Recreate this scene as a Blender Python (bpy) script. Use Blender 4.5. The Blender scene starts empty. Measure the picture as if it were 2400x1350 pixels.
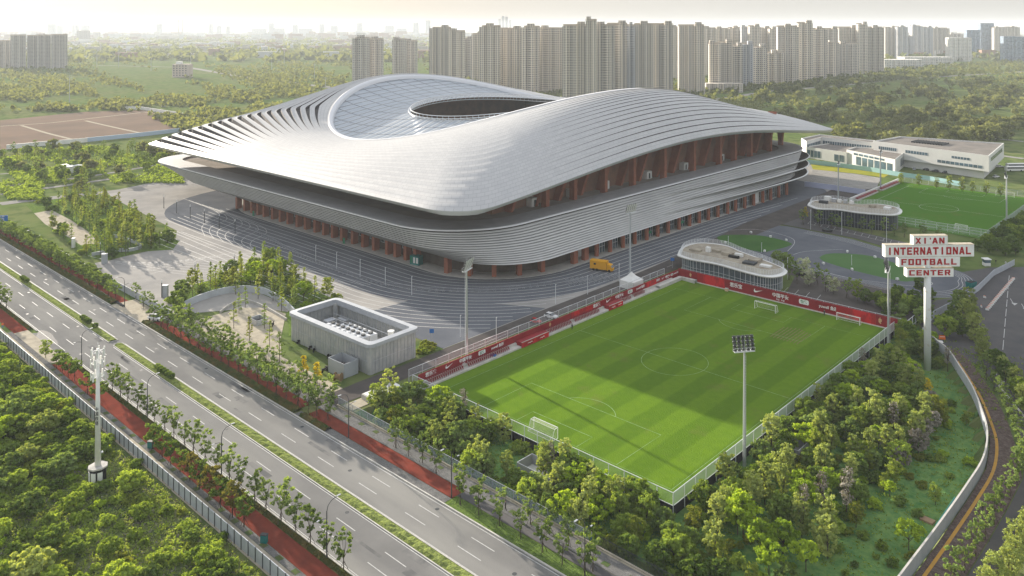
import bpy, math, random
import numpy as np
from mathutils import Vector, Matrix
SC = bpy.context.scene
COL = SC.collection
PI = math.pi
R_ = math.radians
rnd = random.Random(7)

# ---------------------------------------------------------------- camera
CAM = np.array([158.09, -135.22, 92.11]); YAW = R_(41.3946)
FPX, PX0, PY0 = 1897.0, 1317.0, 62.5          # survey numbers of the photograph (2400 px wide)
cd = bpy.data.cameras.new('camera'); cam = bpy.data.objects.new('camera', cd); COL.objects.link(cam)
cam.location = CAM; cam.rotation_euler = (PI / 2, 0, YAW)
cd.sensor_width = 36; cd.lens = 36 * FPX / 2400; cd.shift_x = -(PX0 - 1200) / 2400; cd.shift_y = -(675 - PY0) / 2400
cd.clip_start = 1; cd.clip_end = 30000
SC.camera = cam

# ---------------------------------------------------------------- world, sun
SUN_EL, SUN_DIR = R_(12.3), np.array([-0.992, 0.125])        # towards the sun, in plan
W = bpy.data.worlds.new('World'); SC.world = W; W.use_nodes = True
nt = W.node_tree; sky = nt.nodes.new('ShaderNodeTexSky'); sky.sky_type = 'NISHITA'; sky.sun_disc = False
sky.sun_elevation = SUN_EL; sky.sun_rotation = math.atan2(SUN_DIR[0], SUN_DIR[1]) % (2 * PI)
sky.altitude = 300; sky.air_density = 1.0; sky.dust_density = 2.0; sky.ozone_density = 1.0
bg = nt.nodes['Background']; bg.inputs[1].default_value = 0.074
# thin milky cloud veil, thicker towards the horizon
tcw = nt.nodes.new('ShaderNodeTexCoord'); sx = nt.nodes.new('ShaderNodeSeparateXYZ'); nt.links.new(tcw.outputs['Generated'], sx.inputs[0])
mr = nt.nodes.new('ShaderNodeMapRange'); mr.inputs['From Min'].default_value = 0.0; mr.inputs['From Max'].default_value = .7; mr.inputs['To Min'].default_value = .92; mr.inputs['To Max'].default_value = .7; nt.links.new(sx.outputs[2], mr.inputs['Value'])
veil = nt.nodes.new('ShaderNodeMix'); veil.data_type = 'RGBA'; nt.links.new(mr.outputs[0], veil.inputs['Factor']); vc = nt.nodes.new('ShaderNodeMix'); vc.data_type = 'RGBA'; vc.inputs['A'].default_value = (3.0, 2.96, 2.85, 1); vc.inputs['B'].default_value = (5.2, 5.3, 5.5, 1); mv = nt.nodes.new('ShaderNodeMapRange'); mv.inputs['From Min'].default_value = .04; mv.inputs['From Max'].default_value = .5; nt.links.new(sx.outputs[2], mv.inputs['Value']); nt.links.new(mv.outputs[0], vc.inputs['Factor']); nt.links.new(vc.outputs['Result'], veil.inputs['B'])
nt.links.new(sky.outputs[0], veil.inputs['A']); nt.links.new(veil.outputs['Result'], bg.inputs[0])
sd = bpy.data.lights.new('sun', 'SUN'); sun = bpy.data.objects.new('sun', sd); COL.objects.link(sun)
sd.energy = 5.0; sd.angle = R_(0.9); sd.color = (1.0, 0.9, 0.76)
sv = Vector((SUN_DIR[0] * math.cos(SUN_EL), SUN_DIR[1] * math.cos(SUN_EL), math.sin(SUN_EL)))
sun.rotation_euler = sv.to_track_quat('Z', 'Y').to_euler()
sun.location = (0, 0, 200)
SC.view_settings.view_transform = 'Standard'; SC.view_settings.look = 'None'
SC.view_settings.exposure = 1.62; SC.view_settings.gamma = 1
SC.cycles.volume_bounces = 1; SC.cycles.max_bounces = 6; SC.cycles.transparent_max_bounces = 16
SC.cycles.caustics_reflective = False; SC.cycles.caustics_refractive = False

_fw = np.array([-math.sin(YAW), math.cos(YAW)]); _rt = np.array([math.cos(YAW), math.sin(YAW)])
def G(px, py, z=0.0):
    """ground point (height z) surveyed from photo coordinates"""
    d = FPX * (CAM[2] - z) / (py - PY0)
    p = CAM[:2] + _fw * d + _rt * (px - PX0) / FPX * d
    return (float(p[0]), float(p[1]))
def PJ(x, y, z=0.0):
    v = np.array([x, y]) - CAM[:2]; d = v @ _fw
    if d < 5: return (-9999, -9999, d)
    return (PX0 + FPX * (v @ _rt) / d, PY0 - FPX * (z - CAM[2]) / d, d)
def ZAT(x, y, py):
    d = (np.array([x, y]) - CAM[:2]) @ _fw
    return float(CAM[2] - (py - PY0) * d / FPX)
def seen(x, y, z=0, m=60):
    u, v, d = PJ(x, y, z); return -m < u < 2400 + m and v < 1350 + m * 2 and d > 20

# ---------------------------------------------------------------- mesh builder
class MB:
    def __init__(s): s.v = []; s.f = []; s.m = []; s.cur = 0
    def add(s, vs, fs, m=None):
        o = len(s.v); s.v += [tuple(v) for v in vs]
        s.f += [tuple(i + o for i in f) for f in fs]; s.m += [s.cur if m is None else m] * len(fs); return s
    def quad(s, a, b, c, d, m=None): return s.add([a, b, c, d], [(0, 1, 2, 3)], m)
    def box(s, c, d, rz=0, m=None, taper=1.0):
        cx, cy, cz = c; hx, hy, hz = d[0] / 2, d[1] / 2, d[2] / 2; ca, sa = math.cos(rz), math.sin(rz)
        vs = []
        for k, sz in ((1, -1), (taper, 1)):
            for sx, sy in ((-1, -1), (1, -1), (1, 1), (-1, 1)):
                x, y = sx * hx * k, sy * hy * k
                vs.append((cx + x * ca - y * sa, cy + x * sa + y * ca, cz + sz * hz))
        return s.add(vs, [(3, 2, 1, 0), (4, 5, 6, 7), (0, 1, 5, 4), (1, 2, 6, 5), (2, 3, 7, 6), (3, 0, 4, 7)], m)
    def tube(s, a, b, r, r2=None, n=6, m=None, cap=True):
        a, b = Vector(a), Vector(b); r2 = r if r2 is None else r2; d = (b - a)
        if d.length < 1e-6: return s
        q = d.normalized(); u = q.orthogonal().normalized(); w = q.cross(u); vs = []
        for p, rr in ((a, r), (b, r2)):
            for i in range(n):
                t = 2 * PI * i / n; vs.append(tuple(p + (u * math.cos(t) + w * math.sin(t)) * rr))
        fs = [(i, (i + 1) % n, n + (i + 1) % n, n + i) for i in range(n)]
        if cap: fs += [tuple(range(n - 1, -1, -1)), tuple(range(n, 2 * n))]
        return s.add(vs, fs, m)
    def path(s, pts, r, n=5, m=None):
        for a, b in zip(pts[:-1], pts[1:]): s.tube(a, b, r, n=n, m=m)
        return s
    def prism(s, poly, z0, z1, m=None, mtop=None):
        n = len(poly); A = sum(poly[i][0] * poly[(i + 1) % n][1] - poly[(i + 1) % n][0] * poly[i][1] for i in range(n))
        if A < 0: poly = poly[::-1]
        vs = [(p[0], p[1], z0) for p in poly] + [(p[0], p[1], z1) for p in poly]
        s.add(vs, [(i, (i + 1) % n, n + (i + 1) % n, n + i) for i in range(n)], m)
        s.add([(p[0], p[1], z0) for p in poly][::-1], [tuple(range(n))], m)
        s.add([(p[0], p[1], z1) for p in poly], [tuple(range(n))], m if mtop is None else mtop); return s
    def flat(s, poly, z, m=None):
        n = len(poly); A = sum(poly[i][0] * poly[(i + 1) % n][1] - poly[(i + 1) % n][0] * poly[i][1] for i in range(n))
        if A < 0: poly = poly[::-1]
        return s.add([(p[0], p[1], z) for p in poly], [tuple(range(n))], m)
    def strip(s, pts, w, z, m=None, closed=False):
        """flat ribbon along pts"""
        P = [Vector((p[0], p[1])) for p in pts]; n = len(P); L = []
        for i in range(n):
            a = P[i - 1] if (i > 0 or closed) else P[i]; b = P[(i + 1) % n] if (i < n - 1 or closed) else P[i]
            d = (b - a); d = d.normalized() if d.length else Vector((1, 0)); nn = Vector((-d.y, d.x)) * w / 2
            L.append((P[i] + nn, P[i] - nn))
        o = [((a.x, a.y, z), (b.x, b.y, z)) for a, b in L]
        for i in range(n if closed else n - 1):
            j = (i + 1) % n; s.add([o[i][1], o[j][1], o[j][0], o[i][0]], [(0, 1, 2, 3)], m)
        return s
    def loft(s, rings, closed=True, m=None, mats=None):
        n = len(rings[0]); o = len(s.v)
        for r in rings: s.v += [tuple(map(float, p)) for p in r]
        for k in range(len(rings) - 1):
            mm = mats[k] if mats else (s.cur if m is None else m)
            for i in range(n if closed else n - 1):
                j = (i + 1) % n; a = o + k * n
                s.f.append((a + i, a + j, a + n + j, a + n + i)); s.m.append(mm)
        return s
    def dome(s, c, rx, ry, rz, n=10, k=4, m=None, full=False):
        rings = []; lo = -PI / 2 if full else 0
        for j in range(k + 1):
            a = lo + (PI / 2 - lo) * j / k * 0.999
            rings.append([(c[0] + rx * math.cos(a) * math.cos(2 * PI * i / n), c[1] + ry * math.cos(a) * math.sin(2 * PI * i / n), c[2] + rz * math.sin(a)) for i in range(n)])
        return s.loft(rings, True, m)
    def data(s, name, mats, smooth=False):
        me = bpy.data.meshes.new(name); me.from_pydata(s.v, [], s.f)
        for m in (mats if isinstance(mats, (list, tuple)) else [mats]): me.materials.append(m)
        me.polygons.foreach_set('material_index', s.m)
        if smooth: me.polygons.foreach_set('use_smooth', [True] * len(s.f))
        me.update(); return me
    def build(s, name, mats, parent=None, smooth=False, world=False):
        if parent is not None and world:
            l = parent.location; s.v = [(x - l[0], y - l[1], z - l[2]) for x, y, z in s.v]
        me = s.data(name, mats, smooth)
        o = bpy.data.objects.new(name, me); COL.objects.link(o)
        if parent is not None: o.parent = parent
        return o

def tag(o, label=None, cat=None, group=None, kind=None):
    if label: o['label'] = label
    if cat: o['category'] = cat
    if group: o['group'] = group
    if kind: o['kind'] = kind
    return o
def thing(name, label, cat, loc=(0, 0, 0), rz=0, group=None):
    o = bpy.data.objects.new(name, None); COL.objects.link(o); o.empty_display_size = 1
    o.location = loc; o.rotation_euler = (0, 0, rz); return tag(o, label, cat, group)
KIDS = {}
def kids(o):
    if o.name not in KIDS: KIDS[o.name] = list(o.children)
    return KIDS[o.name]
def copy_tree(o, loc=None, rz=None, sc=None, label=None, group=None, parent=None):
    c = o.copy(); COL.objects.link(c); c.parent = parent
    if loc is not None: c.location = loc
    if rz is not None: c.rotation_euler = (0, 0, rz)
    if sc is not None: c.scale = sc if isinstance(sc, tuple) else (sc, sc, sc)
    if label: c['label'] = label
    if group: c['group'] = group
    for ch in kids(o): copy_tree(ch, parent=c)
    return c
USED = set()
def place(proto, loc, rz=0, sc=1.0, label=None, group=None):
    """first call moves the prototype itself, later ones copy it"""
    if proto.name in USED: return copy_tree(proto, loc, rz, sc, label, group)
    USED.add(proto.name); kids(proto)
    proto.location = loc; proto.rotation_euler = (0, 0, rz); proto.scale = sc if isinstance(sc, tuple) else (sc, sc, sc)
    if label: proto['label'] = label
    if group: proto['group'] = group
    return proto
def struct(name, mb, mats, smooth=False): return tag(mb.build(name, mats, smooth=smooth), kind='structure')
NTH = ['first', 'second', 'third', 'fourth', 'fifth', 'sixth', 'seventh', 'eighth', 'ninth', 'tenth', 'eleventh', 'twelfth', 'thirteenth', 'fourteenth', 'fifteenth', 'sixteenth', 'seventeenth', 'eighteenth', 'nineteenth', 'twentieth']
def nth(i):
    if i < 20: return NTH[i]
    t = ['twenty', 'thirty', 'forty', 'fifty', 'sixty', 'seventy', 'eighty', 'ninety'][min((i + 1) // 10 - 2, 7)]
    return (t[:-1] + 'ieth') if (i + 1) % 10 == 0 else t + '-' + NTH[(i + 1) % 10 - 1]

# ---------------------------------------------------------------- materials
def M(name, col, rough=.8, metal=0.0, col2=None, nscale=1.0, bump=0.0, bscale=None, spec=.18, coord='pos', fac=(.35, .65), detail=4, alpha=1.0, trans=0.0, stretch=None, emit=None):
    m = bpy.data.materials.new(name); m.use_nodes = True; t = m.node_tree; N = t.nodes; L = t.links
    b = N['Principled BSDF']; b.inputs['Base Color'].default_value = (*col, 1); b.inputs['Roughness'].default_value = rough
    b.inputs['Metallic'].default_value = metal; b.inputs['Specular IOR Level'].default_value = 0.0 if (rough >= .85 and metal == 0) else spec; b.inputs['Alpha'].default_value = alpha
    src = None
    if col2 or bump:
        if coord == 'pos': g = N.new('ShaderNodeNewGeometry'); src = g.outputs['Position']
        else: g = N.new('ShaderNodeTexCoord'); src = g.outputs['Object' if coord == 'obj' else 'UV']
        if stretch: mp = N.new('ShaderNodeMapping'); mp.inputs['Scale'].default_value = stretch; L.new(src, mp.inputs[0]); src = mp.outputs[0]
    if col2:
        n = N.new('ShaderNodeTexNoise'); n.inputs['Scale'].default_value = nscale; n.inputs['Detail'].default_value = detail; n.inputs['Roughness'].default_value = .65; L.new(src, n.inputs['Vector'])
        r = N.new('ShaderNodeMapRange'); r.inputs['From Min'].default_value = fac[0]; r.inputs['From Max'].default_value = fac[1]; L.new(n.outputs['Fac'], r.inputs['Value'])
        x = N.new('ShaderNodeMix'); x.data_type = 'RGBA'; x.inputs['A'].default_value = (*col, 1); x.inputs['B'].default_value = (*col2, 1); L.new(r.outputs[0], x.inputs['Factor']); L.new(x.outputs['Result'], b.inputs['Base Color'])
        x.name = 'mix'
    if bump:
        n2 = N.new('ShaderNodeTexNoise'); n2.inputs['Scale'].default_value = bscale or nscale * 4; n2.inputs['Detail'].default_value = 3; L.new(src, n2.inputs['Vector'])
        bp = N.new('ShaderNodeBump'); bp.inputs['Strength'].default_value = bump; bp.inputs['Distance'].default_value = .3; L.new(n2.outputs['Fac'], bp.inputs['Height']); L.new(bp.outputs[0], b.inputs['Normal'])
    if trans:
        o = N['Material Output']; tr = N.new('ShaderNodeBsdfTransparent'); ms = N.new('ShaderNodeMixShader'); ms.inputs[0].default_value = trans
        L.new(b.outputs[0], ms.inputs[1]); L.new(tr.outputs[0], ms.inputs[2]); L.new(ms.outputs[0], o.inputs[0])
    return m
def nodes(m): return m.node_tree.nodes, m.node_tree.links, m.node_tree.nodes['Principled BSDF']
def math_(N, L, op, a, b=None, c=None):
    n = N.new('ShaderNodeMath'); n.operation = op
    for i, v in enumerate((a, b, c)):
        if v is None: continue
        if isinstance(v, (int, float)): n.inputs[i].default_value = v
        else: L.new(v, n.inputs[i])
    return n.outputs[0]
def mixc(N, L, f, a, b):
    x = N.new('ShaderNodeMix'); x.data_type = 'RGBA'
    for k, v in (('Factor', f), ('A', a), ('B', b)):
        if isinstance(v, (int, float)): x.inputs[k].default_value = v
        elif isinstance(v, tuple): x.inputs[k].default_value = (*v, 1)
        else: L.new(v, x.inputs[k])
    return x.outputs['Result']
def basecol(m):
    """socket now feeding base colour (or its constant)"""
    N, L, b = nodes(m); s = b.inputs['Base Color']
    return s.links[0].from_socket if s.links else tuple(s.default_value)[:3]

white_paint = M('white_paint', (.74, .74, .72), .6, col2=(.62, .62, .6), nscale=.15)
grey_paint = M('grey_paint', (.36, .38, .4), .5)
dark_grey = M('dark_grey', (.05, .055, .06), .6)
black = M('black', (.012, .012, .014), .7)
steel = M('galvanised_steel', (.48, .5, .53), .45, .6, spec=.5)
white_metal = M('white_metal', (.7, .72, .74), .4, .2)
concrete = M('concrete', (.36, .35, .33), .85, col2=(.27, .26, .25), nscale=.3)
lightconc = M('light_concrete', (.52, .5, .46), .85, col2=(.4, .39, .37), nscale=.4)
glass_dark = M('dark_glass', (.03, .045, .055), .08, spec=.8)
glass_blue = M('blue_glass', (.1, .16, .2), .12, spec=.8, col2=(.05, .08, .1), nscale=.15)
mesh_mat = M('wire_mesh', (.6, .63, .66), .6, trans=.78)
mesh_dense = M('dense_wire_mesh', (.62, .66, .7), .5, trans=.45)
clear_glass = M('fence_glass', (.35, .45, .5), .1, trans=.55, spec=.8)
bark = M('bark', (.075, .06, .048), .95)
orange = M('orange_plastic', (.75, .16, .03), .5)
blue = M('blue_paint', (.03, .14, .42), .5)
teal = M('teal_paint', (.02, .17, .16), .5)
green_p = M('green_paint', (.03, .2, .1), .5)
letter_white = M('letter_white', (.8, .8, .8), .6)
asphalt = M('asphalt', (.2, .197, .19), .9, col2=(.155, .153, .15), nscale=.05, bump=.15, bscale=6, detail=8)
asphalt_dark = M('dark_asphalt', (.06, .06, .065), .8, col2=(.09, .085, .085), nscale=.12, detail=8)
asphalt_brown = M('brown_asphalt', (.075, .068, .066), .85, col2=(.1, .09, .085), nscale=.2)
line_white = M('line_white', (.52, .52, .51), .7, col2=(.36, .36, .355), nscale=1.5)
# ================================================================ GROUND
ZP = -2.2                                            # park below the pitch
WALLR = [(72.5, 131), (74.5, 125), (78, 119), (84.5, 111), (89.5, 105.5), (95, 96), (101, 85), (106.2, 73), (110, 62.5), (112.3, 50), (112.6, 37), (112.4, 20), (112, 5), (111.5, -12), (111, -22)]
def inpoly(x, y, P):
    c = False; j = len(P) - 1
    for i in range(len(P)):
        if (P[i][1] > y) != (P[j][1] > y) and x < (P[j][0] - P[i][0]) * (y - P[i][1]) / (P[j][1] - P[i][1]) + P[i][0]: c = not c
        j = i
    return c
PARK = [(-7, -23.2), (111, -23.2)] + WALLR[::-1] + [(71.5, 131)]
PITCHR = (-4.5, 71.2, -4.3, 116)                       # x0 x1 y0 y1 of the raised pitch slab
def hgt(x, y):
    if inpoly(x, y, PARK):
        # gentle slope up to the pavement in the south and west
        e = min(1.0, max(0.0, (y + 23.2) / 3.0)) * min(1.0, max(0, (x + 7) / 2.5)); return ZP * e
    return 0.0
soil = M('grassland', (.105, .15, .045), .95, col2=(.15, .16, .07), nscale=.012, bump=.4, bscale=.5, detail=10, fac=(.4, .62))
N_, L_, b_ = nodes(soil)
g_ = N_.new('ShaderNodeNewGeometry'); n1 = N_.new('ShaderNodeTexNoise'); n1.inputs['Scale'].default_value = .11; n1.inputs['Detail'].default_value = 8; L_.new(g_.outputs['Position'], n1.inputs['Vector'])
f_ = math_(N_, L_, 'MULTIPLY', math_(N_, L_, 'SUBTRACT', n1.outputs['Fac'], .45), 5.0); f_.node.use_clamp = True
L_.new(mixc(N_, L_, f_, basecol(soil), (.065, .1, .032)), b_.inputs['Base Color'])
xs = [-16000, -9000, -5000, -3000, -2000, -1200, -800, -500, -300, -150, -60, -20] + [-14 + 2.4 * i for i in range(56)] + [125, 160, 240, 500, 1200, 3000, 7000]
ys = [-800, -300, -120, -60, -30] + [-23.2 + 2.2 * i for i in range(75)] + [150, 220, 400, 700, 1200, 2000, 3200, 5000, 8000, 12000, 18000]
gm = MB(); nx, ny = len(xs), len(ys)
for y in ys:
    for x in xs: gm.v.append((x, y, hgt(x, y) - .06 if hgt(x, y) == 0 else hgt(x, y)))
for j in range(ny - 1):
    for i in range(nx - 1):
        a = j * nx + i; gm.f.append((a, a + 1, a + nx + 1, a + nx)); gm.m.append(0)
struct('ground', gm, soil)

# park lawn: grid over the pocket
lawn = M('lawn', (.06, .15, .05), .95, col2=(.15, .24, .07), nscale=.45, bump=.6, bscale=2.0, detail=8)
lm = MB(); st = 1.5
for i in range(int(120 / st)):
    for j in range(int(156 / st)):
        x, y = -8 + i * st, -23.2 + j * st; cx, cy = x + st / 2, y + st / 2
        if inpoly(cx, cy, PARK) and not (PITCHR[0] + 1 < cx < PITCHR[1] - 1 and PITCHR[2] + 1 < cy < PITCHR[3] - 1):
            P = [(x, y), (x + st, y), (x + st, y + st), (x, y + st)]
            lm.add([(a, b, hgt(a, b) + .05) for a, b in P], [(0, 1, 2, 3)])
struct('park_lawn', lm, lawn)

# ---- main road
Z1, Z2, Z3 = .02, .04, .06
rd = MB(); X0r, X1r = -420, 175
rd.flat([(X0r, -56.4), (X1r, -56.4), (X1r, -45.6), (X0r, -45.6)], 0); rd.flat([(X0r, -43.1), (X1r, -43.1), (X1r, -33.3), (X0r, -33.3)], 0)
rd.flat([(-96.8, -45.6), (-93.5, -45.6), (-93.5, -43.1), (-96.8, -43.1)], 0)
rd.flat([(-125, -62), (-93, -62), (-99, -56.4), (-121, -56.4)], 0.002); rd.flat([(-131, -33.3), (-116, -33.3), (-118, -27.5), (-129, -27.5)], 0.002)
N_, L_, b_ = nodes(asphalt)
nn = N_.new('ShaderNodeTexNoise'); nn.inputs['Scale'].default_value = .035; nn.inputs['Detail'].default_value = 5; gg = N_.new('ShaderNodeNewGeometry'); mp = N_.new('ShaderNodeMapping'); mp.inputs['Scale'].default_value = (.5, 3, 1)
L_.new(gg.outputs['Position'], mp.inputs[0]); L_.new(mp.outputs[0], nn.inputs['Vector'])
ff = math_(N_, L_, 'MULTIPLY', math_(N_, L_, 'SUBTRACT', nn.outputs['Fac'], .42), 4.0); ff.node.use_clamp = True
L_.new(mixc(N_, L_, ff, basecol(asphalt), (.245, .24, .225)), b_.inputs['Base Color'])
struct('main_road', rd, asphalt)
lines = MB()
def dash(y, x0, x1, ph, ln=6, gap=9, w=.16):
    x = ph
    while x > x0: x -= ln + gap
    while x < x1:
        if x > x0: lines.box((x + ln / 2, y, Z1), (ln, w, .008))
        x += ln + gap
dash(-49.3, -400, 150, -34); dash(-52.9, -400, 150, -34); dash(-39.75, -400, 170, -25.7); dash(-36.5, -400, 170, -25.7)
for y in (-56.05, -45.95, -42.75, -33.75):
    lines.box((-245, y, Z1), (290, .14, .008)); lines.box((40, y, Z1), (265, .14, .008))
struct('road_markings', lines, line_white)
pt = MB(); rp = random.Random(5)
for i in range(46):
    x, y = rp.uniform(-200, 120), rp.choice([-54.6, -51, -47.4, -41.4, -38.1, -34.8]) + rp.uniform(-.4, .4); w, h = rp.uniform(1.2, 9), rp.uniform(.5, 1.7)
    pt.flat([(x, y), (x + w, y + rp.uniform(-.1, .1)), (x + w, y + h), (x, y + h)], .012)
struct('road_patches', pt, M('road_patch', (.12, .12, .12), .9, col2=(.19, .187, .18), nscale=.12, fac=(.42, .58)))
mh = MB()
for i in range(26): mh.prism([(rp.uniform(0, .01) + -190 + 12 * i + .42 * math.cos(a), [-53.9, -38.3, -47, -35][i % 4] + .42 * math.sin(a)) for a in np.linspace(0, 2 * PI, 11)[:-1]], .005, .016)
struct('manhole_covers', mh, dark_grey)
puddle = M('wet_asphalt', (.1, .1, .1), .12, spec=.9, col2=(.12, .115, .11), nscale=.3)
pp = MB()
for cx, cy, rx, ry in ((-108, -60.3, 6.5, 2.1), (-115, -56.5, 7, 2.2), (-97, -63, 4, 1)):
    pp.flat([(cx + rx * math.cos(a) * (1 + .25 * math.sin(3 * a)), cy + ry * math.sin(a) * (1 + .2 * math.cos(2 * a + 1))) for a in np.linspace(0, 2 * PI, 26)[:-1]], .012)
struct('puddle', pp, puddle)
# kerbs, median, strips
kb = MB()
for y, x0, x1 in ((-56.55, X0r, -123), (-56.55, -98, X1r), (-33.15, X0r, -131), (-33.15, -116, X1r)): kb.box(((x0 + x1) / 2, y, .05), (x1 - x0, .3, .2))
for x0, x1 in ((X0r, -97), (-93.5, X1r)):
    for y in (-45.6, -43.1): kb.box(((x0 + x1) / 2, y, .06), (x1 - x0, .22, .22))
    kb.box((x1 if x1 == -97 else x0, -44.35, .06), (.22, 2.28, .22))
struct('kerb', kb, lightconc)
medm = M('median_planting', (.23, .27, .075), .95, col2=(.1, .13, .045), nscale=1.6, bump=1.0, bscale=2.5)
md = MB()
for x0, x1 in ((X0r, -97.2), (-93.3, X1r)):
    n = int((x1 - x0) / 1.1); rows = []
    for k in range(5):
        rows.append([(x0 + (x1 - x0) * i / n, -45.45 + 2.2 * k / 4, .1 + (0 if k in (0, 4) else .28 + .22 * rnd.random())) for i in range(n + 1)])
    md.loft(rows, False)
tag(md.build('median_groundcover', medm, smooth=False), 'pale green clipped groundcover filling the strip between the carriageways', 'groundcover', kind='stuff')
hedge_m = M('hedge', (.035, .06, .02), .95, col2=(.09, .07, .025), nscale=.5, bump=1.0, bscale=3)
def hedge(x0, x1, y0, y1, h, label, mat=hedge_m, z=0):
    n = max(2, int((x1 - x0) / .7)); kx = max(2, int((y1 - y0) / .5)); rows = []
    for k in range(kx + 1):
        e = k in (0, kx)
        rows.append([(x0 + (x1 - x0) * i / n, y0 + (y1 - y0) * k / kx + (rnd.random() - .5) * .25, z + (.02 if e else h * (.65 + .5 * rnd.random()))) for i in range(n + 1)])
    m = MB(); m.loft(rows, False)
    return tag(m.build('hedge', mat), label, 'hedge', group='low hedges beside the main road')
hedge(-97, 175, -58.0, -56.75, .8, 'long low dark hedge between the near red path and the road kerb')
hedge(-420, -126, -58.0, -56.75, .8, 'low hedge at the left edge before the puddle junction')
hedge(-106.5, -17.5, -33.0, -30.4, .7, 'dark hedge strip under the tree row on the far side of the road')
hedge(-15, -4, -33.0, -30.9, .7, 'short hedge bed right of the driveway crossing')
hedge(-420, -131.5, -33.0, -30.2, .8, 'dark hedge strip running to the far left beyond the driveway')
# pavements
redpath = M('red_cycle_path', (.2, .05, .035), .85, col2=(.13, .038, .028), nscale=.35, detail=8)
paver = M('grey_pavers', (.24, .235, .23), .85, col2=(.15, .15, .145), nscale=.8, fac=(.3, .7), detail=8)
N_, L_, b_ = nodes(paver); g_ = N_.new('ShaderNodeNewGeometry'); br = N_.new('ShaderNodeTexBrick'); br.inputs['Scale'].default_value = 2.2; br.inputs['Color1'].default_value = (1, 1, 1, 1); br.inputs['Color2'].default_value = (.55, .55, .55, 1); br.inputs['Mortar'].default_value = (.25, .25, .25, 1); L_.new(g_.outputs['Position'], br.inputs['Vector'])
mu = N_.new('ShaderNodeMix'); mu.data_type = 'RGBA'; mu.blend_type = 'MULTIPLY'; mu.inputs['Factor'].default_value = .8; L_.new(basecol(paver), mu.inputs['A']); L_.new(br.outputs['Color'], mu.inputs['B']); L_.new(mu.outputs['Result'], b_.inputs['Base Color'])
brickpave = M('brown_brick_paving', (.12, .085, .075), .85, col2=(.2, .16, .145), nscale=.9, detail=6)
N_, L_, b_ = nodes(brickpave); g_ = N_.new('ShaderNodeNewGeometry'); br = N_.new('ShaderNodeTexBrick'); br.inputs['Scale'].default_value = 1.2; br.inputs['Color1'].default_value = (1, 1, 1, 1); br.inputs['Color2'].default_value = (.45, .45, .45, 1); L_.new(g_.outputs['Position'], br.inputs['Vector'])
mu = N_.new('ShaderNodeMix'); mu.data_type = 'RGBA'; mu.blend_type = 'MULTIPLY'; mu.inputs['Factor'].default_value = .7; L_.new(basecol(brickpave), mu.inputs['A']); L_.new(br.outputs['Color'], mu.inputs['B']); L_.new(mu.outputs['Result'], b_.inputs['Base Color'])
sandy = M('sandy_strip', (.42, .38, .3), .9, col2=(.3, .27, .22), nscale=.5, detail=8)
def sheet(name, polys, mat, z=Z2, smooth=False):
    m = MB()
    for p in polys: m.flat(p, z)
    return struct(name, m, mat)
def rect(x0, x1, y0, y1): return [(x0, y0), (x1, y0), (x1, y1), (x0, y1)]
sheet('red_cycle_path', [rect(-92, 175, -61.7, -58.1), rect(-420, -126, -61.7, -58.1), rect(-104, -18.5, -30.3, -27.5), rect(-14.5, 37.5, -30.9, -27.5), rect(-420, -131, -30.1, -27.5)], redpath)
sheet('pavement', [rect(-128, 175, -63.0, -61.75), rect(-16, 175, -27.4, -24.2), rect(-17, 37.5, -33.0, -31.0), rect(-104, -17, -27.4, -25.2)], paver)
sheet('pale_verge', [rect(-140, 175, -66, -63.05), rect(-130, -93, -61.7, -58.1), rect(-12, 120, -24.15, -23.3), rect(-131, -105, -33, -25.3)], sandy, .03)
sheet('footpath', [rect(37.6, 175, -29.6, -27.5)], asphalt_dark)
vg = M('verge_grass', (.13, .19, .045), .95, col2=(.07, .11, .03), nscale=1.2, bump=.8, bscale=4)
sheet('verge_grass', [rect(37.6, 175, -33.0, -29.7)], vg, .03)
pits = MB()
for i in range(34):
    x = -88 + 5.3 * i
    pits.box((x, -62.4, .05), (1.5, 1.0, .03))
for i in range(22):
    x = -12 + 5.6 * i
    pits.box((x, -25.2 if x < 40 else -26.2, .05), (1.5, 1.0, .03))
tag(pits.build('tree_pit_grass', M('pit_grass', (.06, .12, .035), .95, col2=(.1, .09, .05), nscale=2)), 'squares of green grass in the pavement tree pits', 'grass', kind='stuff')

# ---- plaza
plazam = M('plaza_stone', (.34, .325, .305), .9, col2=(.25, .243, .235), nscale=.06, detail=10)
N_, L_, b_ = nodes(plazam)
g_ = N_.new('ShaderNodeNewGeometry'); sp = N_.new('ShaderNodeSeparateXYZ'); L_.new(g_.outputs['Position'], sp.inputs[0])
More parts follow.
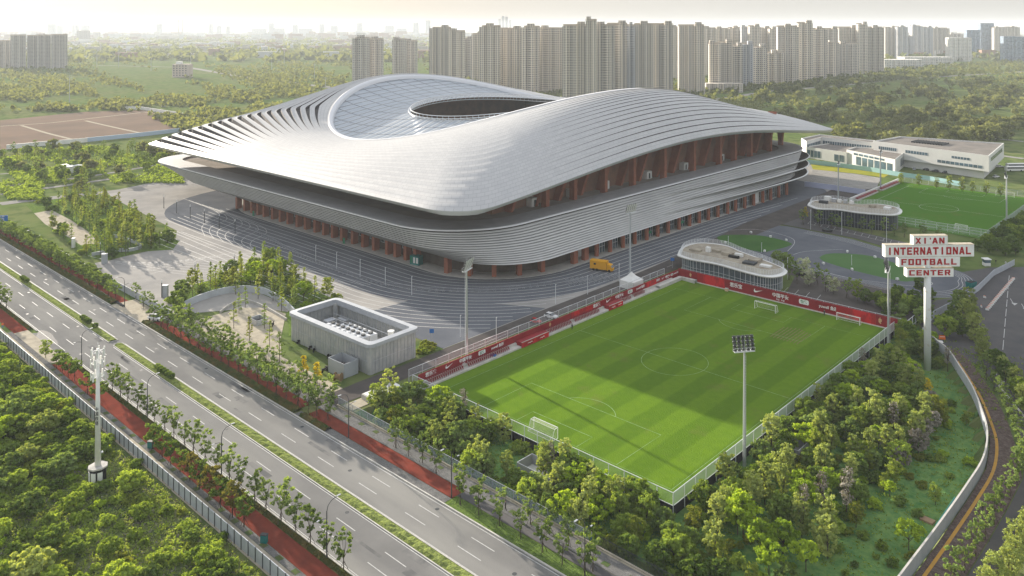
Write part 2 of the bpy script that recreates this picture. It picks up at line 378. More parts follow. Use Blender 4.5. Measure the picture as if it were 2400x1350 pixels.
# the running loop round the stadium: its own sheet below, darkened for shade
struct('plaza', MB().flat([(-345, 78), (-330, 34), (-292, 30), (-214, 24), (-190, 13), (-187, -19), (-160, -24.8), (-118, -24.6), (-107, -24.4), (-92, -2), (-77, 4), (-66, 16), (-20.4, 16), (-20.4, 110), (-26, 320), (-60, 380), (-345, 380)], .0), plazam)
trackm = M('shade_tinted_track', (.135, .143, .16), .9, col2=(.1, .108, .125), nscale=.08, detail=8)  # plaza paving with the stadium's shadow put in as a darker blue-grey
def rr(x0, x1, y0, y1, rad, nc=12, ns=14):
    """rounded rect, corners L(x0,y0) F(x1,y0) R(x1,y1) B(x0,y1), constant vertex count"""
    rL, rF, rR, rB = rad; out = []
    for cx, cy, r, a0 in ((x0 + rL, y0 + rL, rL, PI), (x1 - rF, y0 + rF, rF, 1.5 * PI), (x1 - rR, y1 - rR, rR, 0), (x0 + rB, y1 - rB, rB, .5 * PI)):
        out.append([(cx + r * math.cos(a0 + PI / 2 * i / nc), cy + r * math.sin(a0 + PI / 2 * i / nc)) for i in range(nc + 1)])
    pts = []
    for k in range(4):
        pts += out[k]; a, b = out[k][-1], out[(k + 1) % 4][0]
        pts += [(a[0] + (b[0] - a[0]) * i / ns, a[1] + (b[1] - a[1]) * i / ns) for i in range(1, ns)]
    return pts
trk = MB()
trk.flat(rr(-290, -22, 30, 325, (60, 62, 50, 60)), .02)
SS = [(-20.2, -13), (-20, 12), (-20.5, 50), (-20.3, 100), (-21.5, 131), (-24.5, 170), (-28.5, 205)]   # plaza side of the service road
trk.flat([(-62, 16), (-20.6, 16), (-21, 60), (-60, 40)], .015)
# karting-like loops east of the stadium
LOOP = [(-28.5, 208), (-10, 214), (21, 211), (50, 200), (70, 192), (77, 184), (79.5, 174), (77, 160), (70, 154), (44, 152), (14, 155.5), (-2, 158), (-14, 152), (-19, 140), (-22.5, 140), (-26, 175)]
trk.flat(LOOP, .018)
struct('running_track', trk, trackm)
tl = MB()
def cat(P, n=6):
    """Catmull-Rom through P"""
    P = [P[0]] + list(P) + [P[-1]]; o = []
    for i in range(1, len(P) - 2):
        for k in range(n):
            t = k / n; a, b, c, d = (np.array(P[i + q], float) for q in (-1, 0, 1, 2))
            o.append(tuple(.5 * ((2 * b) + (c - a) * t + (2 * a - 5 * b + 4 * c - d) * t * t + (3 * b - a - 3 * c + d) * t ** 3)))
    o.append(tuple(map(float, P[-2]))); return o
for k in range(1, 18):
    o = 3.0 * k; y = 61.5 - o; r = 38 + o * .95; xr = -47.5 + o
    cx, cy = xr - r, y + r
    pts = [(-184 - 2.2 * k, y + 2 * math.sin(k)), (-150, y + (k % 3) * .3)]
    if y > 28: pts = [(-240, y + 1), (-200, y)] + pts[1:]
    for i in range(0, 19):
        a = -PI / 2 + PI / 2 * i / 18; pts.append((cx + r * math.cos(a), cy + r * math.sin(a)))
    pts += [(xr, cy + 40), (xr + 3, 205), (xr + 8, 250), (xr + 12, 300)]
    q = []
    for a, b in zip(pts[:-1], pts[1:]):
        n = max(1, int(math.dist(a, b) / 4)); q += [(a[0] + (b[0] - a[0]) * i / n, a[1] + (b[1] - a[1]) * i / n) for i in range(n)]
    q = [p for p in q if p[0] < -21.2 - max(0, (p[1] - 120)) * .085 and p[1] > 6]
    # split off points past the service road
    seg = []
    for p in q:
        if seg and math.dist(seg[-1], p) > 9: 
            if len(seg) > 1: tl.strip(seg, .27, .035)
            seg = []
        seg.append(p)
    if len(seg) > 1: tl.strip(seg, .27, .035)
for k in range(7):                                  # swirls on the west plaza
    x = -176 - 7.5 * k
    tl.strip(cat([(x + 26, 31 - k * .5), (x + 12, 33), (x + 4, 38), (x, 44), (x - 6, 50), (x - 22, 54), (x - 60, 56)]), .2, .033)
for k in range(12):
    tl.strip(cat([(-200 + k * 4, -17 + k * .6), (-160, -8 + 2.8 * k), (-128, 6 + 2.3 * k), (-95 + k, 12 + 2.2 * k)]), .2, .031)
def inset(P, d):
    c = np.mean(np.array(P), 0); return [tuple(c + (np.array(p) - c) * (1 - d / max(1, np.linalg.norm(np.array(p) - c)))) for p in P]
for k in range(5): tl.strip(cat([(-19 + k, 139 + 3 * k), (-14 + k * .8, 149 + k * 1.8), (-2, 157 + 1.2 * k), (14, 154.5 + 1.2 * k), (44, 152 + 1.2 * k), (69 - k, 154.6 + 1.2 * k), (76 - k, 161 + k), (78.5 - 1.2 * k, 173), (76 - k, 183 - k), (69, 191 - 1.2 * k), (50, 198.5 - 1.2 * k), (21, 209.5 - 1.2 * k), (0, 212 - 1.2 * k)]), .16, .035)
tl.strip(cat([(8, 171), (14, 161), (30, 158), (44, 157.5), (62, 163), (66, 170), (60, 176)]), .2, .036)
tl.strip(cat([(12, 172), (14, 180), (24, 193)]), .2, .036); tl.strip(cat([(8, 175), (4, 190), (-3, 197), (-18, 199), (-27, 190)]), .2, .036)
struct('track_lines', tl, line_white)
turfm = M('loop_turf', (.045, .105, .03), .95, col2=(.06, .13, .035), nscale=.1)
turf2 = M('pale_turf', (.085, .16, .06), .95, col2=(.07, .14, .05), nscale=.06)
tf = MB(); P1 = [G(*p) for p in ((1680, 556), (1700, 551), (1760, 551), (1800, 555), (1852, 569), (1848, 577), (1806, 588), (1780, 590), (1700, 572))]
tf.flat(cat(P1 + [P1[0]], 4)[:-1], .045); struct('loop_turf', tf, turfm)
tf = MB(); P2 = [G(*p) for p in ((1920, 604), (1935, 596), (1970, 594), (2040, 600), (2110, 622), (2150, 650), (2135, 659), (2100, 657), (2000, 634), (1935, 614))]
tf.flat(cat(P2 + [P2[0]], 4)[:-1], .045); struct('pale_loop_turf', tf, turf2)
# service road and yards
sheet('service_road', [SS + [(-30, 330), (-12, 330), (-14, 225), (-14.5, 205), (-12.8, 131), (-13.2, 78), (-13, 12), (-12.5, -13), (-13, -25), (-19.5, -25)],
                       [(-8, 112), (-12.8, 131), (-14, 152), (0, 157.5), (14, 155), (72, 153.5), (72.5, 131), (71, 117.5), (34, 117.5), (25, 146), (-2, 146), (-9, 122)]], asphalt_brown, .028)
sheet('forecourt', [[(70, 192), (77, 184), (79.5, 174), (77, 160), (72.4, 153), (72.6, 131), (80, 118), (86, 112), (99, 104), (112, 84), (128, 56), (175, 20), (175, 400), (110, 330), (98, 262), (86, 215), (76, 205)]], asphalt_dark, .022)
sheet('car_park', [[(-18, 216), (21, 213.5), (51, 203), (60, 206), (40, 221), (-4, 231), (-16, 246), (-24, 232), (-23, 218)]], asphalt_dark, .025)
ml = MB()
for i in range(15):
    x = -7 + 3.4 * i; y = 229.5 - .38 * (x + 7) * .55
    ml.strip([(x, y), (x + 1.2, y - 5)], .16, .034)
ml.strip([(-7, 229.7), (41, 219.5)], .16, .034); ml.strip([(-6, 224.6), (42, 214.5)], .16, .034)
for i in range(6):
    x = 22 + 4.0 * i; ml.strip([(x, 126.5), (x - 1, 132)], .16, .036)
for k in range(5):
    for j in range(10):
        a = np.array((84 + k * 4.2, 200 + k * 4)); b = np.array((104 + k * 4.5, 100 + k * 6)); p = a + (b - a) * (j + .1) / 10; q = a + (b - a) * (j + .55) / 10
        if k == 0: q = a + (b - a) * (j + .9) / 10
        ml.strip([tuple(p), tuple(q)], .18, .034)
ml.strip(cat([(104.6, 98), (105, 95), (108, 90), (114, 80), (120, 70), (123, 60)]), .18, .034)
ml.strip([(-14.6, 20), (-14.8, 40)], .15, .036)
for j in range(14): ml.strip([(-16.7, -8 + 12 * j), (-16.7, -4 + 12 * j)], .15, .036)
for (px, py) in ((2368, 700), (2394, 712), (2335, 876), (2378, 884)):
    x, y = G(px, py); ml.strip([(x, y), (x + 2, y - 5)], .2, .037); ml.add([(x + 1.2, y - 4.2, .037), (x + 3.0, y - 3.8, .037), (x + 2.7, y - 6.6, .037)], [(0, 1, 2)])
struct('parking_lines', ml, line_white)
sheet('yard_paving', [[(-96, -23.5), (-96, -6), (-90, 0), (-80, 1), (-62, -11), (-50, -17.5), (-20, -17.5), (-20, -25)], [(-12, -23), (-12, -14), (-4.6, -14), (-4.6, -5), (-8, -5), (-8, -23)]], sandy, .026)
sheet('verge_grass_yard', [[(-70, -24.8), (-70, -23.2), (-26, -22.5), (-22, -24.8)], [(-62, -8.5), (-62, 12), (-74, 17), (-86, 7), (-80, 1.2), (-66, -6)], [(-20.6, 8), (-20.6, 15), (-26, 15.8), (-29, 9)]], vg, .03)
# lawns in the far park
sheet('yellow_lawn', [[G(*p) for p in ((1898, 378), (1940, 382), (2092, 404), (2072, 416), (2000, 406), (1905, 397))]], M('yellow_lawn', (.3, .28, .04), .95, col2=(.2, .22, .04), nscale=.08), .03)
sheet('striped_terrace', [[G(*p) for p in ((1905, 398), (2000, 407), (2065, 417), (2055, 440), (1990, 450), (1890, 436))]], M('ribbed_terrace', (.3, .29, .27), .8, col2=(.18, .175, .165), nscale=.5, stretch=(.3, 4, 1), fac=(.45, .55)), .031)
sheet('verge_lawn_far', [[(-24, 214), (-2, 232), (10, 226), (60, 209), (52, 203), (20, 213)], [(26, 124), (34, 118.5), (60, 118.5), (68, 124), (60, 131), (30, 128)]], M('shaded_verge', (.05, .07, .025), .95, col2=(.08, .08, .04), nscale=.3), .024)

# ---- pitches
def pitch_mat(name, c1, c2, ax, period, amp):
    m = M(name, c1, .95, col2=c2, nscale=.5, bump=.5, bscale=3, detail=10, fac=(.2, .9))
    N, L, b = nodes(m); g = N.new('ShaderNodeNewGeometry'); s = N.new('ShaderNodeSeparateXYZ'); L.new(g.outputs['Position'], s.inputs[0])
    n = N.new('ShaderNodeTexNoise'); n.inputs['Scale'].default_value = .12; L.new(g.outputs['Position'], n.inputs['Vector'])
    p = math_(N, L, 'ADD', s.outputs[ax], math_(N, L, 'MULTIPLY', n.outputs['Fac'], .9))
    w = math_(N, L, 'SINE', math_(N, L, 'MULTIPLY', p, 2 * PI / period))
    w = math_(N, L, 'MULTIPLY_ADD', w, 2.2, .5); w.node.use_clamp = True
    f = math_(N, L, 'MULTIPLY', w, amp)
    c = mixc(N, L, f, basecol(m), (c1[0] * .45, c1[1] * .55, c1[2] * .6))
    n3 = N.new('ShaderNodeTexNoise'); n3.inputs['Scale'].default_value = .07; n3.inputs['Detail'].default_value = 9; n3.inputs['Roughness'].default_value = .7; L.new(g.outputs['Position'], n3.inputs['Vector'])
    d = math_(N, L, 'MULTIPLY', math_(N, L, 'SUBTRACT', n3.outputs['Fac'], .56), 4.0); d.node.use_clamp = True
    L.new(mixc(N, L, d, c, (.13, .125, .04)), b.inputs['Base Color']); return m
grass1 = pitch_mat('pitch_grass', (.085, .158, .013), (.125, .21, .016), 0, 11.3, .34)
grass2 = pitch_mat('far_pitch_grass', (.06, .15, .018), (.075, .17, .022), 1, 70, .05)
slab = MB(); slab.box((33.35, 55.85, (ZP - 1.4) / 2), (PITCHR[1] - PITCHR[0], PITCHR[3] - PITCHR[2], -ZP + 1.4 - .02))
struct('pitch_terrace', slab, M('retaining_wall', (.035, .036, .045), .9))
struct('football_pitch', MB().flat(rect(*PITCHR), .012), grass1)
pl = MB()
def pitch_lines(mb, x0, y0, W_, L_2, z, w=.13):
    def ln(a, b): mb.strip([a, b], w, z)
    x1, y1 = x0 + W_, y0 + L_2; cx = x0 + W_ / 2
    mb.strip([(x0, y0), (x1, y0), (x1, y1), (x0, y1)], w, z, closed=True); ln((x0, (y0 + y1) / 2), (x1, (y0 + y1) / 2))
    mb.strip([(cx + 9.15 * math.cos(t), (y0 + y1) / 2 + 9.15 * math.sin(t)) for t in np.linspace(0, 2 * PI, 49)[:-1]], w, z, closed=True)
    for s, yy in ((1, y0), (-1, y1)):
        for hw, dd in ((20.16, 16.5), (9.16, 5.5)): mb.strip([(cx - hw, yy), (cx - hw, yy + s * dd), (cx + hw, yy + s * dd), (cx + hw, yy)], w, z)
        mb.strip([(cx + 9.15 * math.sin(t), yy + s * (11 + 9.15 * math.cos(t))) for t in np.linspace(-.92, .92, 15)], w, z)
pitch_lines(pl, 0, 0, 68, 105, .022); struct('pitch_lines', pl, M('worn_line', (.26, .36, .2), .8, col2=(.12, .22, .07), nscale=.6))
dmg = MB()
for i in range(9): dmg.strip([(45.5 + i * 1.05, 86), (45.2 + i * 1.05, 98 - .5 * abs(i - 4))], .38, .02)
struct('worn_turf', dmg, M('worn_soil', (.2, .16, .08), .95, col2=(.1, .13, .04), nscale=1.5))
P2O = (-6.5, 243.5)
struct('far_pitch', MB().flat(rect(-7, 63.5, 249, 357), .05), grass2)
pl = MB(); pitch_lines(pl, -1, 250.5, 61.5, 99, .06, .16); struct('far_pitch_lines', pl, line_white)
# ================================================================ STADIUM
CX, CY, A_, B_ = -179., 204., 130., 157.
QS = (92.4, 100.7, 1.84, 48.2, 11.6, -.17, -4.8, -7.0, 4.8, 2.4, 17.7)
def roof_dir(t):
    """rounded rectangle outline of the eaves"""
    R = np.where(np.cos(t) * np.sin(t) > 0, 7.0, QS[10]); dx, dy = np.cos(t) * A_, np.sin(t) * B_; lo = np.zeros_like(t); hi = np.full_like(t, 2.)
    for _ in range(40):
        m = (lo + hi) / 2; qx = np.maximum(abs(dx * m) - (A_ - R), 0); qy = np.maximum(abs(dy * m) - (B_ - R), 0)
        ins = (np.hypot(qx, qy) < R) & (abs(dx * m) < A_) & (abs(dy * m) < B_); lo = np.where(ins, m, lo); hi = np.where(ins, hi, m)
    return dx * lo, dy * lo
NT = 360
_t = np.linspace(0, 2 * PI, 6000); _x, _y = roof_dir(_t); _l = np.concatenate([[0], np.cumsum(np.hypot(np.diff(_x), np.diff(_y)))])
TT = np.interp(np.linspace(0, _l[-1], NT, endpoint=False), _l, _t)
def ring_at(S, dz=0.0):
    ax, ay, e, z0, z2, z4, dx, dy, b0, b2, R = QS
    ox, oy = roof_dir(TT); c = np.cos(PI * np.clip(oy / 150, -1, 1) / 2) ** 2
    oz = 28 + 11 * c ** .65 * np.clip((abs(ox) / A_ - .8) / .2, 0, 1)
    c, s = np.cos(TT) * A_ / ax, np.sin(TT) * B_ / ay; r = (abs(c) ** e + abs(s) ** e) ** (-1 / e)
    gx, gy = np.cos(TT) * A_ * r + dx, np.sin(TT) * B_ * r + dy; th = np.arctan2((gy - dy) / ay, (gx - dx) / ax)
    gz = z0 + z2 * np.cos(2 * th) + z4 * np.cos(4 * th); b = b0 + b2 * np.cos(2 * th)
    S = np.asarray(S)
    return np.stack([CX + ox + (gx - ox) * S, CY + oy + (gy - oy) * S, oz + (gz - oz) * S + b * 4 * S * (1 - S) + dz], 1)
def sstep(x, a, b): t = np.clip((x - a) / (b - a), 0, 1); return t * t * (3 - 2 * t)
stad = thing('stadium', 'huge football stadium with a silver saddle roof over a slatted oval podium', 'stadium', (CX, CY, 0))
phi = np.degrees(np.arctan2(np.sin(TT) , np.cos(TT)))
phi = np.degrees(np.arctan2(roof_dir(TT)[1] / B_, roof_dir(TT)[0] / A_))
ampL = np.where(phi < -90, 1 - sstep(phi, -136, -108), 0) + np.where(phi > 90, sstep(phi, 120, 150), 0)
ampR = sstep(phi, -38, -8) * (1 - sstep(phi, 20, 42))
amp = ampL + ampR
wid = .0125 * ampL + .0028 * ampR + .0002
dep = 1.7 * ampL + .6 * ampR
roof_m = M('roof_panels', (.46, .46, .47), .42, .45, bump=0)
N_, L_, b_ = nodes(roof_m)
uv = N_.new('ShaderNodeUVMap'); br = N_.new('ShaderNodeTexBrick'); br.inputs['Scale'].default_value = 1; br.inputs['Brick Width'].default_value = 3.2; br.inputs['Row Height'].default_value = 1.6; br.inputs['Mortar Size'].default_value = .075
br.inputs['Color1'].default_value = (.47, .47, .465, 1); br.inputs['Color2'].default_value = (.42, .42, .42, 1); br.inputs['Mortar'].default_value = (.29, .29, .295, 1); br.inputs['Bias'].default_value = 0
L_.new(uv.outputs[0], br.inputs['Vector']); nz = N_.new('ShaderNodeTexNoise'); nz.inputs['Scale'].default_value = .02; nz.inputs['Detail'].default_value = 4
gz_ = N_.new('ShaderNodeNewGeometry'); L_.new(gz_.outputs['Position'], nz.inputs['Vector'])
L_.new(mixc(N_, L_, math_(N_, L_, 'MULTIPLY', nz.outputs['Fac'], .45), br.outputs['Color'], (.38, .385, .4)), b_.inputs['Base Color'])
rg = math_(N_, L_, 'MULTIPLY_ADD', nz.outputs['Fac'], .25, .34); L_.new(rg, b_.inputs['Roughness'])
recess_m = M('louvre_recess', (.075, .07, .075), .7)  # dark metal mesh lining the grooves between roof strips
K = 18; rings = []; mats = []; vv = []
def addring(r, v, m=None):
    rings.append(r); vv.append(v)
    if m is not None: mats.append(m)
addring(ring_at(0.0), 0)
for k in range(1, K):
    s = k / K * .965
    nsub = 2
    s0 = (k - 1) / K * .965
    for j in range(1, nsub): addring(ring_at(s0 + (s - s0) * j / nsub), s0 + (s - s0) * j / nsub, 0)
    lift = .5 * ampL + .12 * ampR
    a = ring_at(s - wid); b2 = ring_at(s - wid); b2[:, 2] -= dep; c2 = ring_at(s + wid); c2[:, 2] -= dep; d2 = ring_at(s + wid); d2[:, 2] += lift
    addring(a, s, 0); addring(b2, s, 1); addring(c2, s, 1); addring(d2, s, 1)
addring(ring_at(.985), .985, 0); addring(ring_at(1.0, .5), 1.0, 0)
rm = MB(); rm.loft(rings, True, mats=mats); 
# quads where the groove closes are roof, not recess
nR = len(rings)
for fi, f in enumerate(rm.f):
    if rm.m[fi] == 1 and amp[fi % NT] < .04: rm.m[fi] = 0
ro = rm.build('roof_shell', [roof_m, recess_m], stad, world=True, smooth=True)
uvl = ro.data.uv_layers.new(name='UVMap'); arc = np.linspace(0, _l[-1], NT + 1)
loops = np.zeros((len(ro.data.loops), 2)); k = 0
for fi, f in enumerate(rm.f):
    i = fi % NT; ri = fi // NT; u0, u1 = arc[i], arc[i + 1]; v0, v1 = vv[ri] * 62, vv[ri + 1] * 62
    loops[k:k + 4] = [(u0, v0), (u1, v0), (u1, v1), (u0, v1)]; k += 4
uvl.data.foreach_set('uv', loops.ravel())
me = ro.data; me.polygons.foreach_set('use_smooth', [m == 0 for m in rm.m])
try: me.set_sharp_from_angle(angle=R_(28))
except Exception: pass
# inner rim band
rim_m = M('rim_white', (.62, .63, .66), .45, .2)
r0 = ring_at(1.0, .5); cen = np.array([CX + QS[6], CY + QS[7], 0])
def toward(r, d, dz):
    v = cen[None, :2] - r[:, :2]; L = np.linalg.norm(v, axis=1, keepdims=True); o = r.copy(); o[:, :2] += v / L * d; o[:, 2] += dz; return o
m = MB(); m.loft([r0, toward(r0, 1.2, .1), toward(r0, 2.2, -1.0), toward(r0, 2.4, -3.2)], True); m.build('roof_rim', rim_m, stad, world=True, smooth=True)
# glazed cable roof
OA, OB, OE, OZ = 50., 64., 2.1, 45.0
def oring(s, dz=0):
    g0 = toward(r0, 2.4, -2.6); c, si = np.cos(TT) * A_ / OA, np.sin(TT) * B_ / OB; r = (abs(c) ** OE + abs(si) ** OE) ** (-1 / OE)
    o = np.stack([CX + np.cos(TT) * A_ * r, CY + np.sin(TT) * B_ * r, OZ + 2.0 * np.cos(2 * np.arctan2(si, c)) + 0 * r], 1)
    p = g0 + (o - g0) * s; p[:, 2] += dz - 2.2 * 4 * s * (1 - s) * .5; return p
cab_m = M('glazed_membrane', (.5, .56, .64), .3, .25, spec=.7)
N_, L_, b_ = nodes(cab_m); g_ = N_.new('ShaderNodeNewGeometry'); s_ = N_.new('ShaderNodeSeparateXYZ'); L_.new(g_.outputs['Position'], s_.inputs[0])
def gridline(sock, per, w):
    f = math_(N_, L_, 'FRACT', math_(N_, L_, 'DIVIDE', sock, per)); return math_(N_, L_, 'LESS_THAN', f, w / per)
xr = math_(N_, L_, 'ADD', s_.outputs[0], math_(N_, L_, 'MULTIPLY', s_.outputs[1], .12)); yr = math_(N_, L_, 'SUBTRACT', s_.outputs[1], math_(N_, L_, 'MULTIPLY', s_.outputs[0], .22))
gl = math_(N_, L_, 'MAXIMUM', gridline(xr, 5.2, .7), gridline(yr, 12, .8))
nz = N_.new('ShaderNodeTexNoise'); nz.inputs['Scale'].default_value = .05; L_.new(g_.outputs['Position'], nz.inputs['Vector'])
cc = mixc(N_, L_, nz.outputs['Fac'], (.24, .285, .34), (.36, .395, .435)); L_.new(mixc(N_, L_, gl, cc, (.04, .05, .07)), b_.inputs['Base Color'])
wv = math_(N_, L_, 'SINE', math_(N_, L_, 'MULTIPLY', xr, 2 * PI / 5.2)); bp = N_.new('ShaderNodeBump'); bp.inputs['Strength'].default_value = .5; bp.inputs['Distance'].default_value = .35; L_.new(wv, bp.inputs['Height']); L_.new(bp.outputs[0], b_.inputs['Normal'])
m = MB(); m.loft([oring(s) for s in np.linspace(0, 1, 9)], True); m.build('glazed_roof', cab_m, stad, world=True, smooth=True)
m = MB(); rings4 = [oring(1.0, 0), oring(.975, 1.2), oring(1.0, 2.2), oring(.975, -1.6)]
for r in rings4:
    for i in range(0, NT, 3): m.tube(r[i], r[(i + 3) % NT], .22, n=4, cap=False)
for i in range(0, NT, 3):
    m.tube(rings4[0][i], rings4[2][i], .14, n=3, cap=False); m.tube(rings4[1][i], rings4[0][(i + 3) % NT], .14, n=3, cap=False); m.tube(rings4[3][i], rings4[0][i], .14, n=3, cap=False)
m.build('ring_truss', white_metal, stad, world=True)
# eaves + soffit
fas_m = M('fascia', (.5, .51, .5), .5, .2); sof_m = M('soffit', (.28, .19, .14), .7, col2=(.23, .16, .125), nscale=.05)
e0 = ring_at(0.0); m = MB()
def inw(r, d, dz):
    o = r.copy(); q = np.stack([np.clip(r[:, 0], CX - A_ + d, CX + A_ - d), np.clip(r[:, 1], CY - B_ + d, CY + B_ - d)], 1)
    v = np.stack([np.cos(TT) * 0, np.cos(TT) * 0], 1); o[:, :2] = q; c = np.array([CX, CY]); w = c - o[:, :2]; L = np.linalg.norm(w, axis=1, keepdims=True); o[:, :2] += w / L * d * .25; o[:, 2] += dz; return o
m.loft([e0, inw(e0, .25, -.7), inw(e0, 1.4, -1.6)], True); m.build('eaves_fascia', fas_m, stad, world=True, smooth=True)
WX0, WX1, WY0, WY1 = -282., -76., 88., 320.
def in_wall(r, dz):
    o = r.copy(); o[:, 0] = np.clip(r[:, 0], WX0, WX1); o[:, 1] = np.clip(r[:, 1], WY0, WY1); o[:, 2] += dz; return o
e1 = inw(e0, 1.4, -1.6); e3 = in_wall(e0, 0.0); e3[:, 2] = e3[:, 2] * 2 - 24; m = MB()
mid = e1 + (e3 - e1) * .5; m.loft([e1, mid, e3], True); m.build('soffit', sof_m, stad, world=True, smooth=True)
wall_m = M('terracotta_wall', (.26, .135, .09), .8, col2=(.19, .11, .08), nscale=.2)
m = MB(); b0 = e3.copy(); b0[:, 2] = 17.3; m.loft([b0, e3], True); m.build('bowl_wall', wall_m, stad, world=True)
# ribs leaning on the bowl wall, doors, upper columns
col_m = M('terracotta_column', (.34, .125, .075), .7, col2=(.27, .1, .065), nscale=.4)
yy = 96.
i = 0
UC = [(-69, 112), (-70, 131), (-69, 151), (-68.5, 172), (-67.5, 196), (-67, 222), (-67.5, 249), (-68, 266), (-69, 286), (-70, 312), (-74, 335)]
for x, y in UC:
    z1 = 29 + 11 * (math.cos(PI * min(abs(y - CY), 148) / 300) ** 1.3)
    m = MB(); secs = [(17.3, 1.0, 1.4), (z1 - 9, 1.0, 1.4), (z1 - 5, 1.25, 1.6), (z1 - 2.5, 2.3, 2.4), (z1 + .5, 4.6, 4.5)]
    m.loft([[(x - b, y - a, z), (x + b, y - a, z), (x + b, y + a, z), (x - b, y + a, z)] for z, a, b in secs], True); m.build('upper_column', col_m, stad, world=True)
for k in range(16):
    y = 96 + 14.6 * k; z1 = 30
    m = MB(); m.loft([[(WX1 + .1, y - .8, 17.3), (WX1 + 3.4, y - .8, 17.3), (WX1 + 3.4, y + .8, 17.3), (WX1 + .1, y + .8, 17.3)], [(WX1 + .1, y + 4.2, z1), (WX1 + 4.6, y + 4.2, z1), (WX1 + 4.6, y + 5.8, z1), (WX1 + .1, y + 5.8, z1)], [(WX1 + .1, y + 7, z1 + 10), (WX1 + 5, y + 7, z1 + 10), (WX1 + 5, y + 9, z1 + 10), (WX1 + .1, y + 9, z1 + 10)]], True)
    m.build('leaning_rib', col_m, stad, world=True)
for k, y in enumerate((110, 135, 158, 192, 225, 262)):
    m = MB(); m.box((WX1 + 1.6, y, 19.1), (3, 4.2, 3.6)); d = m.build('kiosk', white_paint, stad, world=True)
    m = MB(); m.box((WX1 + 3.15, y, 18.8), (.06, 1.2, 2.6)); m.build('door', dark_grey, d, world=False).location = (-CX, -CY, 0)
# oculus interior: seating bowl and turf
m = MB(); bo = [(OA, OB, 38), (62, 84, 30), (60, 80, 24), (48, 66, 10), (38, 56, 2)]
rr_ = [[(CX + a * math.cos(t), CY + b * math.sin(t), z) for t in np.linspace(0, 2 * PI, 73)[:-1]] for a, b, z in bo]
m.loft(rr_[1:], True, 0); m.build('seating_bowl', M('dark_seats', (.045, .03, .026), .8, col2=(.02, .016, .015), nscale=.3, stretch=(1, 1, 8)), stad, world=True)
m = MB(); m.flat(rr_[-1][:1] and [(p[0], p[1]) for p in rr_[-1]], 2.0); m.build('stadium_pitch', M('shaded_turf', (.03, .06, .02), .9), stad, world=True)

# ---- podium
slat_m = M('podium_slats', (.5, .5, .49), .5, .2, col2=(.43, .43, .425), nscale=.06); gap_m = M('podium_gap', (.045, .032, .028), .8)
def plan(z):
    """outline of the podium at height z"""
    T = [(0, -276, -46, 62.5, 312, 62, 35, 50, 60), (6.9, -279, -41.5, 60.5, 318, 58, 26, 46, 56), (11.5, -296, -46.5, 52.3, 332, 40, 36, 42, 40), (18, -316, -54.5, 50.3, 350, 22, 34, 34, 30)]
    for a, b in zip(T[:-1], T[1:]):
        if z <= b[0]:
            f = (z - a[0]) / (b[0] - a[0]); v = [p + (q - p) * f for p, q in zip(a[1:], b[1:])]; break
    else: v = list(T[-1][1:])
    return v
def prr(z, off=0.0, z_=None):
    v = plan(z); p = rr(v[0] - off, v[1] + off, v[2] - off, v[3] + off, [max(4, r + off) for r in v[4:]], 14, 26); return [(x, y, z if z_ is None else z_) for x, y in p]
rings = []; mats = []
def slats(za, zb, n, out, first=False):
    for i in range(n):
        a = za + (zb - za) * i / n; b = za + (zb - za) * (i + 1) / n; g = a + (b - a) * .62
        if rings: mats.append(1)
        rings.append(prr(a, out)); mats.append(0); rings.append(prr(g, out)); mats.append(0)
        rings.append([(p[0], p[1], g + .02) for p in prr(b, -.45)]); 
slats(6.9, 11.5, 7, .2); slats(11.5, 17.6, 8, .25)
mats.append(1); rings.append(prr(17.7, -.1)); mats.append(2); rings.append(prr(17.9, .45)); mats.append(2); rings.append(prr(18, .35, 18.35)); mats.append(2); rings.append(prr(18, -.3, 18.4))
lip_m = M('podium_lip', (.6, .61, .62), .45, .2)
m = MB(); m.loft(rings, True, mats=mats); m.build('podium_band', [slat_m, gap_m, lip_m], stad, world=True)
par_m = M('parapet_panels', (.42, .43, .445), .55, .2, col2=(.35, .36, .375), nscale=.3)
deck_m = M('deck_floor', (.36, .33, .3), .85, col2=(.29, .27, .25), nscale=.15)
inner = rr(-308, -66.2, 62.5, 338, (14, 30, 28, 24), 14, 26)
m = MB(); m.loft([prr(18, -.3, 18.38), [(x, y, 18.1) for x, y in inner]], True); m.build('parapet', par_m, stad, world=True)
m = MB(); m.loft([[(x, y, 18.1) for x, y in inner], [(x, y, 17.3) for x, y in inner]], True)
m.flat(inner, 17.3); m.build('deck', deck_m, stad, world=True)
m = MB(); v = plan(6.9); m.flat(rr(v[0] - .1, v[1] + .1, v[2] - .1, v[3] + .1, v[4:], 14, 26)[::-1], 6.85); m.build('podium_soffit', sof_m, stad, world=True)
# curved terrace lips flaring at the east corner
lips = MB()
P0 = rr(-316, -54.5, 50.3, 350, (22, 34, 34, 30), 14, 26)
def lipsrange(z):
    P = prr(z); n = len(P); o = []
    for i, (x, y, _) in enumerate(P):
        a, b = P[i - 1], P[(i + 1) % n]; d = np.array([b[0] - a[0], b[1] - a[1]]); d /= np.linalg.norm(d); nn = np.array([d[1], -d[0]])
        w = float(sstep(np.array(y), 150, 280)) * (1.0 if x > -120 else 0); o.append((x, y, nn, w))
    return [q for q in o if q[3] > .02 and q[0] > -118]
for z, amp_ in ((9.4, 7.5), (12.3, 6.5), (15.2, 5.4)):
    Q = lipsrange(z); prof = [(0, -1.9), (.75, -1.0), (1.0, .1), (.88, .25), (.45, -1.2), (.0, -1.6)]
    rg_ = [[(x + nn[0] * (a * amp_ * w + .3), y + nn[1] * (a * amp_ * w + .3), z + dz * (.25 + .75 * w)) for x, y, nn, w in Q] for a, dz in prof]
    lips.loft(rg_, False, mats=[0, 0, 2, 1, 1])
lips.build('terrace_lip', [slat_m, gap_m, lip_m], stad, world=True, smooth=True)
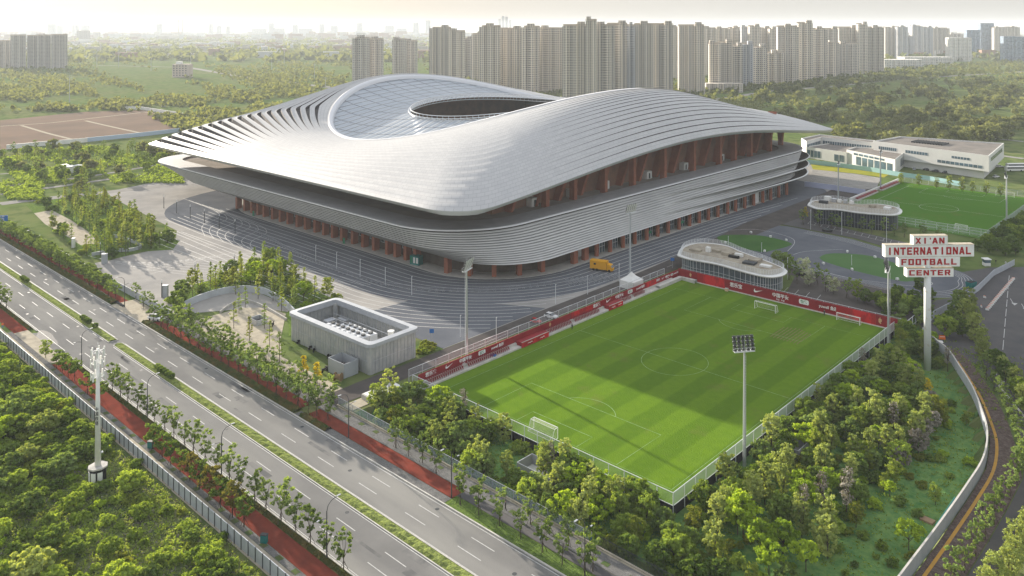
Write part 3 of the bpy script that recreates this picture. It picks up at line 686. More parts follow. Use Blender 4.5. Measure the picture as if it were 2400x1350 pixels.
# base storey: wall, columns, glazed bays
bp_ = rr(-272, -50.5, 67, 308, (58, 32, 46, 56), 14, 26)
m = MB(); m.loft([[(x, y, 0) for x, y in bp_], [(x, y, 7) for x, y in bp_]], True); m.build('base_wall', M('base_wall', (.08, .06, .05), .8, col2=(.12, .1, .085), nscale=.3), stad, world=True)
m = MB(); v = plan(0); m.prism([(x, y) for x, y in rr(v[0] - 2.5, v[1] + 2.5, v[2] - 2.5, v[3] + 2.5, [r + 2 for r in v[4:]], 14, 26)], .02, .16); m.build('base_kerb', lightconc, stad, world=True)
def bcol(x, y, rz, w=1.7, d=2.6, z1=7.1, round_=False):
    m = MB()
    if round_: m.tube((x, y, 0), (x, y, z1), .92, n=10)
    else: m.box((x, y, z1 / 2), (w, d, z1), rz)
    m.build('base_column', col_m, stad, world=True)
xs_ = [-236, -228, -221, -215, -209, -201, -194, -187, -179, -172, -164, -157, -150, -143, -135, -127.5, -120, -111, -105.5, -99, -93]
for x in xs_: bcol(x, 64.2, 0)
for a in (-78, -62, -46, -30, -14): bcol(-81 + 33 * math.cos(R_(a)), 96 + 33 * math.sin(R_(a)), R_(a + 90))
ysr = [104, 110.5, 117.5, 126, 134.5, 142.5, 151, 159, 167, 175.5, 184, 192, 200, 208.5, 217.5, 225, 234, 243, 252.5, 261, 270, 279]
for y in ysr: bcol(-45.5 + .02 * (y - 150), y, 0, round_=y > 115)
win_m = M('facade_glass', (.09, .13, .16), .15, spec=.8, col2=(.03, .05, .06), nscale=.35)
for a, b in zip(xs_[4:-1], xs_[5:]):
    cx = (a + b) / 2; w = b - a - 2.2
    f = MB(); f.box((cx, 66.0, 4.9), (w, .12, .12)); f.box((cx, 66.0, 3.4), (w, .12, .12))
    for q in (-.5, -.17, .17, .5): f.box((cx + q * w, 66.0, 4.6), (.12, .1, 2.4))
    fo = f.build('window', white_metal, stad, world=True)
    g2 = MB(); g2.box((cx, 66.2, 4.6), (w, .05, 2.4)); g2.build('pane', win_m, fo).location = (-CX, -CY, 0)
for k, (a, b) in enumerate(zip(ysr[2:-1], ysr[3:])):
    cy = (a + b) / 2; w = b - a - 2.3; xx = -47.4 + .02 * (cy - 150)
    if k in (15,): 
        m = MB(); m.box((xx + .3, cy, 3), (.3, w, 5.6)); m.build('white_gate', white_paint, stad, world=True); continue
    f = MB()
    for q in (-.5, -.25, 0, .25, .5): f.box((xx, cy + q * w, 3.3), (.12, .14, 6.4))
    for z in (2.6, 6.3): f.box((xx, cy, z), (.1, w, .14))
    fo = f.build('window', white_metal, stad, world=True)
    g2 = MB(); g2.box((xx - .15, cy, 3.3), (.06, w, 6.3)); g2.build('pane', win_m, fo).location = (-CX, -CY, 0)
    if k in (4, 7, 12): 
        m = MB(); m.box((xx + .14, cy, 2.2), (.08, w * .7, 1.2)); m.build('green_poster', M('poster_green', (.03, .22, .12), .6) if k == 4 else bpy.data.materials['poster_green'], stad, world=True)
m = MB(); m.box((-50, 112, 2.8), (.3, 9, 4.6)); m.build('white_gate', white_paint, stad, world=True)
# ================================================================ FENCES, WALLS
def fence(name, label, path, h, sp, mat=mesh_mat, pm=white_metal, z=0.0, rails=(0.03, 1.0), pr=.06, panel='mesh_panel', group=None, zp=None, cat='fence', thick=0.0):
    x0, y0 = path[0]; t = thing(name, label, cat, (x0, y0, z), 0, group)
    P = [(x - x0, y - y0) for x, y in path]; m = MB(); r = MB(); posts = []
    acc = 0.0
    for a, b in zip(P[:-1], P[1:]):
        L = math.dist(a, b)
        if thick: 
            ang = math.atan2(b[1] - a[1], b[0] - a[0]); m.box(((a[0] + b[0]) / 2, (a[1] + b[1]) / 2, h / 2), (L, thick, h), ang)
        else: m.quad((a[0], a[1], .05), (b[0], b[1], .05), (b[0], b[1], h), (a[0], a[1], h))
        for q in rails: r.tube((a[0], a[1], h * q), (b[0], b[1], h * q), pr * .8, n=4)
        s = -acc
        while s + sp <= L: s += sp; posts.append((a[0] + (b[0] - a[0]) * s / L, a[1] + (b[1] - a[1]) * s / L))
        acc = L - s if s > -acc else acc + L
    posts.insert(0, P[0]); m.build(panel, mat, t)
    if rails: r.build('rail', pm, t)
    pm_ = MB().tube((0, 0, (zp or 0)), (0, 0, h), pr, n=5).data('post', [pm])
    for q in posts[:99]:
        o = bpy.data.objects.new('post', pm_); COL.objects.link(o); o.parent = t; o.location = (q[0], q[1], 0)
    return t
# grey hoarding along the left side of the main road
hoard_m = M('hoarding_panel', (.46, .48, .52), .5, .1, col2=(.38, .41, .45), nscale=.7)
hl = thing('hoarding', 'long grey corrugated hoarding with dark posts along the near pavement', 'hoarding', (-131, -65.6, 0))
m = MB(); x = 0.0; i = 0
while x < 205:
    m.box((x + 1.24, 0, 1.25), (2.44, .06, 2.3), 0); m.box((x + 1.24, .05, 2.42), (2.44, .1, .08)); m.box((x + 1.24, .05, 1.25), (2.44, .05, .05)); x += 2.5
m.build('panel', hoard_m, hl)
pd = MB().box((0, 0, 1.3), (.12, .12, 2.6)).data('post', [dark_grey])
for i in range(83):
    o = bpy.data.objects.new('post', pd); COL.objects.link(o); o.parent = hl; o.location = (i * 2.5, -.08, 0)
def low_wall(name, label, path, h, th, mat, z=0.0, cat='wall', group=None, cap=None):
    t = thing(name, label, cat, (path[0][0], path[0][1], z), 0, group); P = [(x - path[0][0], y - path[0][1]) for x, y in path]; L = []; R = []
    for i, p in enumerate(P):
        a = P[max(0, i - 1)]; b = P[min(len(P) - 1, i + 1)]; d = np.array([b[0] - a[0], b[1] - a[1]], float); d /= np.linalg.norm(d); n = np.array([-d[1], d[0]]) * th / 2; L.append(p + n); R.append(p - n)
    m = MB(); m.loft([[(*p, 0) for p in L], [(*p, h) for p in L], [(*p, h) for p in R], [(*p, 0) for p in R]], False); m.build('panel', mat, t)
    if cap:
        m = MB(); c2 = .06; m.loft([[(*p, h) for p in L], [(*p, h + .12) for p in L], [(*p, h + .12) for p in R], [(*p, h) for p in R]], False); m.build('coping', cap, t)
    return t
wr = cat(WALLR, 5); wr = [p for p in wr if p[1] < 118]
low_wall('curved_wall', 'long curved grey wall sweeping round the park lawn beside the brick pavement', wr, 2.6, .35, hoard_m, ZP * .2, cap=lightconc)
m = MB(); 
for i in range(2):
    m.box((0, 0, 0), (.02, 13, .9))
bn = thing('wall_banner', 'dark teal banner with white lettering hung on the curved grey wall', 'banner', (112.02, 26, 1.0), R_(0)); 
m = MB(); m.box((-.28, 0, 0), (.05, 12, 1.1)); m.build('cloth', teal, bn)
low_wall('plaza_hoarding', 'straight grey hoarding between the pavement and the bright plaza', [(-216, -24.4), (-160, -25.0), (-104, -24.8)], 2.3, .12, hoard_m)
low_wall('forecourt_hoarding', 'grey hoarding between the running loop and the dark forecourt', [(82.5, 215), (80.0, 195), (80.5, 172), (79, 150), (77, 135), (78, 122)], 2.2, .12, hoard_m)
low_wall('checkpoint_hoarding', 'short grey hoarding running up to the guard booth', [(92, 260), (88, 240), (84.5, 224)], 2.2, .12, hoard_m)
fence('glass_fence', 'low glass panel fence between the pavement and the park trees', [(-17 + 4, -23.4), (66, -23.4)], 1.9, 3.0, clear_glass, steel, rails=(1.0,))
t = thing('iron_fence', 'dark upright iron railing at the bottom of the park', 'fence', (67.5, -23.4, 0))
m = MB(); 
for i in range(180): m.box((i * .28, 0, 1.05), (.05, .05, 2.1))
for z in (.25, 1.9): m.box((25, 0, z), (50.4, .04, .07))
m.build('railing', dark_grey, t)
low_wall('kerb_wall', 'low tan wall under the glass fence', [(-13, -23.75), (120, -23.75)], .35, .3, sandy)
# pitch fences
fence('pitch_fence', 'tall white wire fence with cream mesh along the right side of the near pitch', [(71.25, -4.35), (71.25, 116)], 2.5, 4.0, mesh_dense, white_metal, rails=(0.0, 1.0), pr=.09, zp=-2)
fence('pitch_fence', 'white wire fence along the near end of the striped pitch behind the goal', [(-8.5, -4.35), (71.2, -4.35)], 2.5, 4.0, mesh_mat, white_metal, rails=(0.0, 1.0), pr=.09, zp=-2)
fence('pitch_fence', 'wire fence above the red banner wall on the stadium side of the pitch', [(-10.5, -4), (-10.5, 113)], 3.2, 4.5, mesh_mat, white_metal, rails=(.45, 1.0), pr=.07)
fence('pitch_fence', 'white wire fence on top of the far red banner wall', [(-7, 119), (74, 119)], 2.8, 4.2, mesh_mat, white_metal, rails=(.4, 1.0), pr=.07)
fence('pitch_fence', 'short fence returning from the corner of the far red banner wall', [(71.25, 116), (74, 119), (74, 128)], 2.5, 3.0, mesh_mat, white_metal, rails=(0.0, 1.0), pr=.08, zp=-2)
fence('far_pitch_fence', 'wire fence across the near end of the far pitch', [(20, 252), (64, 252)], 3.5, 4.6, mesh_mat, white_metal, rails=(.3, .65, 1.0), pr=.08)
fence('far_pitch_fence', 'grey wire fence along the right side of the far pitch', [(64, 252), (64, 365)], 3.0, 4.6, mesh_dense, grey_paint, rails=(0., 1.0), pr=.08)
fence('far_pitch_fence', 'dark wire fence and rails along the back of the far pitch', [(-7, 359), (64, 359)], 3.0, 4.6, mesh_mat, grey_paint, rails=(0.0, 1.0), pr=.08)
low_wall('teal_hoarding', 'pale turquoise hoarding in front of the white dormitory block', [G(1893, 384), G(1960, 391), G(2040, 402), G(2110, 414), G(2180, 424), G(2252, 437)], 2.8, .15, M('turquoise_panel', (.33, .55, .56), .6, col2=(.38, .6, .62), nscale=.05))
low_wall('lilac_hoarding', 'pale lilac hoarding at the end of the running track', [G(1886, 437), G(1955, 446), G(2028, 457)], 3.0, .15, M('lilac_panel', (.42, .45, .6), .6))
low_wall('white_low_wall', 'white retaining wall beside the far pitch seats', [(-10.5, 285), (-10.5, 360)], 1.6, .5, white_paint)
# crowd barriers on the plaza
bar = MB()
for z in (.25, 1.05): bar.tube((-1.1, 0, z), (1.1, 0, z), .03, n=4)
for i in range(12): bar.tube((-1.05 + i * .19, 0, .25), (-1.05 + i * .19, 0, 1.05), .012, n=3)
br_root = thing('crowd_barrier', 'steel crowd barrier', 'barrier'); bar.build('frame', steel, br_root)
f = MB(); 
for s in (-.8, .8): f.tube((s, -.3, .02), (s, .3, .02), .03, n=4); f.tube((s, 0, .02), (s, 0, .25), .03, n=4)
f.build('foot', steel, br_root)
bp2 = [(-184, 46), (-160, 42.5), (-136, 39), (-104, 37), (-80, 39), (-64, 45), (-52, 54), (-42, 66), (-35, 80)]
pts = []
for a, b in zip(bp2[:-1], bp2[1:]):
    n = int(math.dist(a, b) / 2.45); pts += [(a[0] + (b[0] - a[0]) * i / n, a[1] + (b[1] - a[1]) * i / n, math.atan2(b[1] - a[1], b[0] - a[0])) for i in range(n)]
for i, (x, y, a) in enumerate(pts):
    place(br_root, (x, y, 0), a + rnd.uniform(-.06, .06), 1.25, '%s steel barrier from the left in the curved line round the stadium forecourt' % nth(i), 'barriers in the line round the forecourt')
for k in range(5):
    for j in range(11):
        u = (j + .5) / 11; x = -34 + 9.5 * u + k * .9; y = 84 + 19 * u - k * .5
        place(br_root, (x, y, 0), R_(63) + R_(35), (1.0, 1.0, 1.1), 'steel barrier in the packed rows stored in front of the yellow truck', 'barriers stored by the yellow truck')
# ================================================================ STAND AND BANNERS
red_m = M('banner_red', (.26, .014, .02), .6, col2=(.2, .01, .018), nscale=.3)
red2_m = M('banner_bright_red', (.52, .015, .02), .55, col2=(.3, .01, .015), nscale=.28, stretch=(1, 1, .5), fac=(.45, .55))
seat_m = M('seat_red', (.2, .02, .03), .5)
gold_m = M('crest_gold', (.6, .38, .2), .5)
def text_mesh(s, size, mat, thick=.02, bold=.0, name='lettering', sx=1.0):
    c = bpy.data.curves.new('t', 'FONT'); c.body = s; c.size = size; c.align_x = 'CENTER'; c.align_y = 'CENTER'; c.extrude = thick; c.offset = bold
    o = bpy.data.objects.new('t', c); COL.objects.link(o); dg = bpy.context.evaluated_depsgraph_get(); dg.update()
    me = bpy.data.meshes.new_from_object(o.evaluated_get(dg)); bpy.data.objects.remove(o); me.materials.clear(); me.materials.append(mat)
    if sx != 1: me.transform(Matrix.Diagonal((sx, 1, 1, 1)))
    r = bpy.data.objects.new(name, me); COL.objects.link(r); return r
def swoosh(s, mat):
    up = [(-1, .12), (-.93, -.22), (-.72, -.36), (-.45, -.33), (1.25, .42)]; lo = [(1.25, .42), (-.3, .02), (-.62, -.03), (-.78, .1), (-.78, .3), (-.7, .5)]
    P = [(-.70, .52), (-.86, .32), (-1.0, .05), (-1.0, -.18), (-.88, -.34), (-.66, -.4), (-.4, -.34), (.3, -.03), (1.3, .42), (.3, .12), (-.3, -.02), (-.55, -.04), (-.7, .03), (-.76, .2)]
    m = MB(); m.prism([(x * s, y * s) for x, y in P], 0, .04); return m.build('swoosh', mat)
def crest(s, mat):
    m = MB()
    for x, y, r in ((0, .35, .42), (.18, 0, .3), (-.15, -.25, .28), (.1, -.55, .22), (-.3, .1, .16), (.38, .3, .14)):
        m.prism([(s * (x + r * math.cos(a)), s * (y + r * .8 * math.sin(a))) for a in np.linspace(0, 2 * PI, 9)[:-1]], 0.0, .03)
    m.prism([(s * .1 * math.cos(a), s * (.9 + .1 * math.sin(a))) for a in np.linspace(0, 2 * PI, 7)[:-1]], 0, .035)
    return m.build('crest', mat)
def on_wall(o, parent, u, v, ang, off):
    """put an upright flat mark on a vertical banner; parent-local u along the wall"""
    o.parent = parent; ca, sa = math.cos(ang), math.sin(ang); nx, ny = sa, -ca
    o.location = (ca * u + nx * off, sa * u + ny * off, v); o.rotation_euler = (PI / 2, 0, ang)
def sponsor_run(t, u, ang, off, v, s=1.0, gap=6.4, flip=False):
    seq = []
    a = text_mesh('君乐宝', 1.3 * s, letter_white, bold=.02); seq.append(a)
    seq.append(swoosh(1.15 * s, letter_white))
    seq.append(text_mesh('中国平安', 1.2 * s, letter_white, bold=.02))
    b = MB(); w, h = 1.35 * s, .62 * s; b.prism([(-w, -h * .6), (-w * .85, -h), (w * .85, -h), (w, -h * .6), (w, h * .6), (w * .85, h), (-w * .85, h), (-w, h * .6)], 0, .03); bb = b.build('logo_plate', letter_white); seq.append(bb)
    seq.append(text_mesh('yuwell 鱼跃', 1.05 * s, letter_white, bold=.012))
    for k, o in enumerate(seq):
        on_wall(o, t, u + gap * k, v, ang, off)
        if k == 2:
            q = text_mesh('专业 · 价值', .5 * s, letter_white); on_wall(q, t, u + gap * k, v - 1.0 * s, ang, off)
        if k == 3:
            q = text_mesh('怡宝', .95 * s, M('logo_green', (.03, .2, .08), .6) if 'logo_green' not in bpy.data.materials else bpy.data.materials['logo_green'], bold=.02); on_wall(q, t, u + gap * k, v, ang, off + .05)
# the west stand: banner wall (faces +x), seats, concrete step
st = thing('stand', 'low concrete stand with red seats along the stadium side of the striped pitch', 'stand', (-6, -4, 0))
m = MB()
m.box((.9, 56, .25), (2.4, 119, .5)); m.box((-.2, 56, .5), (.9, 119, 1.0)); m.build('step', lightconc, st)
bw = thing('banner_wall', 'long dark red sponsor wall behind the seats on the stadium side of the pitch', 'banner wall', (-6.6, -4, 0))
m = MB(); m.box((0, 60, 1.45), (.25, 120, 2.9)); m.build('panel', red_m, bw)
m = MB()
for y0, y1 in ((60, 70.5), (100, 106)): m.box((.15, (y0 + y1) / 2, 1.5), (.06, y1 - y0, 2.75))
m.build('bright_panel', red2_m, bw)
for y0 in (4.5, 73): sponsor_run(bw, y0 - .5, PI / 2, .17, 2.05, .95, 6.0)
sponsor_run(bw, 107.2, PI / 2, .17, 2.05, .6, 2.9)
c = crest(.9, gold_m); on_wall(c, bw, 50, 1.95, PI / 2, .17)
# projecting red dugout blocks
for i, (y0, y1, lb) in enumerate(((34, 45.5, 'bright red dugout block nearest the camera breaking the row of seats'), (74.5, 82, 'bright red dugout block near the far corner of the stand'))):
    d = thing('dugout', lb, 'dugout', (-4.6, y0 - 4 + 1, 0)); L = y1 - y0
    m = MB(); m.box((-.4, L / 2, .8), (2.4, L, 1.6)); m.build('side_panel', red_m, d)
    m = MB(); m.box((.84, L / 2, .8), (.08, L - .1, 1.5)); m.build('front_panel', red2_m, d)
    m = MB(); m.box((.84, L / 2, 1.6), (.16, L, .12)); m.build('coping', lightconc, d)
    for q in range(2):
        m = MB(); pts = [(-1.1, -.15), (-.5, .1), (0, -.05), (.6, .15), (1.2, -.1), (.5, -.02), (0, -.2), (-.5, -.03)]; m.prism(pts, 0, .03); o = m.build('crest_mark', letter_white); on_wall(o, d, L * (.3 + .45 * q), .85, PI / 2, .9)
seat = MB(); seat.box((0, 0, .42), (.42, .42, .06)); seat.box((-.19, 0, .72), (.06, .42, .55)); seat.box((0, 0, .2), (.1, .1, .4))
sd_ = seat.data('seat', [seat_m])
rowpos = [(y, 1) for y in np.arange(1, 30, .72) if not 13 < y < 14.5] + [(y, 1) for y in np.arange(44.5, 71, .72) if not 57 < y < 58.5] + [(y, 1) for y in np.arange(81, 96, .72) if not 88 < y < 89]
sp_ = [(-5.45 + .75 * r, y - 3, 1.0 - .5 * r) for y, q in rowpos for r in (0, 1)]; rest = MB()
for k, (x, y, z) in enumerate(sp_):
    if k < 99:
        o = bpy.data.objects.new('seat', sd_); COL.objects.link(o); o.parent = st; o.location = (x + 6, y + 4, z)
    else: rest.add([(a + x + 6, b + y + 4, c + z) for a, b, c in seat.v], seat.f, 0)
o = rest.build('seat_row', [seat_m], st); o['kind'] = 'stuff'
# far-end banner wall (faces -y)
be = thing('banner_wall', 'red sponsor wall across the far end of the striped pitch', 'banner wall', (-6.6, 116, 0))
m = MB(); m.box((39.5, .15, 1.7), (78.6, .3, 3.4)); m.build('panel', red_m, be)
m = MB(); m.box((14.0, -.06, 1.75), (11, .08, 3.2)); m.box((66, -.06, 1.75), (12.5, .08, 3.2)); m.build('bright_panel', red2_m, be)
m = MB(); m.box((39.5, -.4, .06), (78.6, .8, .12)); m.build('foot_kerb', lightconc, be)
sponsor_run(be, 24, 0, .06, 1.95, 1.25, 8.3)
c = crest(1.15, gold_m); on_wall(c, be, 73.6, 1.7, 0, .06); c = crest(.9, gold_m); on_wall(c, be, 5.5, 2.0, 0, .06)
low_wall('corner_step', 'white concrete step in the far corner of the stand', [(-4.5, 100), (-4.5, 114.6), (2, 114.6)], 1.1, 1.6, lightconc)
# far pitch seats
for i, (y0, y1) in enumerate(((290, 318), (325, 352))):
    s_ = thing('seat_block', ['dark red seat block nearest the gate beside the far pitch', 'dark red seat block furthest along beside the far pitch'][i], 'seating', (-8.8, y0, 0)); m = MB()
    for r in range(2): m.box((r * .8, (y1 - y0) / 2, .5 - r * .1 + .6), (.5, y1 - y0, .7))
    m.build('seat_row', seat_m, s_); m = MB(); m.box((.4, (y1 - y0) / 2, .35), (2.2, y1 - y0 + .4, .7)); m.build('plinth', lightconc, s_)
# ================================================================ GOALS
def goal(label, loc, rz, w=7.32, h=2.44, dp=2.0, cc=None, group='football goals'):
    t = thing('football_goal', label, 'goal', loc, rz, group); m = MB(); r = .07
    m.path([(-w / 2, 0, 0), (-w / 2, 0, h), (w / 2, 0, h), (w / 2, 0, 0)], r, 6)
    m.build('goal_frame', letter_white, t)
    b = MB()
    for s in (-1, 1): b.path([(s * w / 2, 0, h), (s * w / 2, -dp * .55, h * .97), (s * w / 2, -dp, 0), (s * w / 2, 0, 0)], .04, 4)
    b.tube((-w / 2, -dp, 0), (w / 2, -dp, 0), .04, n=4); b.tube((-w / 2, -dp * .55, h * .97), (w / 2, -dp * .55, h * .97), .03, n=4)
    b.build('back_frame', letter_white, t)
    n = MB()
    n.quad((-w / 2, -dp * .55, h * .96), (w / 2, -dp * .55, h * .96), (w / 2, 0, h), (-w / 2, 0, h)); n.quad((-w / 2, -dp, 0), (w / 2, -dp, 0), (w / 2, -dp * .55, h * .96), (-w / 2, -dp * .55, h * .96))
    for s in (-1, 1): n.add([(s * w / 2, 0, 0), (s * w / 2, -dp, 0), (s * w / 2, -dp * .55, h * .96), (s * w / 2, 0, h)], [(0, 1, 2, 3)])
    n.build('net', net_m, t); return t
net_m = M('goal_net', (.75, .72, .66), .8, trans=.8)
goal('white goal at the near end of the striped pitch inside the fence', (34, 0, .01), 0)
goal('white goal at the far end of the striped pitch in front of the red wall', (34, 105, .01), PI)
goal('spare white goal standing against the right part of the far red wall', (58.3, 112.6, .01), PI, 7.3, 2.3, 1.2)
goal('small goal inside the near fence of the far pitch', (*G(2254, 538), .05), R_(-12), 5.5, 2.2, 1.6)
goal('small goal pair standing at the back of the far pitch', (48, 353, .05), PI, 9, 2.4, 1.4)
# ================================================================ FLOODLIGHT MASTS
lampglass = M('lamp_glass', (.5, .5, .48), .2)
def flood(label, loc, h, face, bank=(4, 4), sc=1.0, dark=False):
    t = thing('floodlight_mast', label, 'floodlight mast', loc, face, 'floodlight masts round the pitches'); pm = grey_paint if dark else steel
    m = MB(); m.tube((0, 0, 0), (0, 0, h), .38 * sc, .2 * sc, n=10); m.tube((0, 0, h), (0, 0, h + 3.2), .06, .03, n=5); m.build('pole', pm, t)
    m = MB(); m.box((0, -.45, h * .5), (.3, .05, h * .92)); 
    m2 = MB()
    for s in (-.16, .16): m2.tube((s, -.48, 2), (s, -.48, h - 1), .025, n=3)
    for k in range(int(h * 1.6)): m2.tube((-.16, -.48, 2 + k * .6), (.16, -.48, 2 + k * .6), .02, n=3, cap=False)
    m2.build('ladder', white_metal, t)
    m = MB(); m.box((0, .2, h - .4), (4.6 * sc, 1.1, .12)); 
    for s in (-1, 1): m.tube((-2.3 * sc, .2 + s * .55, h + .5), (2.3 * sc, .2 + s * .55, h + .5), .03, n=4)
    for q in (-2.3, -1.1, 0, 1.1, 2.3):
        for s in (-1, 1): m.tube((q * sc, .2 + s * .55, h - .4), (q * sc, .2 + s * .55, h + .5), .025, n=3)
    m.build('platform', white_metal, t)
    for r in range(bank[1]):
        for c in range(bank[0]):
            x = (c - (bank[0] - 1) / 2) * 1.0 * sc; z = h + .2 + r * .75 * sc; m = MB()
            m.loft([[(x + a * k, y, z + b * k + dz) for a, b in ((-1, -1), (1, -1), (1, 1), (-1, 1))] for k, y, dz in ((.12, -.25 + .25 * r, .1), (.3 * sc, -.05 + .25 * r, .05), (.42 * sc, .3 + .25 * r, -.12))], True)
            lo = m.build('lamp', dark_grey, t)
            g2 = MB(); g2.quad(*[(x + a * .4 * sc, .3 + .25 * r, z + b * .4 * sc - .12) for a, b in ((-1, -1), (1, -1), (1, 1), (-1, 1))]); g2.build('glass', lampglass, lo)
    f = MB()
    for r in range(bank[1]): f.tube((-bank[0] / 2 * sc, 0 + .25 * r, h + .2 + r * .75 * sc), (bank[0] / 2 * sc, .25 * r, h + .2 + r * .75 * sc), .05, n=4)
    f.build('lamp_frame', white_metal, t); return t
flood('tall floodlight mast beside the red wall in front of the stadium corner', (-11.6, 17, 0), 24.5, R_(-68), (5, 4))
flood('tall floodlight mast by the white tent with dark lamps before the podium', (-17.9, 102, 0), 25, R_(-100), (5, 4), dark=True)
flood('floodlight mast rising from the park trees over the lit half of the pitch', (72.6, 21, ZP), 25, R_(52), (5, 4))
flood('floodlight mast at the right corner of the pitch under the lettered sign', (75.8, 98, ZP), 25.5, R_(105), (5, 4))
flood('dark floodlight mast in front of the striped terrace by the podium end', (*G(1965, 478), 0), 21, R_(-80), (3, 2), dark=True)
flood('dark floodlight mast beside the far pitch in front of the white dormitory', (*G(2064, 443), 0), 21, R_(-80), (3, 2), dark=True)
flood('floodlight mast at the right edge beyond the far pitch fence', (*G(2359, 532), 0), 23, R_(100), (3, 3))
# ================================================================ THE LETTERED SIGN
GL = {  # letter strokes on a 1 x 1 cell, thick verticals like the sign
 'I': ([(.36, 0, .64, 1)], 1.0), 'L': ([(.05, 0, .33, 1), (.05, 0, .95, .2)], 1.0), 'T': ([(.36, 0, .64, 1), (0, .78, 1, 1)], 1.0),
 'E': ([(.05, 0, .33, 1), (.05, 0, .95, .2), (.05, .4, .85, .6), (.05, .8, .95, 1)], 1.0), 'F': ([(.05, 0, .33, 1), (.05, .4, .85, .6), (.05, .8, .95, 1)], 1.0),
 'O': ([(.04, 0, .32, 1), (.68, 0, .96, 1), (.04, 0, .96, .2), (.04, .8, .96, 1)], 1.0), 'C': ([(.04, 0, .32, 1), (.04, 0, .96, .2), (.04, .8, .96, 1)], 1.0),
 'B': ([(.04, 0, .32, 1), (.68, .05, .96, .45), (.64, .55, .92, .95), (.04, 0, .9, .18), (.04, .42, .9, .58), (.04, .82, .88, 1)], 1.0),
 'R': ([(.04, 0, .32, 1), (.66, .5, .94, .95), (.04, .38, .9, .55), (.04, .82, .9, 1)], 1.0), "'": ([(.3, .7, .7, 1)], .45)}
DG = {'N': [[(.04, 0), (.30, 0), (.30, 1), (.04, 1)], [(.70, 0), (.96, 0), (.96, 1), (.70, 1)], [(.04, 1), (.34, 1), (.96, 0), (.66, 0)]],
      'A': [[(0, 0), (.28, 0), (.62, 1), (.34, 1)], [(.72, 0), (1, 0), (.66, 1), (.38, 1)], [(.2, .2), (.8, .2), (.74, .4), (.26, .4)]],
      'X': [[(0, 0), (.3, 0), (1, 1), (.7, 1)], [(.7, 0), (1, 0), (.3, 1), (0, 1)]], 'R': [[(.45, .42), (.72, .42), (1, 0), (.7, 0)]]}
sign_red = M('sign_red', (.4, .012, .02), .5); sign_white = M('sign_face', (.86, .86, .86), .5, col2=(.78, .77, .74), nscale=.8)
sg = thing('pylon_sign', 'tall white pylon sign spelling the football center in four red lettered boards', 'sign', (*G(2178, 870, ZP), ZP), R_(41.4 + 2))
sgx, sgy = G(2178, 870, ZP); sd_k = PJ(sgx, sgy)[2]
pxm = sd_k / FPX
m = MB(); m.tube((0, 1.0, 0), (0, 1.0, ZAT(sgx, sgy, 560) - ZP), .93, n=18); m.build('pole', M('pole_paint', (.72, .73, .74), .5, col2=(.55, .48, .4), nscale=.5, coord='obj', fac=(.56, .7)), sg, smooth=True)
for txt, xa, xb, ya, yb in (("XI'AN", 2140, 2222, 553, 575), ('INTERNATIONAL', 2073, 2285, 574, 602), ('FOOTBALL', 2106, 2251, 602, 625), ('CENTER', 2125, 2236, 629, 649)):
    u0, u1 = (xa - 2178) * pxm, (xb - 2178) * pxm; z0, z1 = ZAT(sgx, sgy, yb) - ZP, ZAT(sgx, sgy, ya) - ZP
    m = MB(); m.box(((u0 + u1) / 2, .95, (z0 + z1) / 2), (u1 - u0, 1.9, z1 - z0)); bo = m.build('letter_board', sign_white, sg)
    m = MB(); m.box(((u0 + u1) / 2, .95, z1 + .02), (u1 - u0 + .1, 2.0, .1)); m.build('board_cap', M('weathered_cap', (.5, .46, .38), .8, col2=(.35, .3, .22), nscale=1.2), bo)
    mg = .55; H = (z1 - z0) * .62; ws = [GL.get(ch, ([], 1))[1] for ch in txt]; cw = (u1 - u0 - 2 * mg) / sum(ws); u = u0 + mg
    for ch, wd in zip(txt, ws):
        L = MB(); W2 = cw * wd * .84; zb = (z0 + z1) / 2 - H / 2; e = 0
        for x0, y0, x1, y1 in GL.get(ch, ([], 1))[0]:
            L.box((u + (x0 + x1) / 2 * W2, -.03 - e, zb + (y0 + y1) / 2 * H), ((x1 - x0) * W2, .1, (y1 - y0) * H)); e += .004
        for poly in DG.get(ch, []):
            L.add([(u + x * W2, -.08 - e, zb + y * H) for x, y in poly], [(0, 1, 2, 3)]); L.add([(u + x * W2, -.02 - e, zb + y * H) for x, y in poly], [(3, 2, 1, 0)]); e += .004
        L.build('letter', sign_red, bo); u += cw * wd
# ================================================================ UTILITY BUILDING
screen_m = M('perforated_screen', (.33, .35, .36), .45, .2, col2=(.48, .48, .46), nscale=.35, fac=(.35, .7), detail=3)
roofband_m = M('roof_band', (.4, .42, .45), .6, col2=(.34, .36, .39), nscale=.5)
ub = thing('utility_building', 'long open-topped plant building wrapped in grey metal screens', 'building', (-40.5, -1, 0), R_(1.3))
UL, UW, UH = 39.0, 16.6, 8.2
def rrl(x, y, r, n=4): return rr(-x, x, -y, y, (r,) * 4, n, 2)
m = MB(); o_, i_ = rrl(UL / 2, UW / 2, 1.6), rrl(UL / 2 - 1.45, UW / 2 - 1.45, 1.2)
m.loft([[(x, y, UH - 1.0) for x, y in o_], [(x * 1.012, y * 1.03, UH - .9) for x, y in o_], [(x * 1.012, y * 1.03, UH) for x, y in o_], [(x, y, UH + .12) for x, y in i_], [(x, y, UH - 1.5) for x, y in i_]], True); m.build('roof_rim', roofband_m, ub)
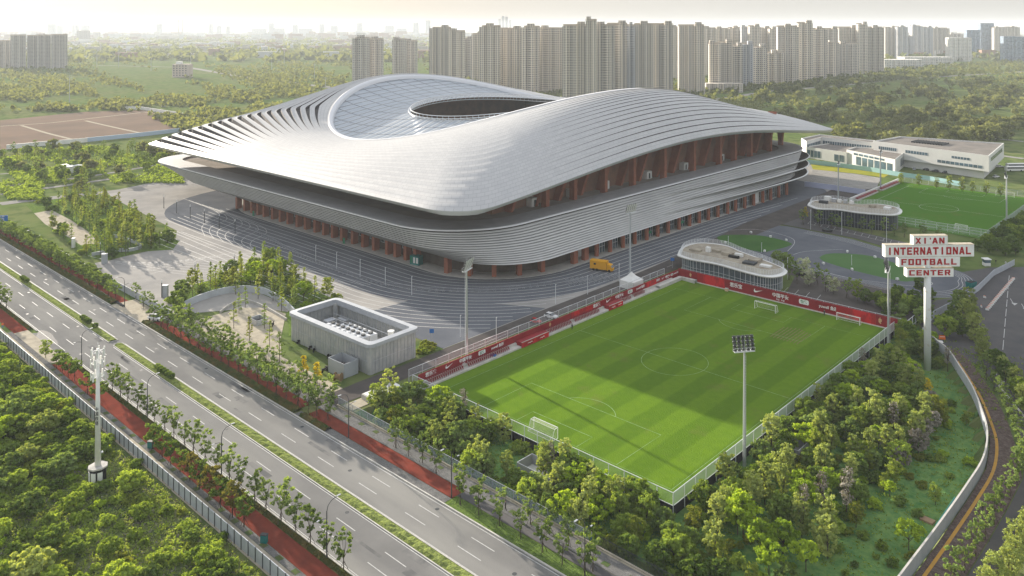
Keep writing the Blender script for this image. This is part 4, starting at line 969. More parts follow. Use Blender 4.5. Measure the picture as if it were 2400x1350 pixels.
for nm, (a, b), n_p in (('screen_wall', ((-UL / 2 + 1, -UW / 2 + .5), (UL / 2 - 1, -UW / 2 + .5)), 30), ('screen_wall', ((UL / 2 - .5, -UW / 2 + 1), (UL / 2 - .5, UW / 2 - 1)), 12), ('screen_wall', ((UL / 2 - 1, UW / 2 - .5), (-UL / 2 + 1, UW / 2 - .5)), 30), ('screen_wall', ((-UL / 2 + .5, UW / 2 - 1), (-UL / 2 + .5, -UW / 2 + 1)), 12)):
    L = math.dist(a, b); ang = math.atan2(b[1] - a[1], b[0] - a[0]); m = MB(); m.box(((a[0] + b[0]) / 2, (a[1] + b[1]) / 2, (UH - 1) / 2), (L, .12, UH - 1.02), ang); w = m.build(nm, screen_m, ub)
    m = MB()
    for k in range(n_p + 1):
        q = k / n_p; m.box((a[0] + (b[0] - a[0]) * q, a[1] + (b[1] - a[1]) * q, (UH - 1) / 2), (.07, .3, UH - 1.05), ang)
    m.box(((a[0] + b[0]) / 2, (a[1] + b[1]) / 2, 3.4), (L, .26, .1), ang); m.build('mullion', steel, w)
for sx in (-1, 1):
    for sy in (-1, 1):
        m = MB(); m.tube((sx * (UL / 2 - 1.3), sy * (UW / 2 - 1.3), 0), (sx * (UL / 2 - 1.3), sy * (UW / 2 - 1.3), UH - 1.02), 1.0, n=12); m.build('corner_panel', screen_m, ub)
m = MB(); m.box((0, 0, 1.6), (UL - 2, UW - 2, .3)); m.build('inner_deck', concrete, ub)
m = MB(); m.box((.5, -2.2, 3.8), (17, 3.2, 4.1)); ch = m.build('chiller', steel, ub)
m = MB(); m.box((.5, 2.0, 3.4), (14, 2.6, 3.4)); ch2 = m.build('chiller', white_metal, ub)
for k in range(6): m = MB(); m.tube((-5.4 + k * 2.3, 2.0, 5.15), (-5.4 + k * 2.3, 2.0, 5.5), .7, n=10); m.build('fan', dark_grey, ch2)
for k, (x_, y_, a_, b_2) in enumerate(((-13, -3, 3, 2), (-13, 1.5, 2.4, 3), (12.5, -3.5, 2.2, 2.2), (-10.5, 4.2, 4, 1.2))): m = MB(); m.box((x_, y_, 3.9), (a_, b_2, 1.7)); m.build('plant_unit', steel if k % 2 else white_metal, ub)
for k in range(7):
    for q in range(2):
        m = MB(); m.tube((-7 + k * 2.4, -2.95 + q * 1.5, 5.75), (-7 + k * 2.4, -2.95 + q * 1.5, 6.2), .62, n=10); m.build('fan', dark_grey if q else white_metal, ch)
m = MB()
for z in (6.9,): m.tube((-8.5, -3.7, z), (9.5, -3.7, z), .06, n=4); m.tube((-8.5, -.6, z), (9.5, -.6, z), .06, n=4)
for k in range(10): m.tube((-8.5 + 2 * k, -3.7, 5.7), (-8.5 + 2 * k, -3.7, 6.9), .04, n=4); m.tube((-8.5 + 2 * k, -.6, 5.7), (-8.5 + 2 * k, -.6, 6.9), .04, n=4)
m.tube((-16, -5, 5.5), (15, -5, 5.5), .12, n=5); m.tube((-16, 4.6, 5.2), (15, 4.6, 5.2), .08, n=5); m.build('pipework', steel, ub)
m = MB(); m.tube((14, 3, 3), (14, 3, 7.2), .75, n=12); m.tube((14, 3, 7.2), (14, 3, 7.5), .95, n=12); m.build('flue', white_paint, ub)
gb = thing('service_enclosure', 'pale grey open steel box standing beside the plant building', 'enclosure', (-28.2, -12.0, 0), R_(2))
for c, d in (((0, -2.2, 1.9), (7, .15, 3.8)), ((0, 2.2, 1.9), (7, .15, 3.8)), ((-3.5, 0, 1.9), (.15, 4.3, 3.8)), ((3.5, 0, 1.9), (.15, 4.3, 3.8))):
    m = MB(); m.box(c, d); m.build('side_panel', grey_paint if 0 else M('pale_steel', (.36, .39, .42), .5, .2) if 'pale_steel' not in bpy.data.materials else bpy.data.materials['pale_steel'], gb)
m = MB(); m.box((0, 0, .6), (6.6, 4.0, 1.2)); m.build('contents', M('rust_brown', (.12, .06, .045), .9), gb)
def open_box(label, loc, rz, w, d, h, mat, inn, name='ventilation_shaft', cat='shaft'):
    t = thing(name, label, cat, loc, rz); 
    for c, dd in (((0, -d / 2, h / 2), (w, .14, h)), ((0, d / 2, h / 2), (w, .14, h)), ((-w / 2, 0, h / 2), (.14, d - .16, h)), ((w / 2, 0, h / 2), (.14, d - .16, h))):
        m = MB(); m.box(c, dd); m.build('side_panel', mat, t)
    m = MB(); m.box((0, 0, .15), (w - .3, d - .3, .3)); m.build('floor', inn, t)
    m = MB()
    for s in (-1, 1): m.tube((-w / 2, s * d / 2, h + .02), (w / 2, s * d / 2, h + .02), .06, n=4); m.tube((s * w / 2, -d / 2, h + .02), (s * w / 2, d / 2, h + .02), .06, n=4)
    m.build('top_rail', white_metal, t); return t
open_box('small grey railed ventilation shaft in the middle of the sandy yard', (*G(605, 757), 0), R_(0), 4.6, 3.4, 1.6, steel, black)
open_box('grey walled sunken pit among the park trees below the near goal', (*G(1270, 1120, ZP), ZP), R_(0), 10, 4.6, 2.4, M('pit_wall', (.33, .34, .35), .7), white_paint)
open_box('pale walled pit behind the park trees near the corner floodlight', (*G(1843, 1055, ZP), ZP), R_(0), 8, 5, 2.2, bpy.data.materials['pit_wall'], concrete)
open_box('railed grey pit below the red wall corner beside the park hedge', (*G(2075, 868, ZP), ZP), R_(0), 8, 5, 2.0, bpy.data.materials['pit_wall'], dark_grey)
m = thing('entrance_planter', 'low white walled planter beside the service road gate', 'planter', (-9, -13, 0), R_(0))
q = MB(); q.box((0, 0, .6), (5.2, 9.5, 1.2)); q.build('wall', lightconc, m); q = MB(); q.box((0, 0, 1.25), (4.6, 8.9, .12)); q.build('bed', white_paint, m)
# ramp walls in the yard
rwp = cat([G(*p) for p in ((432, 722), (470, 705), (520, 690), (570, 684), (620, 690), (660, 712), (690, 740))], 6)
low_wall('ramp_wall', 'pale curved ramp wall behind the sandy yard', rwp, 2.2, .4, M('pale_wall', (.46, .49, .52), .6, col2=(.38, .4, .42), nscale=.2))
low_wall('ramp_kerb', 'low kerb wall of the ramp in front of the pale curved wall', cat([G(*p) for p in ((515, 735), (545, 714), (580, 708), (620, 722), (672, 752))], 5), .8, .3, lightconc)
rw2 = cat([G(*p) for p in ((245, 560), (265, 556), (290, 562), (330, 578), (312, 588), (260, 592), (215, 600))], 5)
low_wall('garden_wall', 'pale low curved wall in the plaza garden on the left', rw2, 1.3, .4, bpy.data.materials['pale_wall'])
sheet('garden_path', [[G(*p) for p in ((80, 500), (120, 492), (165, 515), (210, 545), (232, 570), (190, 575), (150, 550), (105, 525))]], sandy, .028)
# ================================================================ GLASS PAVILIONS
frit = M('pavilion_glass', (.06, .085, .1), .1, spec=.9, col2=(.12, .16, .18), nscale=.3)
sandroof = M('roof_gravel', (.38, .34, .27), .9, col2=(.25, .22, .18), nscale=.4)
def pavilion(name, label, poly, zr, h_rail, glass, light=True):
    c = np.mean(np.array(poly), 0); t = thing(name, label, 'building', (c[0], c[1], 0)); P = cat([(p[0] - c[0], p[1] - c[1]) for p in poly] + [(poly[0][0] - c[0], poly[0][1] - c[1])], 6)[:-1]
    ins = [(x * .92, y * .86) for x, y in P]
    m = MB(); m.loft([[(x, y, 0) for x, y in ins], [(x, y, zr - .7) for x, y in ins]], True); m.build('glass_wall', glass, t)
    m = MB()
    n = len(ins)
    for i in range(0, n, 1): m.tube((ins[i][0] * 1.005, ins[i][1] * 1.005, 0), (ins[i][0] * 1.005, ins[i][1] * 1.005, zr - .7), .07, n=4)
    for z in (2.6,): m.path([(x * 1.005, y * 1.005, z) for x, y in ins + ins[:1]], .05, 4)
    m.build('mullion', white_metal if light else grey_paint, t)
    m = MB(); m.loft([[(x * .9, y * .84, zr - .75) for x, y in P], [(x, y, zr - .6) for x, y in P], [(x * 1.01, y * 1.02, zr - .2) for x, y in P], [(x, y, zr) for x, y in P], [(x * .93, y * .9, zr + .02) for x, y in P]], True); m.build('roof_edge', white_paint, t)
    m = MB(); m.flat([(x * .94, y * .91) for x, y in P], zr + .05); ro2 = m.build('roof', sandroof, t)
    m = MB(); Q = [(x * .95, y * .93) for x, y in P]
    for k in range(5): m.path([(x, y, zr + .3 + h_rail * k / 5) for x, y in Q + Q[:1]], .06, 4)
    for x, y in Q: m.tube((x, y, zr), (x, y, zr + h_rail), .05, n=4)
    m.build('roof_railing', white_metal, t); return t, c
Pv = [G(*p, 6.2) for p in ((1588, 597), (1600, 578), (1640, 568), (1700, 574), (1740, 590), (1800, 612), (1841, 630), (1838, 642), (1806, 648), (1760, 640), (1680, 618), (1615, 606))]
pv, pc = pavilion('glass_pavilion', 'white edged glass pavilion behind the far red wall with a railed gravel roof', Pv, 6.2, 1.9, frit)
for k, (px, py, w) in enumerate(((1650, 608, .9), (1686, 617, .7), (1715, 628, .8), (1742, 634, .7), (1775, 640, .7), (1620, 602, .6))):
    x, y = G(px, py + 8, 1); m = MB(); m.tube((x - pc[0], y - pc[1] + .4, 0), (x - pc[0], y - pc[1] + .4, 5.4), w * .55, n=8); m.build('column', white_paint, pv)
def roofbox(pv, c, px, py, z, d, mat, nm='roof_unit'):
    x, y = G(px, py, z); m = MB(); m.box((x - c[0], y - c[1], z + d[2] / 2), d, R_(5)); return m.build(nm, mat, pv)
for px, py, d, mt in ((1660, 590, (1.6, 1.4, 1.8), white_paint), (1680, 590, (3.2, 1.6, .8), sandroof), (1706, 597, (4, 3, 1), sandroof), (1732, 601, (3, 1.4, 1.1), white_paint), (1720, 604, (4, 1.2, .8), black), (1770, 612, (4, 4, .9), sandroof), (1757, 618, (4.5, 3, .7), dark_grey), (1795, 625, (4, 2, .6), white_paint), (1630, 588, (4.5, 2, .7), sandroof)): roofbox(pv, pc, px, py, 6.3, d, mt)
dkglass = M('dark_pavilion_glass', (.015, .022, .035), .12, spec=.7)
Pv2 = [G(*p, 7.6) for p in ((1893, 480), (1905, 470), (1960, 468), (2010, 478), (2060, 478), (2105, 486), (2113, 497), (2095, 503), (2055, 501), (2010, 497), (1960, 490), (1915, 488))]
pv2, pc2 = pavilion('glass_pavilion', 'dark glazed two storey pavilion with equipment on its roof left of the far pitch', Pv2, 7.6, 2.2, dkglass, False)
for px, py, d, mt in ((1940, 470, (3, 2, 2), white_paint), (1955, 473, (2, 2, 1.6), steel), (1968, 474, (1.6, 1.6, 1.5), white_paint), (1982, 476, (1.6, 1.6, 1.5), steel), (1996, 478, (1.6, 1.6, 1.5), white_paint), (1930, 476, (4, 2, 1.2), dark_grey), (2045, 486, (3, 2, 1.2), sandroof), (2080, 490, (3, 3, .9), white_paint)): roofbox(pv2, pc2, px, py, 7.7, d, mt)
# ================================================================ WHITE DORMITORY AND OFFICE BLOCKS
wall_w = M('white_render', (.66, .66, .63), .75, col2=(.58, .58, .56), nscale=.1); flatroof = M('flat_roof', (.23, .21, .19), .9, col2=(.16, .15, .14), nscale=.12)
def block(name, label, P, z0, z1, wall=None, wins=(), parapet=.8, roofm=None, cat_='building', cant=0):
    """P: footprint polygon (world); wins: (edge, u0, u1, v0, v1, n) window bands as separate parts"""
    c = np.mean(np.array(P), 0); t = thing(name, label, cat_, (float(c[0]), float(c[1]), 0)); Q = [(p[0] - c[0], p[1] - c[1]) for p in P]
    A = sum(Q[i][0] * Q[(i + 1) % len(Q)][1] - Q[(i + 1) % len(Q)][0] * Q[i][1] for i in range(len(Q)))
    if cant: m = MB(); m.prism([(x * .9, y * .9) for x, y in Q], 0, z0); m.build('ground_floor', wall or wall_w, t)
    m = MB(); m.prism(Q, z0, z1); m.build('wall', wall or wall_w, t)
    m = MB(); inn = [(x * .985, y * .985) for x, y in Q]
    m.loft([[(x, y, z1) for x, y in Q], [(x, y, z1 + parapet) for x, y in Q], [(x, y, z1 + parapet) for x, y in inn], [(x, y, z1 + .05) for x, y in inn]], True)
    m.build('parapet', wall or wall_w, t); m = MB(); m.flat([(x * .985, y * .985) for x, y in Q], z1 + .06); m.build('roof', roofm or flatroof, t)
    for e, u0, u1, v0, v1, n in wins:
        a, b = np.array(Q[e]), np.array(Q[(e + 1) % len(Q)]); d = (b - a); L = np.linalg.norm(d); d /= L; nn = np.array([d[1], -d[0]]) * (1 if A > 0 else -1); ang = math.atan2(d[1], d[0])
        for k in range(n):
            w = (u1 - u0) * L / n; p = a + d * (u0 * L + w * (k + .5)) + nn * .05
            m = MB(); m.box((p[0], p[1], (v0 + v1) / 2), (w * .82, .12, v1 - v0), ang); wo = m.build('window', glass_blue, t)
    return t
AP = [G(2047, 333, 14), G(2110, 322, 14), G(2353, 338, 14), G(2318, 368, 14)]
block('office_block', 'long white two storey office block with a flat grey roof beyond the far pitch', AP, 5, 14, cant=1, wins=[(3, .05, .42, 6.5, 8.2, 10), (3, .5, .7, 9.8, 11.6, 8), (3, .78, .95, 9.8, 11.8, 9), (2, .12, .9, 10.3, 12.6, 10), (3, .15, .3, 10.4, 11.8, 6)])
ra = thing('roof_plant', 'dark louvred plant screen sunk in the office block roof', 'roof plant', (*G(2180, 335, 14.3), 14.1), R_(-5)); m = MB()
for i in range(12): m.box((i * 1.8 - 10, 0, .5), (.4, 12, 1.0))
m.build('louvre', dark_grey, ra)
WG = [G(1878, 323, 12), G(1922, 314, 12), G(2050, 328, 12), G(2047, 333, 12), G(1925, 320, 12), G(1890, 330, 12)]
block('dormitory_wing', 'white two storey wing with rows of windows behind the podium end', WG, 0, 11, wins=[(3, .03, .97, 6.8, 9.2, 20), (3, .03, .97, 2.5, 5, 20), (4, .05, .95, 6.8, 9.2, 8), (4, .05, .95, 2.5, 5, 8)])
LB = [G(1888, 346, 7), G(1950, 337, 7), G(2060, 349, 7), G(1984, 360, 7)]
block('dormitory_block', 'low white block with tall dark windows beside the podium end', LB, 0, 7, wins=[(3, .05, .3, 1, 5.4, 2), (3, .62, .96, 1.2, 5.8, 4)])
LC = [G(1984, 352, 9), G(2005, 345, 9), G(2127, 352, 9), G(2098, 375, 9)]
block('dormitory_block', 'white block with tall paired window bays behind the turquoise hoarding', LC, 0, 8.6, wins=[(3, .04, .8, .8, 6.2, 6), (3, .2, .85, 7.0, 8.3, 6), (2, .2, .6, 2, 7, 2)])
# small things in the north-west fields
sh = thing('site_hut', 'small white windowless hut standing alone in the rough field on the left', 'hut', (*G(165, 402), 0), R_(8)); m = MB(); m.box((0, 0, 2), (13, 8, 4)); m.build('wall', white_paint, sh); m = MB(); m.box((0, 0, 4.1), (13.4, 8.4, .25)); m.build('roof', white_metal, sh)
for i in range(6):
    sh_ = MB(); sh_.box((-5 + 2 * i, -4.05, 2.2), (.9, .08, 1.0)); sh_.build('window', glass_dark, sh)
bh = thing('village_block', 'narrow pale five storey block alone by the far road', 'building', (*G(428, 181), 0), R_(40)); m = MB(); m.box((0, 0, 12), (30, 16, 24)); m.build('wall', M('pale_pink_wall', (.45, .38, .34), .8), bh); m = MB(); m.box((-6, 0, 26), (8, 10, 5)); m.build('roof_room', white_paint, bh)
for i in range(5):
    for j in range(5): m = MB(); m.box((-12 + 5.5 * i, -8.1, 4 + 4.2 * j), (2, .2, 1.8)); m.build('window', glass_dark, bh)
field_m = M('bare_field', (.21, .155, .12), .95, col2=(.16, .125, .1), nscale=.02, detail=8)
sheet('bare_field', [[G(*p) for p in ((0, 352), (60, 347), (200, 328), (490, 298), (400, 266), (330, 258), (200, 262), (0, 282))]], field_m, .03)
low_wall('field_wall', 'long white and blue boundary wall below the bare brown field', [G(15, 350), G(110, 341), G(205, 333)], 3.4, .6, white_paint)
low_wall('field_wall', 'blue tinted boundary wall ending under the roof tip', [G(200, 333), G(330, 320), G(475, 303)], 3.4, .6, M('bluish_wall', (.4, .5, .62), .7))
low_wall('field_wall', 'white wall behind the bare brown field', [G(280, 256), G(330, 257), G(415, 270), G(505, 287)], 3.4, .6, white_paint)
ft = MB()
for P in (((0, 296), (120, 288), (330, 264)), ((50, 294), (110, 312), (190, 332)), ((200, 283), (270, 299), (345, 315)), ((330, 262), (430, 270), (500, 286))): ft.strip([G(*p) for p in P], 3, .05)
struct('field_track', ft, sandy)
fr = MB()
for P, w in ((((0, 455), (130, 438), (380, 402)), 5), (((0, 436), (200, 415), (380, 385)), 4), (((0, 408), (150, 398), (380, 366)), 3), (((0, 478), (60, 470), (240, 452), (400, 433)), 9),
             (((440, 158), (560, 178), (700, 196), (860, 215)), 16), (((180, 152), (440, 158)), 10), (((1660, 236), (1800, 214), (1950, 202), (2100, 186), (2400, 168)), 13), (((2000, 330), (2200, 345), (2400, 372)), 6), (((1900, 300), (2100, 300), (2400, 332)), 5)):
    fr.strip([G(*p) for p in P], w, .04)
struct('far_road', fr, M('far_road_surface', (.26, .25, .235), .9))
sheet('brick_pavement', [[(WALLR[i][0] + .6, WALLR[i][1]) for i in range(len(WALLR)) if WALLR[i][1] < 112] + [(WALLR[i][0] + 5.5 + (1.5 if WALLR[i][1] < 60 else 0), WALLR[i][1] + 1) for i in range(len(WALLR) - 1, -1, -1) if WALLR[i][1] < 112]], brickpave, .03)
sheet('east_footpath', [[(WALLR[i][0] + 7.2, WALLR[i][1] + 1) for i in range(len(WALLR)) if WALLR[i][1] < 112] + [(WALLR[i][0] + 10.4, WALLR[i][1] + 2) for i in range(len(WALLR) - 1, -1, -1) if WALLR[i][1] < 112]], asphalt_dark, .032)
ty = MB(); ty.strip([(x + 1.9, y) for x, y in wr if y < 105 and x > 84], .6, .05); struct('tactile_paving', ty, M('tactile_yellow', (.5, .27, .04), .8, col2=(.38, .22, .06), nscale=.8))
kb = MB(); kp = cat([(104.2, 98), (104.6, 95.5), (107.5, 90), (113.5, 80.5), (119.5, 70), (124, 58), (126.8, 45), (128, 30), (128, 5)], 5); kb.strip(kp, .5, .14); kb.loft([[(x - .25, y, 0) for x, y in kp], [(x - .25, y, .14) for x, y in kp]], False); struct('east_kerb', kb, lightconc)
sheet('east_road', [[(x + .3, y) for x, y in kp] + [(175, 5), (175, 98)]], asphalt_dark, .027)
# ================================================================ TOWER BLOCKS
def tower_mat(name, wall, wall2, glass, fx=3.3, fz=3.0, wx=(.22, .72), wz=(.3, .8), stripe=0):
    m = M(name, wall, .8); N, L, b = nodes(m); tc = N.new('ShaderNodeTexCoord'); s = N.new('ShaderNodeSeparateXYZ'); L.new(tc.outputs['Object'], s.inputs[0])
    u = math_(N, L, 'ADD', s.outputs[0], s.outputs[1]); u = math_(N, L, 'ADD', u, 500.0)
    def band(v, per, a, c):
        f = math_(N, L, 'FRACT', math_(N, L, 'DIVIDE', v, per)); return math_(N, L, 'MULTIPLY', math_(N, L, 'GREATER_THAN', f, a), math_(N, L, 'LESS_THAN', f, c))
    w = math_(N, L, 'MULTIPLY', band(u, fx, *wx), band(s.outputs[2], fz, *wz))
    bay = band(u, fx * 4, .0, .32); c0 = mixc(N, L, bay, wall, wall2)
    wn = N.new('ShaderNodeTexWhiteNoise'); wn.noise_dimensions = '2D'; cv = N.new('ShaderNodeCombineXYZ'); L.new(math_(N, L, 'FLOOR', math_(N, L, 'DIVIDE', u, fx)), cv.inputs[0]); L.new(math_(N, L, 'FLOOR', math_(N, L, 'DIVIDE', s.outputs[2], fz)), cv.inputs[1]); L.new(cv.outputs[0], wn.inputs['Vector'])
    gc = mixc(N, L, wn.outputs['Value'], glass, tuple(min(1, g * 3.2) for g in glass))
    g = N.new('ShaderNodeNewGeometry'); sn = N.new('ShaderNodeSeparateXYZ'); L.new(g.outputs['Normal'], sn.inputs[0]); up = math_(N, L, 'LESS_THAN', sn.outputs[2], .5)
    L.new(mixc(N, L, math_(N, L, 'MULTIPLY', w, up), c0, gc), b.inputs['Base Color']); return m
TM = [tower_mat('beige_tower_wall', (.56, .51, .44), (.4, .37, .33), (.035, .04, .05)), tower_mat('tan_tower_wall', (.46, .42, .36), (.6, .55, .48), (.03, .035, .045), 2.8, 3.0, (.2, .7)),
      tower_mat('grey_tower_wall', (.4, .41, .43), (.52, .51, .49), (.05, .06, .08), 3.6), tower_mat('blue_glass_tower', (.18, .22, .27), (.25, .28, .32), (.07, .1, .14), 1.8, 3.6, (.1, .9), (.15, .85)),
      tower_mat('white_grid_wall', (.6, .58, .54), (.6, .58, .54), (.1, .11, .12), 4.2, 3.8, (.25, .8), (.3, .8)), tower_mat('brown_tower_wall', (.38, .35, .32), (.46, .43, .39), (.045, .05, .06), 3.0)]
trim = M('roof_frame', (.4, .35, .29), .8)
def tower(label, xl, xr, yb, yt, mi=0, dep=17, rz=None, bays=None, crown=True, name='tower_block', d=None, group=None, core=True):
    d = d or FPX * CAM[2] / (yb - PY0); w = (xr - xl) * d / FPX; px = (xl + xr) / 2; p = CAM[:2] + _fw * (d + dep / 2) + _rt * (px - PX0) / FPX * d
    h = CAM[2] - (yt - PY0) * d / FPX; a = YAW if rz is None else rz; t = thing(name, label, 'tower block', (float(p[0]), float(p[1]), 0), a, group); mat = TM[mi]
    nb = bays or max(3, int(w / 5.5)); w *= .88 if px < 215 else 1.0; P = []
    for k in range(nb):
        x0, x1 = -w / 2 + w * k / nb, -w / 2 + w * (k + 1) / nb; o = (0, 3.2, 1.2, 3.2)[k % 4]
        P += [(x0, -dep / 2 + o), (x1 - (.0), -dep / 2 + o)]
    P += [(w / 2, dep / 2), (-w / 2, dep / 2)]
    hb = h - (4 if crown else 0); m = MB(); m.prism(P, 0, hb); m.build('body', mat, t)
    if crown:
        m = MB(); c0 = rnd.choice([-.25, .25, 0]) * w
        if core: m.box((c0, 0, hb + 2.6), (min(9, w * .4), dep * .6, 5.2)); m.build('lift_room', mat, t)
        m = MB(); n = max(3, int(w / 5))
        for k in range(n + 1): m.box((-w / 2 + w * k / n, -dep / 2 + .3 + (k % 2), hb + 1.1), (.5, .5, 2.2))
        m.box((0, -dep / 2 + .8, hb + 2.3), (w, 1.6, .3)); m.box((0, dep / 2 - .4, hb + 1.2), (w, .6, 2.4)); m.build('roof_pergola', trim, t)
    return t
FR = [(826, 860, 190, 84, 5), (858, 893, 187, 87, 5), (920, 948, 180, 88, 5), (946, 974, 177, 92, 5), (1007, 1053, 200, 60, 0), (1052, 1086, 203, 68, 0), (1084, 1117, 186, 87, 5),
      (1124, 1170, 218, 56, 1), (1168, 1226, 214, 62, 0), (1224, 1263, 225, 57, 0), (1262, 1321, 222, 61, 1), (1319, 1377, 247, 53, 0), (1374, 1399, 250, 41, 1), (1398, 1442, 246, 53, 0), (1424, 1471, 240, 50, 0), (1470, 1490, 236, 54, 2), (1488, 1534, 234, 51, 1), (1533, 1579, 231, 51, 0),
      (1592, 1654, 222, 54, 0)]
nm = ['warm grey', 'narrow', 'beige', 'brownish']
for i, r in enumerate(FR):
    if i < 4: lb = ['left slab of the lone dark tower pair left of the roof ridge', 'right slab of the lone dark tower pair left of the roof ridge', 'left slab of the second lone tower above the roof ridge', 'right slab of the second lone tower above the roof ridge'][i]
    else: lb = '%s high-rise counted from the left in the tall beige row behind the stadium roof' % nth(i - 4)
    tower(lb, *r[:4], r[4], rz=YAW - R_(8) if i < 11 else YAW - R_(4), group='beige high-rises behind the stadium')
BK = [(1105, 1130, 190, 75, 1), (1455, 1492, 190, 58, 0), (1575, 1600, 185, 60, 1), (1600, 1625, 180, 63, 0), (1625, 1652, 178, 61, 2), (1650, 1680, 176, 62, 1), (1678, 1712, 172, 63, 0), (1710, 1740, 170, 61, 1), (1738, 1760, 172, 60, 2), (1757, 1782, 175, 57, 0), (1780, 1806, 172, 62, 1), (1804, 1828, 174, 63, 0)]
for i, r in enumerate(BK): tower('%s high-rise from the left in the hazy rear row right of the roof peak' % nth(i), *r[:4], r[4], group='rear row of high-rises')
MR = [(1664, 1690, 214, 97, 0), (1688, 1718, 212, 94, 1), (1716, 1742, 210, 102, 0), (1740, 1767, 208, 98, 2), (1765, 1799, 205, 105, 0), (1797, 1839, 201, 119, 1), (1825, 1874, 198, 57, 0), (1873, 1907, 195, 49, 1), (1906, 1940, 190, 63, 0), (1908, 1936, 188, 88, 1), (1936, 1968, 184, 96, 0), (1938, 1966, 178, 63, 1), (1966, 2014, 181, 98, 0), (1968, 2016, 172, 60, 1), (2013, 2035, 174, 52, 0), (2034, 2074, 173, 60, 1)]
for i, r in enumerate(MR): tower('%s high-rise from the left in the right hand row above the green fields' % nth(i), *r[:4], r[4], rz=YAW - R_(6), group='high-rises above the green fields')
RG = [(2075, 2102, 140, 61, 0), (2103, 2128, 141, 60, 2), (2112, 2143, 140, 82, 2), (2138, 2162, 137, 58, 2), (2160, 2188, 136, 61, 2), (2186, 2226, 135, 63, 0), (2225, 2258, 131, 77, 0), (2266, 2298, 133, 70, 3), (2298, 2331, 127, 54, 3), (2330, 2362, 128, 62, 0), (2360, 2392, 128, 61, 0), (2352, 2381, 143, 85, 3), (2380, 2425, 143, 86, 3)]
for i, r in enumerate(RG): tower('%s distant tower from the left among the grey and glass towers at the right' % nth(i), *r[:4], r[4], group='distant grey and glass towers', crown=r[4] != 3)
tower('white office block with a regular window grid and glass top at the right', 2228, 2279, 144, 88, 4, 30, crown=False, name='office_tower'); tower('low cream block left of the white gridded office tower', 2189, 2226, 135, 118, 4, 30, crown=False, name='office_tower')
tower('low orange and white school building below the distant towers', 2073, 2165, 160, 140, 4, 40, crown=False, name='school_building'); tower('long low white school wing behind the green fields', 2120, 2235, 152, 134, 4, 40, crown=False, name='school_building')
tower('long low apartment podium at the foot of the high-rises', 1655, 1742, 217, 196, 0, 20, crown=False, name='podium_block')
LT = [(-12, 20, 160, 92, 5), (20, 54, 161, 79, 5), (58, 82, 160, 80, 5), (80, 113, 160, 79, 5), (115, 152, 160, 78, 5), (178, 209, 98, 71, 5)]
for i, r in enumerate(LT): tower('%s dim tower from the left in the hazy group at the left edge' % nth(i), *r[:4], r[4], group='hazy towers at the left edge', core=False, rz=YAW + R_(32))
FT = [(110, 125, 56, 60), (130, 142, 59, 0), (168, 180, 58, 0), (187, 206, 59, 0), (366, 376, 55, 0), (489, 495, 56, 0), (508, 515, 60, 0), (530, 536, 61, 0), (630, 640, 54, 0), (685, 696, 58, 0), (748, 758, 56, 0), (775, 790, 60, 0), (835, 848, 54, 0), (902, 922, 60, 0), (968, 980, 53, 0), (997, 1008, 48, 0), (1168, 1174, 44, 0), (1176, 1182, 38, 0), (1184, 1190, 39, 0), (1193, 1198, 47, 0), (930, 952, 66, 0), (640, 664, 66, 0), (590, 622, 67, 0), (700, 730, 67, 0)]
for i, (a, b, t_, _) in enumerate(FT): tower('%s faint skyline tower from the left on the hazy horizon' % nth(i), a, b, 78, t_, 2, 40, crown=False, bays=2, group='faint towers on the horizon', d=7200 + 60 * (i % 7))
for k, xx in enumerate((419, 427)):
    d = 6500; p = CAM[:2] + _fw * d + _rt * (xx - PX0) / FPX * d; t = thing('chimney_stack', ['left', 'right'][k] + ' one of the two thin chimneys on the hazy horizon', 'chimney', (float(p[0]), float(p[1]), 0)); m = MB(); m.tube((0, 0, 0), (0, 0, 145), 7, 4, n=8); m.build('shaft', concrete, t)
# city carpet far away: low roofs as one mass
rs = np.random.RandomState(3); m = MB()
for i in range(2600):
    d = rs.uniform(2300, 9000); px = rs.uniform(-150, 2550)
    if px < 850 and d < 3000 and rs.rand() < .7: continue
    p = CAM[:2] + _fw * d + _rt * (px - PX0) / FPX * d; w = rs.uniform(15, 60) * (1 + d / 9000); h = rs.uniform(5, 24) * (1 + (d > 5000) * rs.rand() * 1.4)
    m.box((p[0], p[1], h / 2), (w, rs.uniform(12, 30), h), YAW + rs.uniform(-.3, .3), m=int(rs.randint(0, 3)))
tag(m.build('distant_town', [M('pale_roof', (.45, .46, .47), .8), M('town_wall', (.32, .3, .27), .8), M('rust_roof', (.25, .16, .12), .8)]), 'hazy carpet of low roofs reaching to the horizon', 'townscape', kind='stuff')
# pylons and thin masts in the fields
def mast(label, px, yb, yt, arms=True, name='power_pole'):
    x, y = G(px, yb); h = ZAT(x, y, yt); t = thing(name, label, 'pole', (x, y, 0), YAW, 'poles standing in the far fields'); m = MB(); m.tube((0, 0, 0), (0, 0, h), .55, .3, n=5); m.build('shaft', grey_paint, t)
    if arms:
        m = MB()
        for k in (.82, .9, .97): m.box((0, 0, h * k), (7 - 8 * (k - .82), .3, .3))
        m.build('cross_arm', grey_paint, t)
for i, (px, yb, yt) in enumerate(((354, 166, 110), (278, 158, 118), (227, 162, 118), (447, 160, 110), (163, 240, 176), (666, 150, 100), (763, 212, 180), (637, 165, 125), (737, 190, 150), (1105, 190, 165))): mast('%s thin pole from the left standing in the hazy fields' % nth(sorted([354, 278, 227, 447, 163, 666, 763, 637, 737, 1105]).index(px)), px, yb, yt)
mast('lone white mast in front of the white gridded office tower', 2217, 166, 137, False, 'white_mast')
